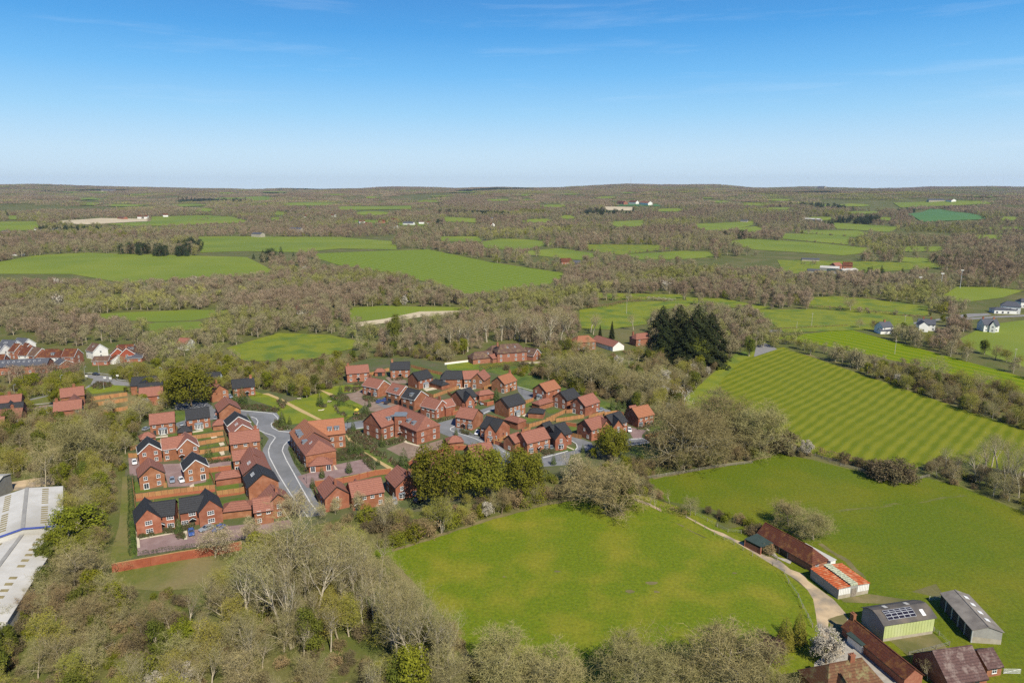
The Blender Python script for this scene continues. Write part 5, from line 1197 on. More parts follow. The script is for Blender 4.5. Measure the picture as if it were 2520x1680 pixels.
def rusty_shed():
    he = 2.9
    a = P(*ZG(1312, 962), z=he); b = P(*ZG(1655, 898), z=he); f = P(*ZG(985, 728), z=he)
    a.z = b.z = f.z = 0
    d = (b - a).normalized(); n = (f - a); n -= d * n.dot(d); L = n.length; n.normalize(); W = (b - a).length
    c = [a, b, b + n * L, a + n * L]
    r, q = quadroot('poultry_shed', 'long shed with a rust red corrugated roof split by a pale lichened strip', 'shed', c); q = [p for p in q]
    base = Vector(r.location)
    O = a - base; 
    m = MB(); wallbox(m, ccw(q), 0, 1.1); m.build('block_plinth', M['block'], r)
    ctr = sum(q, Vector()) / 4; q2 = [p + (p - ctr).normalized() * .05 for p in q]
    m = MB(); m.hexa([p + Vector((0, 0, 1.1)) for p in ccw(q2)], [p + Vector((0, 0, he)) for p in ccw(q2)]); m.build('wall', M['sheet_grey'], r)
    # near end: pale boards
    for t0, t1 in ((0, .38), (.62, 1)):
        nb = 7
        for i in range(nb):
            x0 = W * (t0 + (t1 - t0) * i / nb); x1 = W * (t0 + (t1 - t0) * (i + .88) / nb)
            k = MB(); p0 = O + d * x0 - n * .1; p1 = O + d * x1 - n * .1
            k.face([p0 + Vector((0, 0, 1.15)), p1 + Vector((0, 0, 1.15)), p1 + Vector((0, 0, he - .1)), p0 + Vector((0, 0, he - .1))]); k.build('board', M['render_white'], r)
    k = MB(); p0 = O + d * W * .42 - n * .12; p1 = O + d * W * .58 - n * .12
    k.face([p0 + Vector((0, 0, .05)), p1 + Vector((0, 0, .05)), p1 + Vector((0, 0, 2.4)), p0 + Vector((0, 0, 2.4))]); k.build('door', M['old_wood'], r)
    # roof: corrugated ribs as real folds
    for t0, t1, mm, hz in ((0, .38, 'rust', 0), (.62, 1, 'rust', 0), (.38, .62, 'lichen_sheet', .35)):
        m = MB(); N = int(L / .75)
        for i in range(N):
            y0, y1 = L * i / N, L * (i + 1) / N; ym = (y0 + y1) / 2
            xs = [W * t0 - (.4 if t0 == 0 else 0), W * t1 + (.4 if t1 == 1 else 0)]
            zz = he + .05 + hz
            def pt(x, y, z): return O + d * x + n * y + Vector((0, 0, z + .25 * (1 - abs(x / W - .5) * 2)))
            m.face([pt(xs[0], y0, zz), pt(xs[1], y0, zz), pt(xs[1], ym, zz + .11), pt(xs[0], ym, zz + .11)])
            m.face([pt(xs[0], ym, zz + .11), pt(xs[1], ym, zz + .11), pt(xs[1], y1, zz), pt(xs[0], y1, zz)])
        m.face([pt(xs[0], -.0, he - .02), pt(xs[1], -.0, he - .02), pt(xs[1], 0, zz), pt(xs[0], 0, zz)])
        m.build('roof', M[mm], r)
rusty_shed()

OH('long low old tiled outbuilding with a brick chimney running down to the picture edge', V_(ZK, (690, 470), (1300, 960), w=4.6, he=2.2, hr=4.0, ch=(.02,)), wall='brick_pink', roof='r_old', cat='outbuilding')
OH('white walled flat roofed garage in front of the long tiled outbuilding', V_(ZK, (712, 598), (852, 705), w=3.4, he=2.2, hr=2.5, n='X'), wall='render_white', roof='green_felt', cat='garage')
OH('old farmhouse with a steep lichened hipped roof and tall chimney at the picture foot', V_(ZK, (470, 920), (790, 860), w=8.6, he=4.2, hr=8.0, hipa=3.2, hipb=2.6, ch=(.62,), s='WWW/WWW'), V_(ZK, (590, 1010), (640, 1090), w=5, he=4.2, hr=7.2, hipb=2), wall='brick_pink', roof='r_lichen', cat='farmhouse')
OH('big purplish tiled farm barn with a small brick annexe, lower right', V_(ZK, (1475, 790), (1840, 738), w=9.5, he=2.6, hr=6.6, s='.d'), wall='brick', roof='r_purple', cat='barn')
OH('small purplish tiled annexe right of the big farm barn', V_(ZK, (1905, 785), (2045, 762), w=5.6, he=2.3, hr=4.4, s='.W.', n=None), wall='brick', roof='r_purple', cat='outbuilding')

# ------------------------------------------------------------------ warehouse, west
def warehouse():
    he, hr = 7.0, 8.6
    fr = P(*ZM(703, 352), z=he); nr = P(*ZM(708, 800), z=he); rd = P(*ZM(305, 378), z=hr)
    fr.z = nr.z = rd.z = 0
    d = (nr - fr); d.normalize(); n = Vector((d.y, -d.x, 0))
    if n.x > 0: n = -n
    half = abs((rd - fr).dot(n)); L = abs((P(*ZM(265, 835), z=hr) - rd).dot(d))
    def block(label, o, L, half, drop, lights, trim):
        c = [o, o + d * L, o + d * L + n * 2 * half, o + n * 2 * half]
        r, q = quadroot('warehouse', label, 'warehouse', c); base = Vector(r.location)
        O = o - base; e = he - drop; rr = hr - drop
        m = MB(); wallbox(m, ccw(q), 0, e); m.build('wall', M['sheet_white'], r)
        g = MB()
        for y in (0, L): g.face([O + d * y + Vector((0, 0, e - .01)), O + d * y + n * 2 * half + Vector((0, 0, e - .01)), O + d * y + n * half + Vector((0, 0, rr - .02))])
        g.build('gable_wall', M['sheet_white'], r)
        for s in (0, 1):
            # ribbed sheet roof: strips with real seams
            N = int(L / 1.9)
            m = MB()
            for i in range(N):
                y0, y1 = L * i / N, L * (i + 1) / N - .09
                a0 = O + n * (-.3 if s == 0 else 2 * half + .3); b0 = O + n * half
                p = ccw([a0 + d * y0, a0 + d * y1, b0 + d * y1, b0 + d * y0])
                zof = lambda v: Vector((0, 0, (rr if abs((v - O).dot(n) - half) < .01 else e - .05)))
                m.hexa([v + zof(v) for v in p], [v + zof(v) + Vector((0, 0, .12)) for v in p])
            m.face([O + n * (-.3 if s == 0 else 2 * half + .3) + Vector((0, 0, e - .05)), O + d * L + n * (-.3 if s == 0 else 2 * half + .3) + Vector((0, 0, e - .05)), O + d * L + n * half + Vector((0, 0, rr)), O + n * half + Vector((0, 0, rr))])
            m.build('roof', M['sheet_white'], r)
            for i in range(lights):
                y0 = L * (.05 + .9 * i / lights); 
                if i in (int(lights * .5),): continue
                us = (.38, .56) if s == 0 else (.38, .56)
                def rp(u, y):
                    x = 2 * half * 0 + (u * half if s == 0 else 2 * half - u * half)
                    return O + n * x + d * y + Vector((0, 0, e + (rr - e) * u + .14))
                p = [rp(us[0], y0), rp(us[0], y0 + L * .028), rp(us[1], y0 + L * .028), rp(us[1], y0)]
                if (p[1] - p[0]).cross(p[3] - p[0]).z < 0: p = p[::-1]
                k = MB(); k.hexa(p, [v + Vector((0, 0, .04)) for v in p]); k.build('rooflight', M['sheet_ochre'], r)
        m = MB(); m.beam(O + n * half + Vector((0, 0, rr + .2)), O + d * L + n * half + Vector((0, 0, rr + .2)), 1.0, .12); m.build('ridge_cap', M['sheet_grey'], r)
        if trim:
            m = MB()
            for s in (0, 1): m.beam(O + d * (L + .25) + n * (-.3 if s == 0 else 2 * half + .3) + Vector((0, 0, e)), O + d * (L + .25) + n * half + Vector((0, 0, rr + .05)), .2, .45)
            m.build('blue_verge', M['blue_trim'], r)
    block('white roofed warehouse with blue verge and rows of ochre rooflights, upper one', fr, L, half, 0, 17, True)
    ra = P(*ZM(250, 905), z=hr - 1.8); rb = P(*ZM(0, 1240), z=hr - 1.8); ee = P(*ZM(690, 905), z=he - 1.8)
    ra.z = rb.z = ee.z = 0
    d = (rb - ra).normalized(); n = Vector((d.y, -d.x, 0))
    if n.x > 0: n = -n
    h2 = abs((ee - ra).dot(n))
    block('white roofed warehouse below the upper one, cut by the left picture edge', ra - n * h2, 42, h2, 1.8, 13, False)
warehouse()
house('warehouse', 'corner of a pale metal shed at the left picture edge above the warehouse', [V_(ZM, (-140, 250), (30, 240), w=9, he=6, hr=7)], wall='sheet_grey', roof='sheet_white', cat='shed')
# ------------------------------------------------------------------ fences and garden walls
_panel = {}
def panel_mesh(L, hgt, m):
    k = (round(L, 2), hgt, m)
    if k not in _panel:
        b = MB(); n = 6
        for i in range(n):
            x0 = L * i / n; o = .02 * (i % 2)
            b.box(x0 + .01, x0 + L / n - .01, -.02 - o, .02 - o, .05, hgt)
        b.box(.0, L, .03, .09, .35, .45); b.box(.0, L, .03, .09, hgt - .35, hgt - .25)
        _panel[k] = b.mesh('fence_panel', M[m])
    return _panel[k]
pm = MB(); pm.box(-.06, .06, -.06, .06, 0, 1.95); POSTM = pm.mesh('fence_post', M['post'])
bpm = MB(); bpm.box(-.23, .23, -.23, .23, 0, 2.0); bpm.box(-.28, .28, -.28, .28, 2.0, 2.1); PIERM = bpm.mesh('brick_pier', M['wall_brick'])

def fence(label, z, line, hgt=1.8, base=0.0, m='fence', cat='fence', group='timber garden fences', name='garden_fence'):
    """Panels of about 1.85 m between posts; line is where the fence top is seen."""
    q = [P(*z(*p), z=hgt + base) for p in line]
    for p in q: p.z = 0
    root = tag(empty(name, q[0]), label, cat, group)
    for a, b in zip(q, q[1:]):
        L = (b - a).length; n = max(1, round(L / 1.85)); st = L / n; ang = math.atan2(b.y - a.y, b.x - a.x)
        for i in range(n):
            o = a.lerp(b, i / n) - q[0] + Vector((0, 0, base))
            link('panel', panel_mesh(round(st - .1, 1), hgt - .05 * (i % 2), m), root, o + (b - a).normalized() * .06, (0, 0, ang))
            link('post', POSTM, root, o, (0, 0, ang))
        if base:
            k = MB(); k.beam(a - q[0] + Vector((0, 0, base / 2)), b - q[0] + Vector((0, 0, base / 2)), .3, base); k.build('brick_base', M['wall_brick'], root)
    return root

def bwall(label, z, line, hgt=1.8, m='wall_brick', piers=True, name='garden_wall', bay=3.6, group='brick garden walls'):
    q = [P(*z(*p), z=hgt) for p in line]
    for p in q: p.z = 0
    root = tag(empty(name, q[0]), label, 'wall', group)
    for a, b in zip(q, q[1:]):
        L = (b - a).length; n = max(1, round(L / bay)); d = (b - a).normalized(); up = Vector((0, 0, 1))
        for i in range(n):
            s, e = a.lerp(b, i / n) - q[0], a.lerp(b, (i + 1) / n) - q[0]
            k = MB(); k.beam(s + d * .02 + up * (hgt / 2), e - d * .02 + up * (hgt / 2), .22, hgt); w = k.build('wall_bay', M[m], root)
            k = MB(); k.beam(s + up * (hgt + .045), e + up * (hgt + .045), .34, .08); k.build('coping', M['coping'], w)
            if piers: link('pier', PIERM, root, s, (0, 0, math.atan2(d.y, d.x))).scale = (1, 1, hgt / 2.0)
    return root

F_ = fence
F_('timber fence on a brick base running across below the two gable fronted houses', ZB, [(245, 345), (680, 288), (900, 262), (1145, 238)], 1.7, .9)
F_('timber fence along the western boundary beside the grass strip', ZB, [(208, 158), (225, 300), (238, 430), (246, 520)], 1.8)
F_('timber fence on a brick base below the upper long garage', ZB, [(1165, 310), (1425, 275), (1490, 255)], 1.7, .7)
F_('uppermost timber fence behind the black roofed bay house', ZA, [(875, 975), (1170, 935), (1240, 925)])
F_('second timber fence down in the narrow back gardens', ZA, [(930, 1045), (1255, 990)])
F_('third timber fence down in the narrow back gardens', ZA, [(965, 1140), (1310, 1090)])
F_('short timber fence at the parking bay with the white car by the wood', ZA, [(162, 1175), (268, 1172)])
F_('short timber fence left of the westernmost black gabled house', ZA, [(180, 1098), (275, 1072)])
F_('short timber fence between the bay house gardens in the west', ZA, [(700, 850), (735, 935)])
F_('dark timber fence running down beside the gable fronted house with two cars', ZA, [(1088, 1365), (1145, 1500)])
F_('dark timber fence between the lower gardens near the long garage', ZB, [(1160, 290), (1215, 500)])
F_('short dark timber fence dividing the two black roofed pairs', ZB, [(690, 420), (735, 590)])
F_('short timber fence beside the red gable fronted house', ZB, [(560, 222), (602, 215)])
F_('short dark timber fences behind the street row, upper', ZA, [(1250, 900), (1275, 1010)])
F_('short dark timber fence behind the street row, lower', ZA, [(1270, 1000), (1300, 1080)])
F_('small dark fence below the brick base of the western long fence', ZB, [(445, 380), (450, 440)])
F_('timber fence beside the westernmost bay house garden', ZA, [(480, 1035), (540, 1020)])
F_('brown post and panel fence along the northern boundary beside the wood', ZE, [(882, 262), (1000, 292), (1100, 318), (1240, 350)])
F_('pale timber fence between the northern houses by the small garage', ZE, [(408, 352), (490, 335), (600, 305), (635, 300)])
F_('timber fence stepping down in front of the house with the wide garden bay', ZE, [(662, 470), (830, 505), (1020, 562)])
F_('long pale timber fence across the gardens below the french door houses', ZE, [(1020, 565), (1135, 600), (1425, 498)])
F_('short timber fence by the garage of the french door houses', ZE, [(1205, 475), (1305, 465)])
F_('short timber fence left of the north east orange roofed house', ZE, [(1708, 510), (1795, 480)])
F_('small timber fence behind the black house with the pointed front gable', ZE, [(1300, 565), (1345, 590)])
F_('timber fence beside the long red roofed house at the row end', ZE, [(1345, 710), (1480, 750)])
F_('long pale timber fence winding through the central gardens', ZF, [(500, 920), (560, 935), (862, 852)])
F_('pale timber fence continuing east to the gateway', ZF, [(868, 872), (1190, 825)])
F_('timber fence between the large black roofed house and the north east garages', ZF, [(755, 870), (980, 765)])
F_('short timber fence between two north east houses', ZF, [(985, 772), (1065, 765)])
F_('timber fence right of the gateway behind the red roofed house', ZF, [(1240, 835), (1420, 788)])
F_('reddish timber fence joining the north east houses', ZF, [(520, 670), (615, 632)])
F_('short timber fence by the red garage in the north east', ZF, [(790, 690), (860, 683)])
F_('timber fence in front of the many ridged black house', ZF, [(500, 1000), (580, 962)])
F_('timber fence running from the side road behind the mews houses', ZF, [(80, 820), (200, 850), (300, 890)])
F_('pale timber fence at the side of the black mews house', ZF, [(160, 1120), (305, 1060)])
F_('small timber fence beside the many ridged black house door', ZF, [(835, 1172), (872, 1172)])
F_('small timber fence at the corner of the red roofed house above the round oak', ZF, [(1050, 1035), (1160, 1062)])
F_('timber fence behind the easternmost black roofed house', ZF, [(1420, 800), (1560, 780), (1640, 800)])
F_('fence of the isolated garden enclosure at the east end, long back side', ZF, [(1880, 1058), (2195, 1000)])
F_('fence of the isolated garden enclosure at the east end, dark west side', ZF, [(1880, 1060), (2025, 1150)])
F_('fence of the isolated garden enclosure at the east end, short near side', ZF, [(2025, 1150), (2175, 1108)])
F_('timber fence beside the gable fronted house at the path end', ZD, [(1590, 240), (1650, 250)])
F_('dark fence left of the steep red roofed house', ZD, [(520, 450), (570, 570)])
for i, (a, b) in enumerate((((1035, 812), (1440, 758)), ((1040, 880), (1450, 820)), ((1180, 960), (1450, 915)), ((1035, 812), (1040, 880)), ((1240, 790), (1290, 860)), ((1440, 760), (1460, 905)), ((1480, 860), (1570, 850)))):
    F_(['topmost', 'second', 'lowest', 'leftmost short', 'middle short', 'right hand short', 'rightmost separate'][i] + ' orange timber fence on the building plot beyond the spreading bare tree', ZL, [a, b], 1.9, .0)
bwall('brick garden wall behind the flower bed right of the pink parking court', ZA, [(1045, 1235), (1330, 1200)])
bwall('brick garden wall below the flower bed along the narrow parking lane', ZA, [(1058, 1345), (1330, 1312)])
bwall('long brick fence with piers between the apartment parking and the south row', ZD, [(535, 385), (700, 365), (855, 345), (1035, 305), (1220, 260), (1392, 240)], 2.0, bay=4.0)
bwall('brick wall with piers below the brown parking court', ZE, [(850, 1370), (920, 1320), (1060, 1268), (1240, 1215), (1385, 1178), (1510, 1175)], 2.0, bay=3.6)
bwall('short brick wall at the junction beside the silver car', ZE, [(1655, 665), (1745, 690), (1820, 670)], 1.9)
bwall('dark brick wall beside the mews road lamp', ZF, [(150, 1110), (240, 1140), (305, 1170)], 1.7)
bwall('brick wall at the end of the gardens near the many ridged house', ZF, [(990, 915), (1100, 930)], 1.6)
bwall('brick wall by the side garden of the town house row end', ZE, [(1355, 800), (1440, 770)], 1.7)
bwall('broad retaining wall of red brick with ochre coping at the south west corner', ZM, [(1262, 1232), (1700, 1155), (2040, 1093), (2400, 1040), (2740, 975)], 2.6, m='wall_big', piers=False, bay=7.0)
bwall('pale garden wall of the villa lawn', ZN, [(-20, 512), (80, 500), (180, 488)], 1.2, m='render_white', piers=False)
bwall('low pale terrace wall below the brown gabled garage house', ZN, [(600, 508), (770, 500)], 1.2, m='block', piers=False)

# post and wire / rail fences in the farmland
def wire_fence(label, z, line, gap=3.2, hgt=1.2, rails=0, m='old_wood', name='field_fence'):
    q = [P(*z(*p)) for p in line]
    root = tag(empty(name, q[0]), label, 'fence', 'post and wire field fences')
    pmh = MB(); pmh.box(-.07, .07, -.07, .07, 0, hgt); pmx = pmh.mesh('field_post', M[m])
    carry = 0
    for a, b in zip(q, q[1:]):
        L = (b - a).length; n = max(1, int(L / gap))
        for i in range(n): link('post', pmx, root, a.lerp(b, i / n) - q[0])
        k = MB()
        for r_ in ((.5, .85, hgt - .1) if not rails else (.35, .7, 1.05)):
            k.beam(a - q[0] + Vector((0, 0, r_)), b - q[0] + Vector((0, 0, r_)), .02 if not rails else .05, .02 if not rails else .12)
        k.build('rail' if rails else 'wire', M['old_wood'] if rails else M['steel'], root)
    link('post', pmx, root, q[-1] - q[0])
wire_fence('pale post fence along the top edge of the east meadow', ZW, [(900, 610), (1070, 585), (1210, 562), (1350, 542), (1540, 505), (1720, 485), (1850, 470)], rails=1)
wire_fence('post fence along the hedge at the north side of the east meadow', zone(1900, 1000, 3.7935), [(400, 465), (540, 520), (640, 555), (810, 595), (910, 625), (1100, 690), (1195, 712), (1330, 690), (1470, 655)], rails=1)
wire_fence('weathered post fence along the track on the south meadow side', ZG, [(-420, 160), (-100, 350), (120, 465), (330, 590), (560, 700), (690, 790), (740, 900), (850, 1060), (900, 1180), (960, 1290), (1010, 1400)])
wire_fence('weathered post fence along the far side of the track above the stable range', ZW, [(1380, 900), (1480, 950), (1650, 1040), (1760, 1050)])
wire_fence('old post fence behind the solar barn', ZK, [(1480, 600), (1530, 640), (1630, 740), (1240, 840)])
wire_fence('posts and rails in front of the open yard of the stable range', ZG, [(430, 540), (520, 590), (610, 640)], gap=1.8, rails=1)

def gate(label, z, a, b, rz=None):
    A, B = P(*z(*a)), P(*z(*b)); L = (B - A).length; ang = math.atan2(B.y - A.y, B.x - A.x)
    root = tag(empty('field_gate', A, ang), label, 'gate')
    f = MB(); f.tube((0, 0, .1), (0, 0, 1.3), .04, .04, 6); f.tube((L, 0, .1), (L, 0, 1.3), .04, .04, 6); f.build('stile', M['steel'], root)
    for i in range(5):
        f = MB(); z_ = .25 + i * .25; f.tube((0, 0, z_), (L, 0, z_), .03, .03, 6); f.build('bar', M['steel'], root)
    f = MB(); f.tube((0, 0, .25), (L, 0, 1.25), .025, .025, 6); f.build('brace', M['steel'], root)
gate('galvanised field gate left of the long grey barn', ZK, (1435, 305), (1545, 298))
gate('galvanised field gate at the right edge below the annexe', ZK, (2150, 1010), (2315, 1012))

# ------------------------------------------------------------------ lamps and poles
def pole(name, label, cat, z, base, top, arm=0.0, m='steel', r=.09, group=None, head=True, hmin=None):
    p = P(*z(*base)); ty = z(*top)[1]
    hgt = hmin or 8.0
    if not hmin:
        lo, hi = .5, 200.0
        for _ in range(30):
            mid = (lo + hi) / 2
            if proj(p.x, p.y, p.z + mid)[1] > ty: lo = mid
            else: hi = mid
        hgt = lo
    root = tag(empty(name, p), label, cat, group)
    k = MB(); k.tube((0, 0, 0), (0, 0, hgt), r, r * .6, 8); k.build('post', M[m], root)
    if arm:
        k = MB(); k.tube((0, 0, hgt - .1), (arm, 0, hgt + .15), r * .5, r * .4, 6); k.build('arm', M[m], root)
        k = MB(); k.box(arm - .35, arm + .35, -.16, .16, hgt + .05, hgt + .2); k.build('lantern', M[m], root)
    elif head:
        k = MB(); k.box(-.2, .2, -.2, .2, hgt, hgt + .35); k.box(-.28, .28, -.28, .28, hgt + .35, hgt + .42); k.build('lantern', M[m], root)
    return root, hgt
LG = 'street lamps round the roundabout'
for b, t, s, lab in (((970, 610), (965, 472), 1, 'street lamp left of the roundabout by the road sign'), ((1128, 555), (1118, 402), -1, 'street lamp behind the dark car on the roundabout'), ((703, 715), (692, 568), 1, 'street lamp above the red roofed house with the front gable'),
                     ((165, 778), (160, 676), 1, 'street lamp in the bushes at the far left of the road'), ((1537, 590), (1527, 470), -1, 'street lamp left of the long black roof'), ((1852, 640), (1841, 482), -1, 'street lamp right of the long black roof'), ((1182, 728), (1172, 590), 1, 'street lamp on the roundabout island')):
    pole('street_lamp', lab, 'street lamp', ZL, b, t, .9 * s, group=LG)
pole('street_lamp', 'tall street lamp beside the white gabled black roofed house', 'street lamp', ZA, (1228, 280), (1222, 138), -.8, group=LG)
for z, b, t, lab in ((ZC, (438, 1520), (432, 1375), 'black lamp post at the pink parking entrance by the main road'), (ZC, (905, 905), (905, 830), 'black lamp post between the two apartment blocks'), (ZE, (1168, 1080), (1167, 960), 'black lamp post at the right corner of the large apartments'),
                     (ZF, (270, 1180), (266, 1052), 'black lamp post by the dark brick wall in the mews'), (ZF, (483, 620), (482, 540), 'black lamp post in the north east close'), (ZA, (1690, 1100), (1688, 1010), 'black lamp post on the small lawn by the main street')):
    pole('lamp_post', lab, 'lamp post', z, b, t, 0, 'black_steel', .06, 'black lamp posts of the estate')
for z, b, t, lab in ((ZR, (362, 382), (376, 260), 'utility pole in the field left of the lane cottages'), (ZR, (1219, 355), (1225, 282), 'utility pole between the white cottages'), (ZR, (1127, 640), (1139, 512), 'utility pole in the middle of the banded strip'),
                     (ZR, (2217, 765), (2236, 586), 'utility pole at the right end of the banded strip'), (ZR, (225, 410), (225, 340), 'small utility pole by the lane'), (ZS, (1965, 930), (1968, 812), 'utility pole in the bright field behind the conifers'), (ZG, (1090, 1568), (1090, 1362), 'white pole beside the pale blossoming tree in the farmyard')):
    r_, hg = pole('utility_pole', lab, 'pole', z, b, t, 0, 'pole_wood', .14, 'timber utility poles', head=False)
    if hg > 6: k = MB(); k.box(-.8, .8, -.06, .06, hg - .6, hg - .45); k.build('crossarm', M['pole_wood'], r_)
for b, t, lab in (((1630, 755), (1637, 680), 'floodlight mast, leftmost at the sports field'), ((1775, 778), (1786, 655), 'floodlight mast, second at the sports field'), ((1910, 755), (1921, 632), 'tallest floodlight mast behind the sports field'), ((2205, 752), (2210, 700), 'floodlight mast right of the sports field')):
    r_, hg = pole('floodlight_mast', lab, 'floodlight', ZT, b, t, 0, 'steel', .3, 'floodlight masts', head=False)
    k = MB(); k.box(-1.6, 1.6, -.3, .3, hg - .2, hg + .9); k.build('floodlight', M['sheet_white'], r_)
def mast():
    p = P(1552, 462); 
    root = tag(empty('radio_mast', p), 'thin lattice radio mast on the skyline hill', 'mast')
    lo, hi = 5., 600.
    for _ in range(30):
        mid = (lo + hi) / 2
        if proj(p.x, p.y, p.z + mid)[1] > 433: lo = mid
        else: hi = mid
    k = MB()
    for a in range(3):
        c, s = math.cos(a * 2.09) * 2.2, math.sin(a * 2.09) * 2.2; k.tube((c, s, 0), (c * .3, s * .3, lo), .7, .5, 4)
    k.build('leg', M['steel'], root)
    k = MB()
    for i in range(24): k.tube((2, 0, lo * i / 24), (-1.2, 1.5, lo * (i + 1) / 24), .25, .25, 4)
    k.build('lattice', M['steel'], root)
mast()

# ------------------------------------------------------------------ cars
def car_meshes():
    body = MB()
    # sections along x: (x, half width, z bottom, z top)
    sec = [(-2.15, .72, .42, .80), (-2.05, .84, .30, .92), (-1.2, .89, .24, .96), (.6, .89, .24, .94), (1.3, .88, .24, .86), (1.95, .82, .28, .74), (2.12, .68, .38, .62)]
    for (x0, w0, b0, t0), (x1, w1, b1, t1) in zip(sec, sec[1:]):
        r0 = [(x0, -w0 * .92, b0), (x0, -w0, (b0 + t0) / 2), (x0, -w0 * .9, t0), (x0, w0 * .9, t0), (x0, w0, (b0 + t0) / 2), (x0, w0 * .92, b0)]
        r1 = [(x1, -w1 * .92, b1), (x1, -w1, (b1 + t1) / 2), (x1, -w1 * .9, t1), (x1, w1 * .9, t1), (x1, w1, (b1 + t1) / 2), (x1, w1 * .92, b1)]
        for i in range(6): j = (i + 1) % 6; body.face([r0[i], r1[i], r1[j], r0[j]][::-1])
    for s, fl in ((sec[0], 0), (sec[-1], 1)):
        x, w, b, t = s; f = [(x, -w * .92, b), (x, -w, (b + t) / 2), (x, -w * .9, t), (x, w * .9, t), (x, w, (b + t) / 2), (x, w * .92, b)]
        body.face(f if fl else f[::-1])
    glass = MB(); glass.hexa([(-1.75, -.78, .92), (.85, -.78, .92), (.85, .78, .92), (-1.75, .78, .92)], [(-1.25, -.6, 1.40), (.15, -.6, 1.42), (.15, .6, 1.42), (-1.25, .6, 1.40)])
    roof = MB(); roof.hexa([(-1.3, -.62, 1.39), (.2, -.62, 1.41), (.2, .62, 1.41), (-1.3, .62, 1.39)], [(-1.22, -.55, 1.46), (.1, -.55, 1.47), (.1, .55, 1.47), (-1.22, .55, 1.46)])
    for x0, x1 in ((-1.28, -1.78), (.18, .88), (-.5, -.5)):
        for s in (-1, 1): roof.beam((x0, s * .61, 1.40), (x1, s * .79, .92), .07, .07)
    tyre = MB(); tyre.tube((0, -.11, 0), (0, .11, 0), .33, .33, 12)
    tyre.face([(.33 * math.cos(-i * .5236), -.11, .33 * math.sin(-i * .5236)) for i in range(12)])
    rim = MB(); rim.face([(.2 * math.cos(i * .5236), -.115, .2 * math.sin(i * .5236)) for i in range(12)][::-1]); rim.face([(.2 * math.cos(i * .5236), .115, .2 * math.sin(i * .5236)) for i in range(12)])
    hl = MB(); hl.box(-.06, .04, -.14, .14, -.07, .07)
    return body, glass.mesh('car_glass', M['glass']), roof, tyre.mesh('tyre', M['tyre']), rim.mesh('rim', M['rim']), hl.mesh('headlight', M['lamp']), hl.mesh('tail_light', M['tail'])
CARM = car_meshes(); CARB = {}
def car(label, z, x, y, px2, py2, col):
    """Stands at (x, y); (px2, py2) is a point its nose looks towards."""
    p, q = P(*z(x, y)), P(*z(px2, py2)); ang = math.atan2(q.y - p.y, q.x - p.x)
    if col not in CARB: CARB[col] = (CARM[0].mesh('car_body', M[col]), CARM[2].mesh('car_roof', M[col]))
    root = tag(empty('car', p + Vector((0, 0, .09)), ang), label, 'car', 'cars parked on the estate')
    link('body', CARB[col][0], root); link('cabin_glass', CARM[1], root); link('roof', CARB[col][1], root)
    for sx in (-1.3, 1.32):
        for sy in (-.8, .8): w = link('wheel', CARM[3], root, (sx, sy, .33)); link('rim', CARM[4], w)
    for sy in (-.55, .55): link('headlight', CARM[5], root, (2.02, sy, .62)); link('tail_light', CARM[6], root, (-2.1, sy, .74))
car('grey blue car half hidden left of the westernmost bay house', ZA, 375, 910, 420, 890, 'car_silver')
car('pale silver car beside the small black garage', ZA, 770, 858, 765, 830, 'car_silver')
car('silver car above the small red garage', ZA, 1160, 785, 1180, 750, 'car_silver')
car('white car alone on the parking bay by the western wood', ZA, 237, 1292, 245, 1340, 'car_white')
car('grey blue car, left of the two on the pink parking court', ZA, 665, 1497, 668, 1540, 'car_silver')
car('white car, right of the two on the pink parking court', ZA, 768, 1495, 790, 1530, 'car_white')
car('silver car in front of the black roofed house by the green', ZA, 1322, 545, 1345, 560, 'car_silver')
car('blue car parked in front of the right black roofed cottage pair', ZB, 882, 800, 890, 850, 'car_blue')
car('bright blue car glimpsed through the blossoming tree', ZB, 1192, 755, 1160, 775, 'car_blue')
car('silver car under the blossoming tree left of the bright blue one', ZB, 1050, 755, 1010, 770, 'car_silver')
car('blue car nearest the brown cul de sac by the town houses', ZC, 1265, 597, 1320, 570, 'car_blue')
car('deep blue car behind the first by the town houses', ZC, 1330, 582, 1365, 565, 'car_blue')
car('dark car right of the two blue ones by the town houses', ZC, 1350, 612, 1385, 590, 'car_dark')
car('silver car left of the gable fronted house at the path end', ZD, 1437, 630, 1440, 660, 'car_silver')
car('dark car right of the gable fronted house at the path end', ZD, 1715, 615, 1770, 590, 'car_dark')
car('silver car on the side road by the black house with a pointed gable', ZE, 1680, 712, 1700, 735, 'car_silver')
car('white car between the mews houses', ZE, 1635, 1048, 1620, 1070, 'car_white')
car('blue car on the road between the dark oaks', ZE, 1962, 1395, 1990, 1380, 'car_blue')
car('silver blue car left of the many ridged black house', ZF, 818, 1222, 835, 1245, 'car_silver')
car('white car on the pink drive of the easternmost house', ZF, 1702, 1018, 1710, 1045, 'car_white')
car('silver car behind the north east rightmost house', ZF, 1370, 790, 1330, 800, 'car_silver')
car('dark silver car in the west parking court', ZL, 558, 955, 520, 965, 'car_silver')
car('white car in the west parking court', ZL, 575, 1000, 530, 1010, 'car_white')
car('dark blue car driving round the roundabout', ZL, 1092, 568, 1130, 572, 'car_dark')

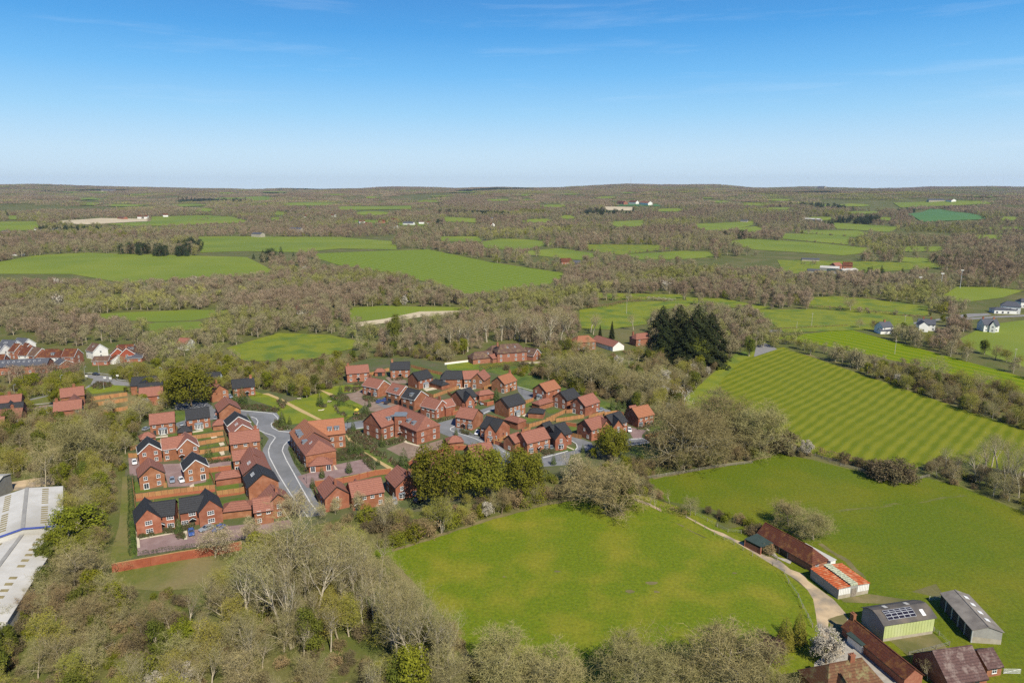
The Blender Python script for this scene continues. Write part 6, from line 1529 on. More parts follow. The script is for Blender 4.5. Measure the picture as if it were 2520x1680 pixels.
# ------------------------------------------------------------------ small things on the green
def picnic(label, z, x, y, rz):
    r = tag(empty('picnic_table', P(*z(x, y)) + Vector((0, 0, .1)), rz), label, 'picnic table')
    k = MB(); k.box(-.9, .9, -.38, .38, .70, .76); k.build('table_top', M['slab'], r)
    for s in (-1, 1):
        k = MB(); k.box(-.9, .9, s * .75 - .15, s * .75 + .15, .42, .47); k.build('seat', M['slab'], r)
        k = MB(); k.beam((s * .65, -.85, .02), (s * .65, -.2, .7), .08, .08); k.beam((s * .65, .85, .02), (s * .65, .2, .7), .08, .08); k.beam((s * .65, -.85, .40), (s * .65, .85, .40), .06, .06); k.build('leg', M['brown_wood'], r)
picnic('picnic table by the wood edge on the green', ZC, 352, 568, .4)
picnic('picnic table beside the planted trees on the green', ZC, 697, 600, -.2)
def playtower():
    r = tag(empty('play_tower', P(*ZC(1003, 745)) + Vector((0, 0, .1))), 'small play tower with a yellow roof by the hedge on the green', 'play tower')
    for x in (-.7, .7):
        for y in (-.7, .7): k = MB(); k.box(x - .07, x + .07, y - .07, y + .07, 0, 2.4); k.build('post', M['brown_wood'], r)
    k = MB(); k.box(-.78, .78, -.78, .78, 1.0, 1.12); k.build('deck', M['brown_wood'], r)
    k = MB(); k.hexa([(-1, -1, 2.4), (1, -1, 2.4), (1, 1, 2.4), (-1, 1, 2.4)], [(-.1, -.9, 3.1), (.1, -.9, 3.1), (.1, .9, 3.1), (-.1, .9, 3.1)]); k.build('roof', M['yellow'], r)
    k = MB(); k.beam((.8, 0, 1.0), (2.6, 0, .1), .6, .06); k.build('slide', M['yellow'], r)
playtower()
def bbench(label, z, x, y):
    r = tag(empty('play_log', P(*z(x, y)) + Vector((0, 0, .1)), .3), label, 'play log')
    k = MB(); k.tube((-1.2, 0, .25), (1.2, 0, .25), .22, .2, 8); k.build('log', M['slab'], r)
    k = MB(); k.tube((.3, .6, .18), (1.6, 1.0, .3), .15, .12, 8); k.build('branch_log', M['slab'], r)
bbench('pale play log lying on the middle of the green', ZC, 600, 695)
def oil_tank():
    r = tag(empty('oil_tank', P(*ZK(932, 875)) ), 'pale green oil tank beside the long tiled outbuilding', 'tank')
    k = MB(); k.box(-.7, .7, -1.3, 1.3, .4, 1.5); k.build('tank', M['sheet_green'], r)
    k = MB(); k.box(-.6, .6, -1.2, -.9, 0, .4); k.box(-.6, .6, .9, 1.2, 0, .4); k.build('stand', M['block'], r)
oil_tank()
def signs():
    for x, y, c, lab in ((985, 620, 'render_white', 'white and red road sign at the roundabout entry'), (1195, 640, 'render_white', 'small white bollard sign at the roundabout'), (1258, 645, 'render_white', 'white chevron sign on the roundabout'), (1338, 615, 'render_white', 'white sign on the bend behind the roundabout')):
        r = tag(empty('road_sign', P(*ZL(x, y))), lab, 'road sign')
        k = MB(); k.tube((0, 0, 0), (0, 0, 2.6), .05, .05, 6); k.build('post', M['steel'], r)
        k = MB(); k.box(-.7, .7, -.04, .0, 1.7, 2.7); k.build('sign_plate', M[c], r)
signs()
def crash_barrier():
    q = [P(*ZL(*p)) for p in ((975, 555), (1040, 552), (1150, 560), (1250, 575), (1300, 600), (1340, 630), (1490, 645))]
    r = tag(empty('crash_barrier', q[0]), 'steel crash barrier curving behind the roundabout', 'barrier')
    for a, b in zip(q, q[1:]):
        k = MB(); k.beam(a - q[0] + Vector((0, 0, .65)), b - q[0] + Vector((0, 0, .65)), .08, .32); k.build('rail', M['steel'], r)
        k = MB(); k.box(-.06, .06, -.06, .06, 0, .6); k.build('post', M['steel'], r, a - q[0])
crash_barrier()
# ------------------------------------------------------------------ vegetation prototypes
class Tree:
    """Fast mesh collector for branches, twigs and leaves."""
    def __init__(s): s.tv = []; s.tf = []; s.cv = []; s.cf = []; s.cm = []
    def tube(s, a, b, r0, r1, n=4):
        d = b - a
        if d.length < 1e-5: return
        u = d.orthogonal().normalized(); w = d.normalized().cross(u); k = len(s.tv)
        for c, r in ((a, r0), (b, r1)):
            for i in range(n):
                t = 6.2832 * i / n; s.tv.append(tuple(c + u * (r * math.cos(t)) + w * (r * math.sin(t))))
        for i in range(n): j = (i + 1) % n; s.tf.append((k + i, k + j, k + n + j, k + n + i))
    def twig(s, a, b, w, mi=0):
        d = b - a; u = d.cross(Vector((random.uniform(-1, 1), random.uniform(-1, 1), random.uniform(-1, 1))))
        if u.length < 1e-5: return
        u.normalize(); k = len(s.cv); s.cv.extend([tuple(a - u * w), tuple(a + u * w), tuple(b)]); s.cf.append((k, k + 1, k + 2)); s.cm.append(mi)
    def leaf(s, p, sz, mi=1, nrm=None, jit=.55):
        n = Vector((random.gauss(0, 1), random.gauss(0, 1), random.gauss(.5, 1))).normalized()
        if nrm is not None: n = (nrm + n * jit).normalized()
        u = n.orthogonal().normalized()
        an = random.uniform(0, 6.28); u = Matrix.Rotation(an, 3, n) @ u; w = n.cross(u); k = len(s.cv)
        s.cv.extend([tuple(p - u * sz), tuple(p + w * sz * .8), tuple(p + u * sz)]); s.cf.append((k, k + 1, k + 2)); s.cm.append(mi)
    def meshes(s, name, tm, cms):
        a = bpy.data.meshes.new(name + '_trunk'); a.from_pydata(s.tv, [], s.tf); a.materials.append(tm)
        for p in a.polygons: p.use_smooth = True
        b = bpy.data.meshes.new(name + '_crown'); b.from_pydata(s.cv, [], s.cf)
        for m in cms: b.materials.append(m)
        b.polygons.foreach_set('material_index', s.cm)
        k = len(s.tv); c = bpy.data.meshes.new(name + '_whole'); c.from_pydata(s.tv + s.cv, [], s.tf + [tuple(i + k for i in f) for f in s.cf])
        for m in [tm] + list(cms): c.materials.append(m)
        c.polygons.foreach_set('material_index', [0] * len(s.tf) + [i + 1 for i in s.cm])
        return a, b, c

def rv(a=1.0): return Vector((random.uniform(-a, a), random.uniform(-a, a), random.uniform(-a, a)))

def bare(H=14.0, spread=.5, fork=.25, limbs=7, up=.6, twl=.9, tw=.022, leaf=0.0, lsz=.13, stems=1, dens=1.0, droop=0.0, lmi=1):
    """Deciduous tree: trunk, limbs, branches, fine twigs; optional small leaves or buds."""
    T = Tree()
    def go(p, d, L, r, lev):
        segs = 4 if lev < 2 else 3
        q = p; dd = d.copy(); kids = {0: limbs, 1: 7, 2: 6, 3: 6}[lev]
        kids = max(2, int(round(kids * (dens if lev > 0 else 1))))
        nodes = [q]
        for i in range(segs):
            dd = (dd + rv(.16 + .07 * lev) + Vector((0, 0, (.10 * up if lev else .05) - droop * .1 * lev))).normalized()
            nq = q + dd * (L / segs); rr0 = r * (1 - .75 * i / segs); rr1 = r * (1 - .75 * (i + 1) / segs)
            if lev <= 1: T.tube(q, nq, rr0, rr1, 6 if lev == 0 else 4)
            elif lev == 2: T.tube(q, nq, rr0, rr1, 3)
            else: T.twig(q, q + dd * (L / segs) * 1.25, max(rr0, tw * 1.2))
            q = nq; nodes.append(q)
        for j in range(kids):
            t = (fork if lev == 0 else .2) + (1 - (fork if lev == 0 else .2)) * ((j + random.random() * .8) / kids)
            k = min(segs - 1, int(t * segs)); f = t * segs - k
            b = nodes[k].lerp(nodes[k + 1], min(1, f))
            side = dd.orthogonal().normalized(); side = Matrix.Rotation(j * 2.4 + random.uniform(-.5, .5), 3, dd) @ side
            sp = spread * (1.25 - .5 * t) if lev == 0 else .75
            nd = (dd * (1 - sp * .6) + side * (sp + .35) + Vector((0, 0, up * .28 - droop * .2))).normalized()
            nl = L * ((.62 if lev == 0 else .52) * random.uniform(.75, 1.2)) * (1.0 if lev else (1.15 - .45 * t))
            nr = r * (1 - .75 * t) * .6
            if lev < 3: go(b, nd, nl, nr, lev + 1)
            else:
                e = b + nd * twl * random.uniform(.6, 1.2); T.twig(b, e, tw)
                if leaf and random.random() < leaf:
                    T.leaf(b.lerp(e, random.uniform(.4, 1)) + rv(.12), lsz * random.uniform(.7, 1.4), lmi)
    for s_ in range(stems):
        a = s_ * 6.28 / max(1, stems) + random.random(); lean = .0 if stems == 1 else .22
        d = Vector((math.cos(a) * lean, math.sin(a) * lean, 1)).normalized()
        go(Vector((math.cos(a) * .3 * (stems > 1), math.sin(a) * .3 * (stems > 1), -.2)), d, H * .62, H * .018, 0)
    return T

def leafy(H=10.0, W=4.0, n=3600, sz=.28, trunk=.2, lumps=26, mi=0, bottom=.15, lumpr=.33, jit=.75):
    """Closed crown of many leaf faces set on lumps of uneven size."""
    T = Tree()
    T.tube(Vector((0, 0, -.2)), Vector((.1, 0, H * .6)), H * .02 + .05, H * .008, 6)
    L = []
    for i in range(lumps):
        a = random.uniform(0, 6.28); z = random.uniform(bottom + .12, .9); rr = W * .5 * math.sqrt(max(.05, 1 - ((z - .48) / .55) ** 2)) * random.uniform(.35, .85)
        c = Vector((math.cos(a) * rr, math.sin(a) * rr, z * H)); L.append((c, W * lumpr * random.uniform(.6, 1.15)))
        T.tube(Vector((0, 0, H * max(.12, z - .35))), c, .07, .03, 3)
    for i in range(n):
        c, r = random.choice(L); d = Vector((random.gauss(0, 1), random.gauss(0, 1), random.gauss(.35, 1))).normalized()
        p = c + d * r * random.uniform(.55, 1.05)
        if p.z < H * bottom: p.z = H * bottom + random.random() * .5
        T.leaf(p, sz * random.uniform(.6, 1.35), mi, d, jit)
    return T

def cone(H=14.0, W=6.0, n=3600, sz=.35, mi=0, power=.8, rag=.2):
    T = Tree(); T.tube(Vector((0, 0, -.2)), Vector((0, 0, H * .95)), H * .018, .03, 6)
    for i in range(n):
        t = 1 - math.sqrt(random.random()) * .97; a = random.uniform(0, 6.28)
        bump = 1 + rag * math.sin(a * 5 + t * 23) + rag * .7 * math.sin(a * 9 - t * 41)
        r = W / 2 * (1 - t) ** power * bump * random.uniform(.7, 1.0)
        T.leaf(Vector((math.cos(a) * r, math.sin(a) * r, t * H * .98 + .3)), sz * random.uniform(.6, 1.3) * (.6 + .5 * (1 - t)), mi, Vector((math.cos(a), math.sin(a), .4)), .8)
    return T

PROTO = {}
def reg(kind, H, T, tm, cms):
    a, b, c = T.meshes(kind, tm, cms); PROTO.setdefault(kind, []).append((H, a, b, c))
for s_ in range(4): reg('spreading', 13, bare(13, .75, .22, 9, .45, .95, .022, dens=1.1), V['bark'], [V['twig'], V['bud']])
for s_ in range(3): reg('dome', 12, bare(12, .8, .18, 12, .5, .95, .024, dens=1.4), V['bark'], [V['twig_dense'], V['bud']])
for s_ in range(3): reg('tall', 17, bare(17, .24, .42, 9, 1.35, .85, .017, dens=.85), V['bark_pale'], [V['twig'], V['bud']])
for s_ in range(3): reg('brownwood', 13, bare(13, .5, .2, 9, .7, .9, .022, dens=1.1), V['bark_dark'], [V['twig_brown'], V['bud']])
for s_ in range(3): reg('olive', 11, bare(11, .6, .15, 9, .5, .8, .020, leaf=.75, lsz=.13, dens=1.1), V['bark'], [V['twig_olive'], V['leaf_yellow']])
for s_ in range(2): reg('spring', 10, leafy(10, 6.5, 5200, .22, lumps=34, lumpr=.22), V['bark'], [V['leaf_spring']])
for s_ in range(2): reg('catkin', 12, bare(12, .65, .2, 9, .55, .8, .02, leaf=1.0, lsz=.12, dens=1.1), V['bark'], [V['twig'], V['blossom_buff']])
for s_ in range(2): reg('blossom', 7, leafy(7, 5.0, 4200, .15, lumps=34, lumpr=.2), V['bark_dark'], [V['blossom']])
for s_ in range(2): reg('ivy', 11, leafy(11, 5.0, 4200, .24, lumps=24, bottom=.05), V['bark'], [V['ivy']])
for s_ in range(2): reg('oak', 10, leafy(10, 10.5, 8200, .25, lumps=60, lumpr=.17, bottom=.2), V['bark_dark'], [V['leaf']])
for s_ in range(2): reg('conifer', 18, cone(18, 9.5, 8000, .42, power=.75, rag=.32), V['bark_dark'], [V['conifer']])
reg('cypress', 9, cone(9, 4.6, 5200, .17, power=.55, rag=.08), V['bark_dark'], [V['cypress']])
reg('purple', 6, leafy(6, 5, 3000, .18, lumps=20), V['bark_dark'], [V['purple']])
for s_ in range(2): reg('young', 5, cone(5, 2.4, 1300, .16, power=.5, rag=.2), V['bark'], [V['young']])
for s_ in range(3): reg('thicket', 4, leafy(4, 5.5, 2200, .17, lumps=26, lumpr=.2, bottom=.0, jit=1.6), V['bark_dark'], [V['thicket']])
for s_ in range(2): reg('bramble', 3, leafy(3, 5, 1900, .15, lumps=24, lumpr=.2, bottom=.0, jit=1.6), V['bark_dark'], [V['twig_brown']])
for s_ in range(2): reg('bush', 3, leafy(3, 4, 1600, .18, lumps=16, bottom=.0), V['bark'], [V['leaf_spring']])
reg('dead', 13, bare(13, .8, .3, 7, .5, .5, .03, dens=.5), mat('dead pale wood', (.70, .64, .52), (.6, .54, .43)), [mat('dead pale twig', (.68, .62, .50), (.6, .54, .43))])
reg('slender', 9, bare(9, .3, .25, 6, .9, .6, .014, dens=.7), V['bark'], [V['twig'], V['bud']])
for kind, m1, m2 in (('f_brown', 'twig_brown', 'far_brown'), ('f_grey', 'twig', 'far_grey'), ('f_olive', 'twig_olive', 'far_olive')):
    for s_ in range(3): reg(kind, 11, leafy(11, 8.5, 1500, .30, lumps=12, bottom=.08, lumpr=.3, jit=.5), V['bark'], [V[m2]])
reg('f_dark', 12, leafy(12, 7, 1000, .4, lumps=10, bottom=.03), V['bark_dark'], [V['far_dark']])
reg('f_dark', 14, cone(14, 7, 600, .6), V['bark_dark'], [V['far_dark']])
reg('f_spring', 11, leafy(11, 8, 1200, .34, lumps=14, bottom=.05), V['bark'], [V['leaf_spring']])
reg('f_white', 6, leafy(6, 6, 400, .4, lumps=12, bottom=.0), V['bark'], [V['blossom']])
def clump(m):
    T = Tree()
    for i in range(26):
        x, y = random.uniform(-38, 38), random.uniform(-38, 38); h = random.uniform(8, 13); r = random.uniform(4, 6)
        for k in range(46):
            d = Vector((random.gauss(0, 1), random.gauss(0, 1), abs(random.gauss(0, 1)))).normalized()
            T.leaf(Vector((x, y, h * .45)) + Vector((d.x * r, d.y * r, d.z * h * .55)), 1.15 * random.uniform(.7, 1.3), 0, d)
    return T
for kind, m2 in (('c_brown', 'far_brown'), ('c_grey', 'far_grey'), ('c_olive', 'far_olive'), ('c_dark', 'far_dark')):
    for s_ in range(2): reg(kind, 11, clump(m2), V['bark'], [V[m2]])

# ------------------------------------------------------------------ planting
TREES = []          # (size in picture, x, y, z, kind, variant, scale, rot, label, group)
def ink(px, py, poly):
    """Point in polygon, numpy arrays."""
    inside = np.zeros(px.shape, bool); n = len(poly); j = n - 1
    for i in range(n):
        xi, yi = poly[i]; xj, yj = poly[j]
        c = ((yi > py) != (yj > py)) & (px < (xj - xi) * (py - yi) / (yj - yi + 1e-9) + xi)
        inside ^= c; j = i
    return inside

def put(x, y, kind, h, label, group, sx=1.0, forced=False):
    var = random.randrange(len(PROTO[kind])); H0 = PROTO[kind][var][0]
    z = h1(x, y); d = math.hypot(x, y, CAM_H)
    TREES.append([h / d * (100 if forced else 1), x, y, z, kind, var, h / H0, sx, random.uniform(0, 6.28), label, group])

def solve_h(p, ty):
    lo, hi = .5, 80.0
    for _ in range(26):
        mid = (lo + hi) / 2
        if proj(p.x, p.y, p.z + mid)[1] > ty: lo = mid
        else: hi = mid
    return lo

def hero(kind, z, x, y, top=None, label='', h=None, sx=1.0, group=None):
    p = P(*z(x, y)); hh = h or solve_h(p, z(0, top)[1])
    put(p.x, p.y, kind, hh, label, group, sx, True)

# --- estate trees and landmarks
hero('oak', ZA, 880, 645, 185, 'large olive leaved oak beside the road in the north west of the estate', sx=1.15)
hero('oak', ZV, 1012, 1160, 1030, 'dark olive oak, leftmost of three at the south edge of the estate', sx=.98)
hero('oak', ZV, 1108, 1150, 1032, 'dark olive oak, middle one of three at the south edge of the estate', sx=.95)
hero('oak', ZV, 1203, 1142, 1036, 'dark olive oak, rightmost of three at the south edge of the estate', sx=.95)
hero('oak', ZF, 1500, 1330, 985, 'round olive oak in front of the red roofed house at the east close', sx=1.15)
for z, x, y, t, lab in ((ZA, 1085, 1270, 1065, 'young tree in the flower bed right of the pink parking court'), (ZA, 1470, 630, 420, 'young tree in front of the black roofed house by the green, right one'), (ZA, 1383, 610, 448, 'young tree in front of the black roofed house by the green, left one'), (ZA, 1918, 880, 700, 'young tree in the bed where the main road bends by the green'), (ZA, 1890, 600, 515, 'small young tree beside the gravel path near the wood'),
   (ZB, 738, 800, 615, 'young tree between the two black roofed cottage pairs'), (ZC, 590, 640, 480, 'young tree in the middle of the green'), (ZC, 822, 520, 400, 'young tree by the gravel path end near the cul de sac'), (ZC, 965, 910, 795, 'young tree by the lamp post between the apartment blocks'), (ZC, 612, 1455, 1320, 'young tree at the pink parking in front of the bin store'), (ZC, 918, 1400, 1248, 'young tree standing alone in the pink parking court'),
   (ZC, 505, 1568, 1445, 'young tree at the parking entrance near the main road'), (ZD, 1540, 255, 0, 'tall young tree beside the gravel path near the brown parking court'), (ZC, 1300, 1100, 950, 'young tree at the corner of the large apartment block'), (ZC, 1105, 745, 600, 'young tree at the hedge above the large apartment block'), (ZC, 1150, 650, 560, 'young tree beside the blue cars'), (ZE, 1395, 1070, 975, 'young tree on the mews road corner'), (ZE, 1262, 1150, 1075, 'young tree left of the square hipped garage'),
   (ZE, 1850, 690, 525, 'young tree in front of the north east orange roofed house'), (ZF, 1508, 775, 640, 'young tree at the north east edge, leftmost of three'), (ZF, 1580, 775, 655, 'young tree at the north east edge, middle of three'), (ZF, 1645, 760, 665, 'young tree at the north east edge, rightmost of three'), (ZF, 1172, 1260, 1160, 'young tree on the lawn corner of the east close'), (ZF, 840, 1400, 1275, 'young tree at the foot of the east close road'),
   (ZC, 940, 1200, 1040, 'young tree in the shrub belt between the apartments, left one'), (ZC, 1010, 1190, 1020, 'young tree in the shrub belt between the apartments, upper one'), (ZC, 1060, 1180, 1060, 'young tree in the shrub belt between the apartments, right one'), (ZC, 1250, 1310, 1215, 'young tree beside the gravel path below the shrub belt'), (ZC, 160, 870, 700, 'young tree at the road side next to the green'), (ZC, 245, 850, 750, 'small young tree right of the bend by the green'), (ZC, 800, 640, 560, 'young tree beside the curved hedge of the green'),
   (ZA, 460, 1240, 1160, 'small tree in front of the westernmost black gabled house'), (ZC, 720, 340, 280, 'round evergreen at the wood edge above the green'), (ZA, 1530, 830, 715, 'young tree beside the black roofed house on the bend'), (ZF, 190, 640, 520, 'young tree left of the large black roofed house')):
    hero('young', z, x, y, t, lab, group='young trees planted on the estate')
hero('conifer', ZV, 1520, 790, 700, 'dark conifer, leftmost of the tall group', sx=1.5); hero('conifer', ZV, 1558, 812, 698, 'dark conifer, second of the tall group', sx=1.5)
hero('conifer', ZV, 1598, 820, 697, 'dark conifer, highest in the middle of the tall group', sx=1.5); hero('conifer', ZV, 1528, 828, 745, 'dark conifer low at the front left of the tall group', sx=1.8)
hero('conifer', ZV, 1622, 838, 740, 'dark conifer at the right end of the tall group', sx=1.7); hero('conifer', ZV, 1580, 838, 745, 'dark conifer at the front middle of the tall group', sx=1.8)
hero('conifer', ZV, 1630, 800, 715, 'dark conifer behind the right end of the tall group', sx=1.6); hero('ivy', ZV, 1606, 842, 770, 'dark evergreen below the right end of the conifers', sx=1.3)
hero('ivy', ZV, 908, 800, 722, 'dark pine standing in the bare wood north of the estate', sx=.8); hero('conifer', ZV, 1030, 805, 755, 'dark evergreen between tall bare trees north of the estate', sx=1.0)
hero('conifer', ZV, 1405, 780, 735, 'slim dark conifer near the orange roofed bungalow', sx=.5); hero('conifer', ZV, 1378, 775, 745, 'smaller slim conifer near the orange roofed bungalow', sx=.5); hero('ivy', ZV, 1720, 818, 770, 'dark round evergreen right of the conifer group')
hero('dead', ZV, 1570, 945, 868, 'bleached dead tree on the slope east of the estate')
hero('dome', ZV, 1732, 1030, 905, 'big domed bare tree at the corner of the banded field', sx=1.5)
for x, y, t in ((1655, 1010, 885), (1600, 1030, 905), (1555, 1072, 920), (1630, 1060, 950), (1590, 1050, 985), (1690, 1040, 960)): hero('dome', ZV, x, y, t, 'pale bare tree in the belt before the banded field', group='bare trees in the belt east of the estate', sx=1.35)
hero('dome', ZV, 1390, 1165, 1045, 'broad bare oak at the north tip of the south meadow', sx=1.6); hero('ivy', ZV, 1425, 1172, 1085, 'dark ivy clad tree leaning on the broad bare oak', sx=1.4)
hero('catkin', ZV, 1315, 1115, 1030, 'buff flowering tree left of the broad bare oak', sx=1.1); hero('spreading', ZV, 1345, 1120, 1040, 'bare tree between the buff flowering tree and the broad oak'); hero('spring', ZF, 1290, 1330, 1200, 'bright green small tree left of the round olive oak')
hero('spreading', ZW, 1338, 900, 690, 'lone bare tree beside the farm track', sx=1.0)
for x, y, t in ((1005, 820, 640), (1050, 840, 720), (1165, 800, 660), (908, 790, 640)): hero('slender', ZW, x, y, t, 'slender young tree beside the farm track', group='slender trees at the track')
hero('dome', ZG, 740, 240, 20, 'smaller bare tree behind the stable range', h=10, sx=1.2); hero('dome', ZG, 1020, 400, 40, 'broad round bare tree behind the stable range', sx=1.6)
hero('cypress', ZG, 690, 1640, 1270, 'golden green cypress, left of the pair', sx=1.1); hero('cypress', ZG, 850, 1570, 1225, 'golden green cypress, right and taller of the pair')
hero('blossom', ZK, 440, 905, 570, 'pale pink blossoming tree in the farmyard', sx=1.15); hero('purple', zone(1100, 1380, 2.352), 1860, 600, 450, 'purple leaved tree left of the golden cypresses', sx=1.2)
hero('slender', ZK, 1420, 1070, 830, 'small pale bare tree in front of the big farm barn'); hero('spreading', ZV, 105, 1130, 1000, 'spreading tree behind the service yard', sx=.8)
ZY = zone(1100, 1380, 2.352)
for x, y, hh, lab in ((310, 760, 14, 'bare tree at the foot of the south meadow, leftmost of the round crowned row'), (590, 800, 13, 'bare round tree, second of the row at the foot of the south meadow'), (1110, 800, 14.5, 'broad oak like bare tree, third of the row at the foot of the south meadow'), (1590, 780, 16.5, 'tallest bare tree of the row at the foot of the south meadow'), (1820, 850, 12, 'bare tree below the purple leaved one'), (1330, 840, 12, 'low bare tree between the third and the tallest of the row')):
    hero('dome', ZY, x, y, None, lab, h=hh * 1.05, sx=1.45)
# west side
hero('dome', ZL, 990, 1640, 930, 'very large spreading bare tree left of the estate, beside the white car bay', sx=1.1)
hero('spreading', ZL, 1590, 1120, 780, 'gnarled bare oak in front of the north west houses', sx=1.25)
hero('catkin', ZL, 1270, 1010, 800, 'buff bare tree before the building plot'); hero('spreading', ZL, 1080, 1250, 850, 'bare tree behind the very large spreading one')
hero('ivy', ZL, 700, 1180, 955, 'green leafed tree below the west parking court', sx=1.1); hero('ivy', ZL, 1330, 1150, 985, 'dark evergreen left of the bay houses', sx=1.4); hero('ivy', ZL, 1430, 760, 700, 'dark pine like evergreen left of the long black roof', sx=1.6)
hero('ivy', ZL, 1510, 1330, 1200, 'dark evergreen bush beside the black gabled house', sx=1.5); hero('ivy', ZM, 440, 120, -60, 'ivy covered tree above the service yard', sx=1.2)
hero('spreading', ZM, 840, 1500, 900, 'old crooked bare oak right of the warehouse', sx=1.45); hero('spring', ZM, 900, 1010, 570, 'broad yellow green tree above the crooked oak', sx=1.9); hero('spring', ZM, 800, 1200, 760, 'yellow green tree beside the warehouse roof', sx=1.3)
hero('spreading', ZM, 760, 1000, 650, 'small bare tree in the yellow green crowns'); hero('spreading', ZM, 990, 760, 400, 'bare tree beside the grass strip, middle'); hero('spreading', ZM, 1100, 560, 190, 'bare tree beside the top of the grass strip', sx=1.1); hero('brownwood', ZM, 1080, 420, 130, 'brown bare tree above the grass strip')
hero('spreading', ZM, 930, 620, 330, 'bare tree between the warehouse and the grass strip'); hero('brownwood', ZM, 1120, 900, 640, 'brown thorny tree by the narrow part of the grass strip')
hero('catkin', ZB, 1150, 1065, 620, 'blossoming buff tree in front of the right black cottage pair', sx=1.2); hero('catkin', ZB, 1560, 900, 560, 'buff blossoming tree at the foot of the street row'); hero('catkin', ZD, 370, 830, 440, 'tall blossoming tree at the end of the main road', sx=.9)
hero('catkin', ZD, 230, 780, 500, 'buff blossoming tree left of the road end'); hero('catkin', ZD, 760, 760, 560, 'buff blossoming tree in front of the steep red roofed house'); hero('catkin', ZD, 1040, 720, 470, 'buff blossoming tree in front of the long red roofed house')
hero('catkin', ZD, 1320, 840, 510, 'buff blossoming tree beside the silver car in the south row', sx=.95); hero('catkin', ZD, 600, 800, 600, 'buff bushy tree below the road end')
for x, y, t, k in ((385, 900, 680, 'tall'), (560, 1000, 640, 'tall')): hero(k, ZB, x + 1350, y + 100, t, 'bare tree below the blossoming ones', group='bare trees at the wood edge below the street row')
Z6 = zone(600, 1200, 3.267)
for x, y, t in ((380, 1290, 560), (620, 870, 360), (790, 900, 420), (900, 960, 430), (960, 1130, 700), (1090, 920, 520), (1020, 700, 400), (1230, 1440, 760), (1380, 1300, 700), (1430, 1500, 800), (1550, 1560, 860), (1640, 1560, 900), (1200, 1330, 780), (80, 1500, 940), (450, 1180, 800), (780, 980, 560), (860, 930, 470), (1290, 1400, 740), (1700, 1500, 1000), (1480, 1350, 760), (690, 760, 330), (560, 760, 300), (1000, 1000, 560)):
    hero('tall', Z6, x, y, t, 'tall pale stemmed tree at the south wood edge', group='tall pale stemmed trees at the wood edge', sx=.95)
hero('ivy', Z6, 870, 1120, 840, 'trunk thickly clad in green ivy, upper one at the wood edge', sx=.55); hero('ivy', Z6, 1280, 1420, 1110, 'trunk thickly clad in green ivy, lower one at the wood edge', sx=.7)
hero('spring', zone(0, 1380, 3.92), 1780, 1000, 560, 'yellow green tree standing in the brown wood at the bottom', sx=.9); hero('blossom', zone(0, 1380, 3.92), 1760, 1230, 980, 'white blossoming tree at the bottom edge', sx=1.3); hero('blossom', zone(0, 1380, 3.92), 1500, 1290, 1080, 'white blossoming bush at the bottom edge, left of the larger one', sx=1.3)
hero('spring', zone(0, 1380, 3.92), 1190, 300, 170, 'small leafy bush on the rough lawn', h=3); hero('bush', zone(0, 1380, 3.92), 1350, 1150, 950, 'bright green bush in the bottom wood', sx=1.1)
for x, y, t in ((330, 1000, 30), (500, 900, 250), (130, 1050, 330), (700, 930, 270), (870, 880, 230), (240, 950, 230), (420, 1000, 300), (40, 1150, 420), (600, 1050, 380), (950, 850, 330), (300, 1200, 480), (1350, 1500, 820), (1180, 1180, 620)):
    hero('tall', Z6, x, y, t, 'tall bare tree rising over the southern roofs', group='tall bare trees rising over the southern roofs', sx=1.15)
# north villas wood: tall bare trees
for x, y, t in ((250, 330, 100), (330, 340, 90), (450, 330, 60), (520, 320, 50), (600, 330, 60), (620, 300, 30), (700, 320, 60), (850, 370, 20), (880, 300, 10), (940, 350, 30), (1010, 330, 60), (760, 360, 70), (100, 400, 120), (170, 420, 140), (40, 420, 130), (820, 430, 150), (500, 310, 80), (1190, 260, 80), (1210, 280, 100), (1540, 240, 85), (560, 320, 70)):
    hero('tall', ZN, x, y, t, 'tall bare tree in the northern grove', group='tall bare trees in the grove north of the estate', sx=1.5)
for x, y, t in ((980, 670, 380), (1080, 690, 370), (1200, 740, 370), (1340, 740, 420), (900, 620, 450), (850, 600, 400), (1270, 720, 400), (1140, 700, 430), (1500, 800, 530), (1630, 830, 510), (1700, 830, 540), (1560, 800, 560), (1760, 790, 600), (1740, 560, 440)):
    hero('spreading', ZN, x, y, t, 'pale limbed tree in the north east belt', group='pale limbed bare trees along the north east edge', sx=1.15)
for x, y, t, lab in ((1410, 600, 450, 'white blossoming tree in the north east belt'), (1790, 750, 560, 'tall white blossoming tree at the right end of the north east belt'), (1790, 840, 700, 'lower white blossoming tree at the right end of the north east belt'), (1320, 380, 325, 'white blossoming tree before the orange bungalow')): hero('blossom', ZN, x, y, t, lab, sx=.9)
KEEP_OUT.append(pts(ZM, (1310, 240), (1400, 200), (1420, 1100), (1180, 1250), (1190, 1000), (1260, 700)))
for x, y in ((1085, 420), (1170, 440), (1130, 400)): hero('spreading', ZN, x, y, None, 'bare tree in front of the orange hipped roof house', h=10, sx=1.1, group='bare trees in front of the orange hipped roof house')
# right edge copse
Z7 = zone(1900, 1000, 3.7935)
for x, y, t in ((1610, 600, 330), (1720, 640, 420), (1960, 670, 380), (1900, 700, 360), (2100, 600, 200), (2240, 780, 330), (2160, 830, 430), (2300, 850, 460), (2050, 560, 230), (2000, 620, 260), (2330, 700, 330), (2200, 640, 240), (2400, 850, 400), (2450, 700, 300)):
    hero('tall', Z7, x, y, t, 'bare tree in the right hand copse', group='bare trees in the right hand copse', sx=1.1)
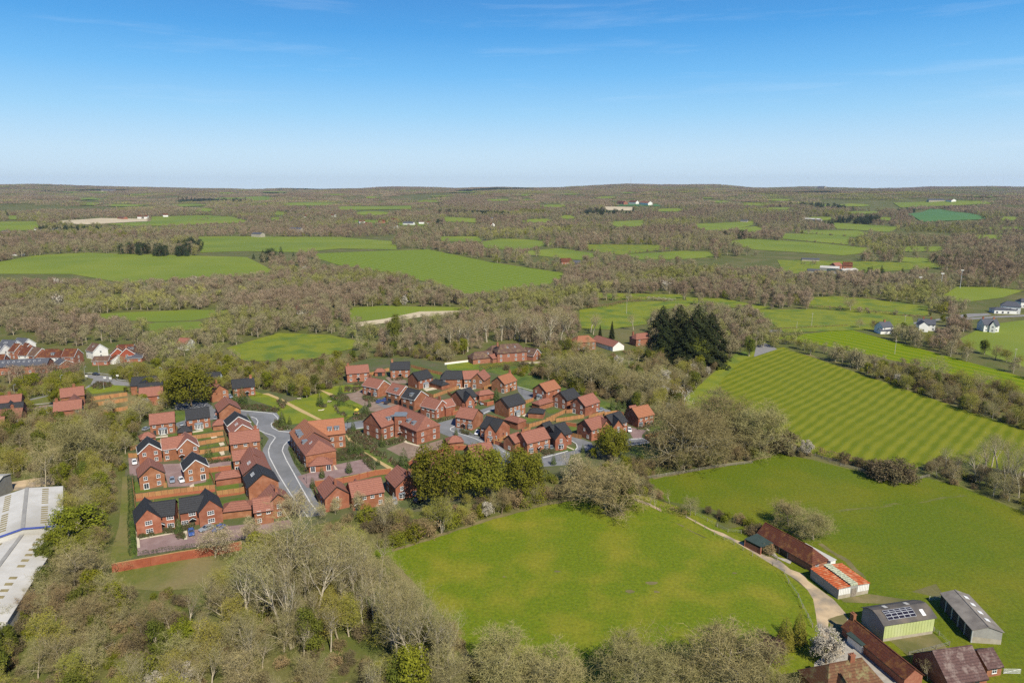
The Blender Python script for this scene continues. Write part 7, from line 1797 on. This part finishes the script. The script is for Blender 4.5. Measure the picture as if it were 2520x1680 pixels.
# hedgerow between the banded field and the strip
for x, y, t, k in ((240, 590, 490, 'olive'), (370, 610, 500, 'spreading'), (540, 650, 575, 'spreading'), (640, 680, 580, 'olive'), (740, 730, 590, 'brownwood'), (880, 770, 620, 'spreading'), (1020, 800, 690, 'spring'), (1120, 830, 740, 'brownwood'), (1280, 870, 780, 'ivy'), (1480, 900, 620, 'spreading'), (1700, 950, 760, 'olive'), (1900, 1000, 770, 'spreading'), (2060, 1030, 830, 'brownwood'), (2180, 1060, 850, 'olive'), (1600, 930, 780, 'brownwood'), (1800, 990, 800, 'olive'), (2290, 1090, 980, 'spreading'), (1380, 880, 800, 'ivy')):
    hero(k, ZR, x, y, t, 'rounded tree in the banded field hedgerow', group='trees of the hedgerow beside the banded field', sx=1.25)
for x, y, t, k in ((800, 400, 300, 'spreading'), (950, 430, 310, 'brownwood'), (1200, 470, 350, 'ivy'), (1320, 520, 380, 'olive'), (1250, 510, 430, 'brownwood'), (1420, 560, 430, 'olive'), (1560, 590, 470, 'olive'), (1680, 620, 480, 'brownwood'), (1800, 650, 500, 'olive'), (1950, 640, 490, 'ivy'), (2050, 690, 540, 'brownwood'), (2150, 710, 580, 'olive'), (2280, 740, 640, 'olive'), (720, 240, 75, 'spreading'), (1450, 290, 250, 'ivy'), (1570, 350, 275, 'spring'), (1770, 320, 265, 'ivy'), (1740, 370, 325, 'spring')):
    hero(k, ZR, x, y, t, 'tree in the hedge along the lane', group='trees along the lane and its hedge', sx=1.2)
hero('blossom', Z7, 310, 460, 310, 'white blackthorn in bloom at the corner of the east meadow', sx=1.3); hero('blossom', Z7, 180, 440, 350, 'smaller white blackthorn left of the first', sx=1.2)
for x, y, t in ((80, 420, 250), (150, 400, 260), (940, 650, 510), (1040, 690, 510), (1130, 700, 510), (1220, 700, 530)): hero('thicket', Z7, x, y, t, 'thicket in the east meadow hedge', group='thickets in the east meadow hedge', sx=1.2)

# --- shrubs in rows (hedges are things made of leaf lumps)
def hedge(label, z, line, h=1.2, w=1.3, m='hedge', name='hedge', group=None, sz=.13, per=70):
    q = [P(*z(*p)) for p in line]; T = Tree()
    for a, b in zip(q, q[1:]):
        L = (b - a).length; n = int(L * per * (h + w) / 3)
        d = (b - a).normalized(); s = Vector((-d.y, d.x, 0))
        for i in range(n):
            t = random.random(); an = random.uniform(-.3, math.pi + .3); rr = 1 + .22 * math.sin(t * L * 1.3) + .1 * math.sin(t * L * 3.7)
            T.leaf(a.lerp(b, t) - q[0] + s * (math.cos(an) * w / 2 * rr) + Vector((0, 0, max(.05, h * (.25 + .75 * math.sin(max(0, an)) ** .5 * rr * .95) if 0 < an < math.pi else random.random() * h * .4))), sz * random.uniform(.7, 1.4), 0)
    me = bpy.data.meshes.new(name); me.from_pydata(T.cv, [], T.cf); me.materials.append(V[m])
    o = link(name, me, None, q[0]); return tag(o, label, 'hedge', group)
hedge('clipped dark hedge behind the broad retaining wall', ZB, [(275, 1052), (600, 1000), (1110, 935)], 1.3, 1.4)
hedge('short clipped hedge continuing behind the blossoming tree', ZB, [(1300, 905), (1470, 875)], 1.3, 1.4)
hedge('long dark hedge along the grass strip at the west boundary', ZM, [(1485, 260), (1500, 600), (1490, 760), (1510, 1150)], 1.6, 1.8)
hedge('curved clipped hedge round the cul de sac side of the green', ZC, [(690, 545), (760, 590), (860, 630), (1000, 680), (1090, 700)], 1.2, 1.6)
hedge('hedge below the play tower', ZC, [(870, 810), (1010, 760), (1090, 740), (1170, 720)], 1.2, 1.4)
hedge('hedge in front of the large apartment block gable', ZC, [(1100, 965), (1180, 1020), (1290, 1060)], 1.0, 1.1)
hedge('hedge along the brown parking court below the large apartments', ZE, [(640, 1170), (720, 1130), (820, 1110)], .9, .9)
hedge('clipped hedge along the apartment side of the main road', ZC, [(240, 1120), (300, 1270), (400, 1390)], 1.0, .8)
hedge('hedge round the pink parking court of the apartments', ZC, [(740, 1280), (900, 1250), (1060, 1240), (1190, 1370)], .9, 1.1)
hedge('hedge on the bed by the curved kerb near the black roofed house on the green', ZA, [(1440, 650), (1600, 640), (1760, 660), (1900, 700)], .9, 1.2)
hedge('low hedge in front of the steep corner houses on the green', ZA, [(1510, 545), (1680, 520)], .8, .8)
hedge('clipped evergreen hedge of the villa garden', ZN, [(280, 585), (400, 555), (530, 535)], 2.6, 3.2, 'leaf_yellow')
hedge('dark hedge right of the villa lawn', ZN, [(560, 530), (700, 560), (790, 590)], 2.2, 2.4)
hedge('low dark hedge between the lane fields', ZR, [(330, 208), (600, 225), (860, 250), (1150, 280)], 1.8, 3.5, 'twig_brown', sz=.3, per=16)
hedge('low dark hedge above the lane', ZR, [(1200, 290), (1380, 300)], 1.6, 2.5, 'twig_brown', sz=.3, per=20)
hedge('low hedge along the near side of the lane', ZR, [(0, 415), (250, 400), (700, 380)], 1.0, 2.0, 'twig_brown', sz=.25, per=20)
hedge('white blackthorn hedge in the bright fields behind the conifers', ZS, [(2110, 830), (2300, 845)], 2.4, 4, 'blossom', sz=.3, per=20)
hedge('clipped hedge line across the bright fields behind the conifers', ZS, [(1740, 838), (1900, 830), (2120, 830), (2250, 850)], 2.4, 3.5, 'twig_brown', sz=.3, per=16)
hedge('brown hedge crossing the bright fields behind the conifers', ZS, [(1680, 895), (1850, 880), (1950, 855), (2060, 845)], 2.4, 3.5, 'twig_brown', sz=.3, per=16)
hedge('long brown hedge between the east meadow and the banded field', Z7, [(410, 440), (560, 490), (760, 540), (900, 570)], 2.6, 3.5, 'twig_brown', sz=.2, per=34)
hedge('brambly hedge along the north west side of the south meadow', ZD, [(1240, 1010), (1480, 990), (1800, 920), (2200, 820), (2500, 740)], 2.8, 4.5, 'twig_brown', sz=.2, per=34)
hedge('brown thorn hedge beside the top of the farm track', ZW, [(1100, 850), (1200, 880), (1320, 920)], 2.2, 3.0, 'twig_brown', sz=.15, per=50)

def hedge_line(z, line, gap, kinds, hr, label, group, sx=1.3, keepclear=False):
    q = [P(*z(*p)) for p in line]
    for a, b in zip(q, q[1:]):
        n = max(1, int((b - a).length / gap))
        for i in range(n):
            p = a.lerp(b, (i + random.random() * .6) / n); put(p.x + random.uniform(-1, 1), p.y + random.uniform(-1, 1), random.choice(kinds), random.uniform(*hr), label, group, sx)
hedge_line(ZD, [(1500, 850), (1700, 840), (1900, 790), (2200, 700), (2500, 650)], 5, ['bush', 'olive', 'thicket', 'bush'], (3.5, 6), 'green bush between the oaks and south meadow', 'bushes between the oaks and the south meadow')
hedge_line(ZV, [(905, 1250), (1010, 1217), (1130, 1180), (1250, 1148), (1335, 1132)], 3.6, ['bush', 'olive', 'thicket', 'bramble', 'thicket', 'olive'], (2.6, 5.2), 'scrubby growth on the north west edge of the meadow', 'scrub on the north west edge of the south meadow')
hedge_line(Z7, [(430, 445), (560, 495), (760, 545), (900, 590), (1060, 650), (1250, 690)], 3.4, ['thicket', 'olive', 'thicket', 'brownwood'], (2.6, 4.4), 'thorny growth between the east meadow and banded field', 'thorn hedge between the east meadow and banded field', 1.4)
hedge_line(ZD, [(1050, 820), (1200, 900), (1300, 1000), (1500, 930)], 5, ['ivy', 'bush', 'thicket'], (3.5, 5.5), 'green bush in the hedge left of the south meadow', 'bushes left of the south meadow')
hedge_line(ZW, [(850, 560), (1000, 530), (1250, 500), (1500, 480), (1720, 440), (1850, 420)], 5, ['bush', 'thicket', 'bramble', 'olive'], (3, 5), 'scrubby bush below the bare belt above the east meadow', 'scrub above the east meadow')
hedge_line(ZF, [(430, 330), (700, 400), (880, 470), (1100, 560), (1300, 650)], 5, ['bush', 'ivy', 'bramble'], (2.5, 4), 'low shrub along the north east bank of the estate', 'shrubs on the north east bank')

# --- the woods: fill everything that is not field, road or garden
def noise2(x, y, s, o):
    return np.sin(x / s + o) * np.cos(y / s * 1.13 - o * 1.7) + .5 * np.sin(x / s * 2.3 - y / s * 1.9 + o * 3)
def fill(d0, d1, spacing, kinds, hr, label, group, nearfar, lift=.6, angle=47):
    A = (math.radians(angle) * 2) / 2 * (d1 ** 2 - d0 ** 2)
    n = int(A / spacing ** 2)
    d = np.sqrt(RNG.uniform(d0 ** 2, d1 ** 2, n)); a = RNG.uniform(-math.radians(angle), math.radians(angle), n)
    x, y = d * np.sin(a), d * np.cos(a); z = height(x, y) * (d > 880)
    h = RNG.uniform(hr[0], hr[1], n)
    px, py = proj(x, y, z); px2, py2 = proj(x, y, z + h * lift)
    ok = (px > -180) & (px < 2700) & (py < 2300)
    for poly in KEEP_OUT: ok &= ~(ink(px, py, poly) | ink(px2, py2, poly))
    x, y, z, h, px, py, d = (v[ok] for v in (x, y, z, h, px, py, d))
    return x, y, z, h, px, py, d
GROUPS = {}
def stuffadd(key, kind, x, y, z, sc, rot): GROUPS.setdefault(key, []).append((kind, x, y, z, sc, rot))

x, y, z, h, px, py, d = fill(95, 430, 5.6, None, (7, 13), '', '', 0)
n1 = noise2(x, y, 23., .4); n2 = noise2(x, y, 41., 2.2)
for i in range(len(x)):
    r = random.random(); X, Y = px[i], py[i]
    if X < 330 and Y < 1050:                      # scrubby green belt by the roundabout
        k = 'olive' if r < .55 else ('spring' if r < .75 else ('bush' if r < .85 else 'spreading')); hh = h[i] * .62; lab = 'yellow green scrub tree beside the roundabout road'
    elif X < 700 and Y < 1000:
        k = 'olive' if r < .6 else ('spring' if r < .72 else 'spreading'); hh = h[i] * .75; lab = 'budding tree in the young wood north west of the estate'
    elif X < 330:
        k = 'spreading' if r < .35 else ('ivy' if r < .5 else ('olive' if r < .72 else ('brownwood' if r < .9 else 'spring'))); hh = h[i] * .9; lab = 'tree in the wood along the western side of the estate'
    elif Y > 1300 and X < 1160:
        k = ('brownwood' if n1[i] > .25 else 'spreading') if r < .36 else ('tall' if r < .74 else ('olive' if r < .91 else ('ivy' if r < .94 else ('spring' if r < .965 else 'bush')))); hh = h[i] * (1.08 if k != 'bush' else .4); lab = {'brownwood': 'brown twigged tree', 'spreading': 'spreading grey tree', 'tall': 'tall slim tree', 'olive': 'olive budding tree', 'ivy': 'dark evergreen tree', 'spring': 'yellow green leafy tree', 'bush': 'low green bush'}[k] + (' in the bottom left wood' if X < 330 else (' in the bottom wood below the lawn' if X < 620 else ' in the bottom wood left of the meadow'))
    elif X > 1160 and Y > 1300:
        k = 'spreading' if r < .6 else 'brownwood'; hh = h[i] * .9; lab = 'bare tree at the bottom of the picture below the south meadow'
    else:
        k = 'spreading' if r < .42 else ('brownwood' if r < .6 else ('olive' if r < .82 else ('ivy' if r < .92 else ('spring' if r < .96 else 'blossom')))); hh = h[i] * .85; lab = 'bare tree in the mixed woodland round the northern edge of the estate'
    if k in ('blossom', 'bush', 'thicket'): hh = min(hh, 5.5)
    if X < 0 or X > 2520: lab = 'bare tree mostly outside the edge of the picture'
    put(x[i], y[i], k, hh, lab, lab.replace('tree ', 'trees ').replace('bush ', 'bushes '))

x, y, z, h, px, py, d = fill(430, 900, 8.0, None, (7, 12), '', '', 0, lift=.6)
n1 = noise2(x, y, 60., 1.4); n2 = noise2(x, y, 90., 4.2)
for i in range(len(x)):
    r = .45 * random.random() + .55 * (.5 + .5 * n1[i])
    k = 'f_olive' if r < .3 else ('f_grey' if r < .55 else 'f_brown')
    if random.random() < .004: k = 'f_white'
    if random.random() < .012: k = 'f_spring'
    stuffadd('woodland_belt', k, x[i], y[i], z[i], h[i] / PROTO[k][0][0], random.uniform(0, 6.28))
x, y, z, h, px, py, d = fill(900, 3300, 15.5, None, (9, 13), '', '', 0, lift=.8)
n1 = noise2(x, y, 160., 1.4); n2 = noise2(x, y, 210., 3.1)
for i in range(len(x)):
    r = .4 * random.random() + .6 * (.5 + .45 * n1[i])
    if n2[i] < -1.12: continue
    k = 'f_olive' if r < .26 else ('f_grey' if r < .55 else 'f_brown')
    if n2[i] > 1.15: k = 'f_dark'
    if random.random() < .012: k = 'f_spring'
    stuffadd('far_woodland', k, x[i], y[i], z[i], h[i] / 11 * random.choice([.85, 1.0, 1.1, 1.4]), random.uniform(0, 6.28))
x, y, z, h, px, py, d = fill(3200, 11000, 66, None, (9, 13), '', '', 0, lift=.7)
n1 = noise2(x, y, 500., 1.4); n2 = noise2(x, y, 620., 5.1)
for i in range(len(x)):
    r = random.random() * .8 + .3 * n1[i]
    if n2[i] < -1.05 and d[i] < 8500: continue
    k = 'c_olive' if r < .06 else ('c_grey' if r < .26 else 'c_brown')
    if n2[i] > 1.0: k = 'c_dark'
    stuffadd('distant_woodland', k, x[i], y[i], z[i], random.uniform(.9, 1.25), random.uniform(0, 6.28))
x = None

# dark pine belt by the left pasture, poplars and other far landmarks as part of the wood belt
for z_, line, k, n, hh in ((ZQ, [(900, 510), (1000, 520), (1300, 530)], 'f_dark', 34, 17), (ZQ, [(1280, 470), (1365, 500)], 'f_dark', 14, 18), (ZQ, [(1260, 150), (1700, 165)], 'f_dark', 60, 22), (ZS, [(700, 240), (1150, 262)], 'f_dark', 60, 18), (ZS, [(1500, 350), (1850, 360)], 'f_dark', 40, 13), (ZT, [(750, 195), (1000, 200), (1120, 225)], 'f_dark', 44, 22), (ZQ, [(400, 400), (850, 410)], 'f_spring', 18, 15), (ZS, [(1200, 235), (1400, 240)], 'f_spring', 30, 20), (ZT, [(820, 235), (1200, 262)], 'f_spring', 36, 18), (ZS, [(100, 860), (470, 860)], 'f_spring', 12, 9), (ZT, [(1200, 690), (1500, 700)], 'f_dark', 10, 9), (ZS, [(1900, 770), (2300, 700)], 'f_spring', 14, 8),
                            (ZT, [(1720, 580), (1950, 590)], 'f_dark', 12, 13), (ZQ, [(460, 905), (700, 905)], 'f_olive', 16, 12)):
    q = [P(*z_(*p)) for p in line]
    for i in range(n):
        t = random.random() * (len(q) - 1); s_ = int(t); p = q[s_].lerp(q[s_ + 1], t - s_); w = 6 + p.length / 60
        xx, yy = p.x + random.uniform(-w, w) * .5, p.y + random.uniform(-w, w)
        stuffadd('woodland_belt' if p.length < 900 else 'far_woodland', k, xx, yy, h1(xx, yy), hh / 12 * random.uniform(.85, 1.1), random.uniform(0, 6.28))
# hedge lines between far pastures
for z_, line in ((ZT, [(450, 412), (900, 440), (1300, 480)]), (ZT, [(860, 378), (1180, 405)]), (ZT, [(720, 350), (1000, 347), (1200, 356)]), (ZQ, [(1340, 292), (1440, 280), (1410, 260)]), (ZT, [(1550, 503), (1700, 505)]), (ZT, [(1550, 550), (1700, 548)]), (ZS, [(1220, 500), (1400, 470), (1500, 478), (1650, 500)]), (ZS, [(1670, 455), (1700, 495), (1850, 520), (2050, 510), (2260, 482)]), (ZT, [(1480, 180), (1850, 180)]), (ZT, [(800, 590), (1000, 590)]), (ZS, [(1010, 470), (1200, 495), (1240, 505)]), (ZT, [(870, 885), (1300, 930), (1480, 940)])):
    q = [P(*z_(*p)) for p in line]
    for a, b in zip(q, q[1:]):
        L = (b - a).length; n = int(L / (3.5 + a.length / 300))
        for i in range(n):
            p = a.lerp(b, random.random()); stuffadd('woodland_belt' if p.length < 900 else 'far_woodland', random.choice(['f_brown', 'f_brown', 'f_olive', 'f_grey']), p.x, p.y, h1(p.x, p.y), random.uniform(.22, .5), random.uniform(0, 6.28))

# individuals: the 300 that show largest; the others go to the wood as stuff
inframe = []
for t in TREES:
    px, py = proj(t[1], t[2], t[3] + t[6] * 6); px, py = float(px), float(py)
    t.append(-40 < px < 2560 and py < 1740 and t[2] > 0)
TREES.sort(key=lambda t: -(t[0] * (1 if t[-1] else .001)))
NAMES = {'dome': 'domed_bare_tree', 'spreading': 'bare_tree', 'tall': 'tall_bare_tree', 'brownwood': 'brown_bare_tree', 'olive': 'budding_tree', 'spring': 'spring_leaf_tree', 'catkin': 'flowering_tree', 'blossom': 'blossom_tree', 'ivy': 'evergreen_tree', 'oak': 'oak_tree', 'conifer': 'conifer_tree', 'cypress': 'cypress_tree', 'purple': 'purple_tree', 'young': 'young_tree', 'thicket': 'thicket', 'bramble': 'bramble_bush', 'bush': 'green_bush', 'dead': 'dead_tree', 'slender': 'slender_tree'}
ORD = ['leftmost', 'second from the left', 'third from the left', 'fourth from the left', 'fifth from the left', 'sixth from the left', 'seventh from the left', 'eighth from the left', 'ninth from the left', 'tenth from the left', 'eleventh from the left', 'twelfth from the left', 'thirteenth from the left', 'fourteenth from the left',
       'fifteenth from the left', 'sixteenth from the left', 'seventeenth from the left', 'eighteenth from the left', 'nineteenth from the left', 'twentieth from the left', 'twenty first from the left', 'twenty second from the left', 'twenty third from the left', 'twenty fourth from the left', 'twenty fifth from the left', 'twenty sixth from the left']
byl = {}
for t in TREES[:300]:
    if t[-1]: byl.setdefault(t[9], []).append(t)
for lab_, ts in byl.items():
    if 1 < len(ts) <= len(ORD):
        ts.sort(key=lambda t: t[1] / (t[2] * CP + CAM_H * SP))
        for k_, t in enumerate(ts): t[9] = (ORD[k_] if k_ < len(ts) - 1 else 'rightmost') + ' ' + lab_
for n_, (sz_, x, y, z, kind, var, sc, sx, rot, label, group, fr) in enumerate(TREES):
    H0, tm, cm, wm = PROTO[kind][var]
    if n_ < 300 and fr:
        r = tag(empty(NAMES[kind], (x, y, z), rot), label, 'bush' if kind in ('thicket', 'bramble', 'bush') else 'tree', group)
        r.scale = (sc * sx, sc * sx, sc)
        link('trunk', tm, r); link('crown', cm, r)
    else:
        stuffadd('near_woodland', kind, x, y, z, sc, rot)

def instance_group(name, label, items):
    kinds = sorted({i[0] for i in items})
    col = bpy.data.collections.new(name + '_sources'); idx = {}; c = 0
    for k in kinds:
        idx[k] = []
        for v in PROTO[k]:
            o = bpy.data.objects.new('%s_%03d' % (name, c), v[3]); col.objects.link(o); idx[k].append(c); c += 1
    me = bpy.data.meshes.new(name); me.from_pydata([(i[1], i[2], i[3]) for i in items], [], [])
    a = me.attributes.new('size', 'FLOAT', 'POINT'); a.data.foreach_set('value', [i[4] for i in items])
    a = me.attributes.new('turn', 'FLOAT', 'POINT'); a.data.foreach_set('value', [i[5] for i in items])
    a = me.attributes.new('pick', 'INT', 'POINT'); a.data.foreach_set('value', [random.choice(idx[i[0]]) for i in items])
    o = link(name, me); tag(o, label, 'woodland', kind='stuff')
    ng = bpy.data.node_groups.new(name, 'GeometryNodeTree')
    ng.interface.new_socket('Geometry', in_out='INPUT', socket_type='NodeSocketGeometry'); ng.interface.new_socket('Geometry', in_out='OUTPUT', socket_type='NodeSocketGeometry')
    n, l = ng.nodes, ng.links
    gi, go = n.new('NodeGroupInput'), n.new('NodeGroupOutput')
    ci = n.new('GeometryNodeCollectionInfo'); ci.inputs['Collection'].default_value = col; ci.inputs['Separate Children'].default_value = True; ci.inputs['Reset Children'].default_value = True
    ip = n.new('GeometryNodeInstanceOnPoints'); ip.inputs['Pick Instance'].default_value = True
    def at(nm, ty):
        q = n.new('GeometryNodeInputNamedAttribute'); q.data_type = ty; q.inputs['Name'].default_value = nm; return q.outputs['Attribute']
    l.new(at('pick', 'INT'), ip.inputs['Instance Index']); l.new(at('size', 'FLOAT'), ip.inputs['Scale'])
    cx = n.new('ShaderNodeCombineXYZ'); l.new(at('turn', 'FLOAT'), cx.inputs['Z'])
    er = n.new('FunctionNodeEulerToRotation'); l.new(cx.outputs[0], er.inputs[0]); l.new(er.outputs[0], ip.inputs['Rotation'])
    l.new(gi.outputs[0], ip.inputs['Points']); l.new(ci.outputs[0], ip.inputs['Instance']); l.new(ip.outputs[0], go.inputs[0])
    md = o.modifiers.new('scatter', 'NODES'); md.node_group = ng
    return o

# planting beds
BEDS = [(ZC, [(880, 920), (1000, 920), (1250, 1080), (1240, 1150), (1500, 1300), (1450, 1330), (1180, 1180), (1000, 1060), (920, 1000)], 230), (ZC, [(730, 1160), (880, 1140), (1100, 1190), (1170, 1240), (1230, 1350), (1180, 1370), (1060, 1240), (740, 1270)], 120), (ZC, [(900, 1180), (900, 1060), (960, 1060), (1090, 1180)], 60),
        (ZC, [(225, 1060), (300, 1230), (400, 1400), (480, 1390), (340, 1200), (290, 1060)], 60), (ZC, [(40, 850), (110, 800), (260, 910), (120, 920)], 40), (ZA, [(1400, 620), (1700, 650), (1880, 690), (1850, 720), (1600, 690), (1420, 670)], 110), (ZA, [(1400, 570), (1500, 620), (1420, 650)], 20), (ZA, [(1055, 1260), (1320, 1225), (1320, 1260), (1070, 1300)], 60),
        (ZC, [(700, 520), (900, 530), (920, 570), (880, 600), (740, 580)], 50), (ZC, [(860, 440), (1080, 420), (1000, 480), (870, 480)], 40), (ZE, [(330, 620), (470, 650), (500, 690), (400, 690), (340, 660)], 35), (ZE, [(1380, 860), (1170, 905), (1180, 920)], 20), (ZF, [(700, 1245), (850, 1235), (850, 1280), (740, 1300)], 26), (ZE, [(560, 1160), (820, 1080), (830, 1130), (640, 1180)], 40),
        (ZB, [(280, 800), (450, 780), (450, 830), (290, 850)], 24), (ZB, [(570, 770), (690, 755), (690, 785), (575, 800)], 18), (ZB, [(780, 720), (900, 700), (900, 730), (790, 760)], 18), (ZB, [(725, 800), (790, 800), (800, 860), (740, 865)], 12), (ZC, [(740, 640), (880, 740), (900, 790), (830, 760), (760, 690)], 40), (ZC, [(100, 580), (220, 600), (180, 680), (110, 650)], 22), (ZC, [(560, 630), (660, 620), (670, 660), (600, 660)], 14),
        (ZC, [(1090, 720), (1250, 740), (1100, 790), (950, 800)], 50), (ZE, [(1440, 1010), (1600, 1060), (1560, 1070), (1450, 1040)], 18), (ZF, [(880, 1190), (960, 1190), (960, 1220), (890, 1225)], 12), (ZF, [(1800, 1000), (1870, 960), (1950, 940), (2000, 950), (1880, 1000)], 20), (ZE, [(650, 430), (800, 420), (800, 440), (680, 450)], 14), (ZE, [(200, 490), (350, 480), (350, 500), (240, 500)], 16), (ZF, [(2050, 1150), (2180, 1120), (2200, 1160), (2080, 1170)], 12), (ZE, [(920, 1140), (1160, 1080), (1200, 1090), (980, 1160)], 26), (ZL, [(1030, 700), (1120, 650), (1250, 660), (1270, 700), (1100, 730)], 60)]
for s_ in range(3): reg('shrub', 1, leafy(1.0, 1.6, 190, .11, lumps=7, bottom=.0), V['bark'], [V['shrubg']])
reg('shrub', 1, leafy(1.0, 1.6, 190, .10, lumps=7, bottom=.0), V['bark'], [V['young']])
reg('shrub', 1, leafy(.9, 1.5, 170, .10, lumps=7, bottom=.0), V['bark'], [mat('russet shrub', (.17, .07, .04), (.10, .055, .035))])
beds = []
for z_, c, n in BEDS:
    poly = [P(*z_(*p)) for p in c]; x0, x1 = min(p.x for p in poly), max(p.x for p in poly); y0, y1 = min(p.y for p in poly), max(p.y for p in poly)
    xs = RNG.uniform(x0, x1, n * 5); ys = RNG.uniform(y0, y1, n * 5); m_ = ink(xs, ys, [(p.x, p.y) for p in poly])
    for a, b in list(zip(xs[m_], ys[m_]))[:int(n * 1.6)]: beds.append(('shrub', float(a), float(b), .05, random.uniform(.6, 1.35), random.uniform(0, 6.28)))
o = instance_group('shrub_planting', 'mixed green and russet shrubs filling the planting beds of the estate', beds); o['category'] = 'shrubs'
# undergrowth in the near woods
x, y, z, h, px, py, d = fill(95, 430, 4.6, None, (1.5, 3.2), '', '', 0, lift=.3)
for i in range(len(x)):
    stuffadd('undergrowth', random.choice(['thicket', 'bramble', 'bramble', 'bush', 'thicket']), x[i], y[i], 0, h[i] / 3.4, random.uniform(0, 6.28))
LBL = {'near_woodland': 'mixed mass of the remaining bare and budding trees in the nearer woods', 'woodland_belt': 'brown and olive woodland belts between the middle distance fields', 'far_woodland': 'hazy brown woods among the far pastures', 'distant_woodland': 'purplish brown woods covering the distant hills', 'undergrowth': 'low brambles and scrub under the nearer woods'}
for k, items in GROUPS.items(): instance_group(k, LBL[k], items)

# ------------------------------------------------------------------ haze
HAZE = 3.4e-5
if HAZE:
    b = MB(); b.box(-13500, 13500, -1500, 13500, -60, 330)
    hm = bpy.data.materials.new('haze'); hm.use_nodes = True; hn, hl = hm.node_tree.nodes, hm.node_tree.links; hn.clear()
    ho = hn.new('ShaderNodeOutputMaterial'); pv = hn.new('ShaderNodeVolumePrincipled'); pv.inputs['Color'].default_value = (.62, .78, 1, 1); pv.inputs['Density'].default_value = HAZE; pv.inputs['Anisotropy'].default_value = .2
    hl.new(pv.outputs[0], ho.inputs['Volume'])
    tag(b.build('haze', hm), 'thin bluish haze lying over the whole landscape', 'haze', kind='stuff')
print('trees', len(TREES), {k: len(v) for k, v in GROUPS.items()}, 'objects', len(COL.objects))
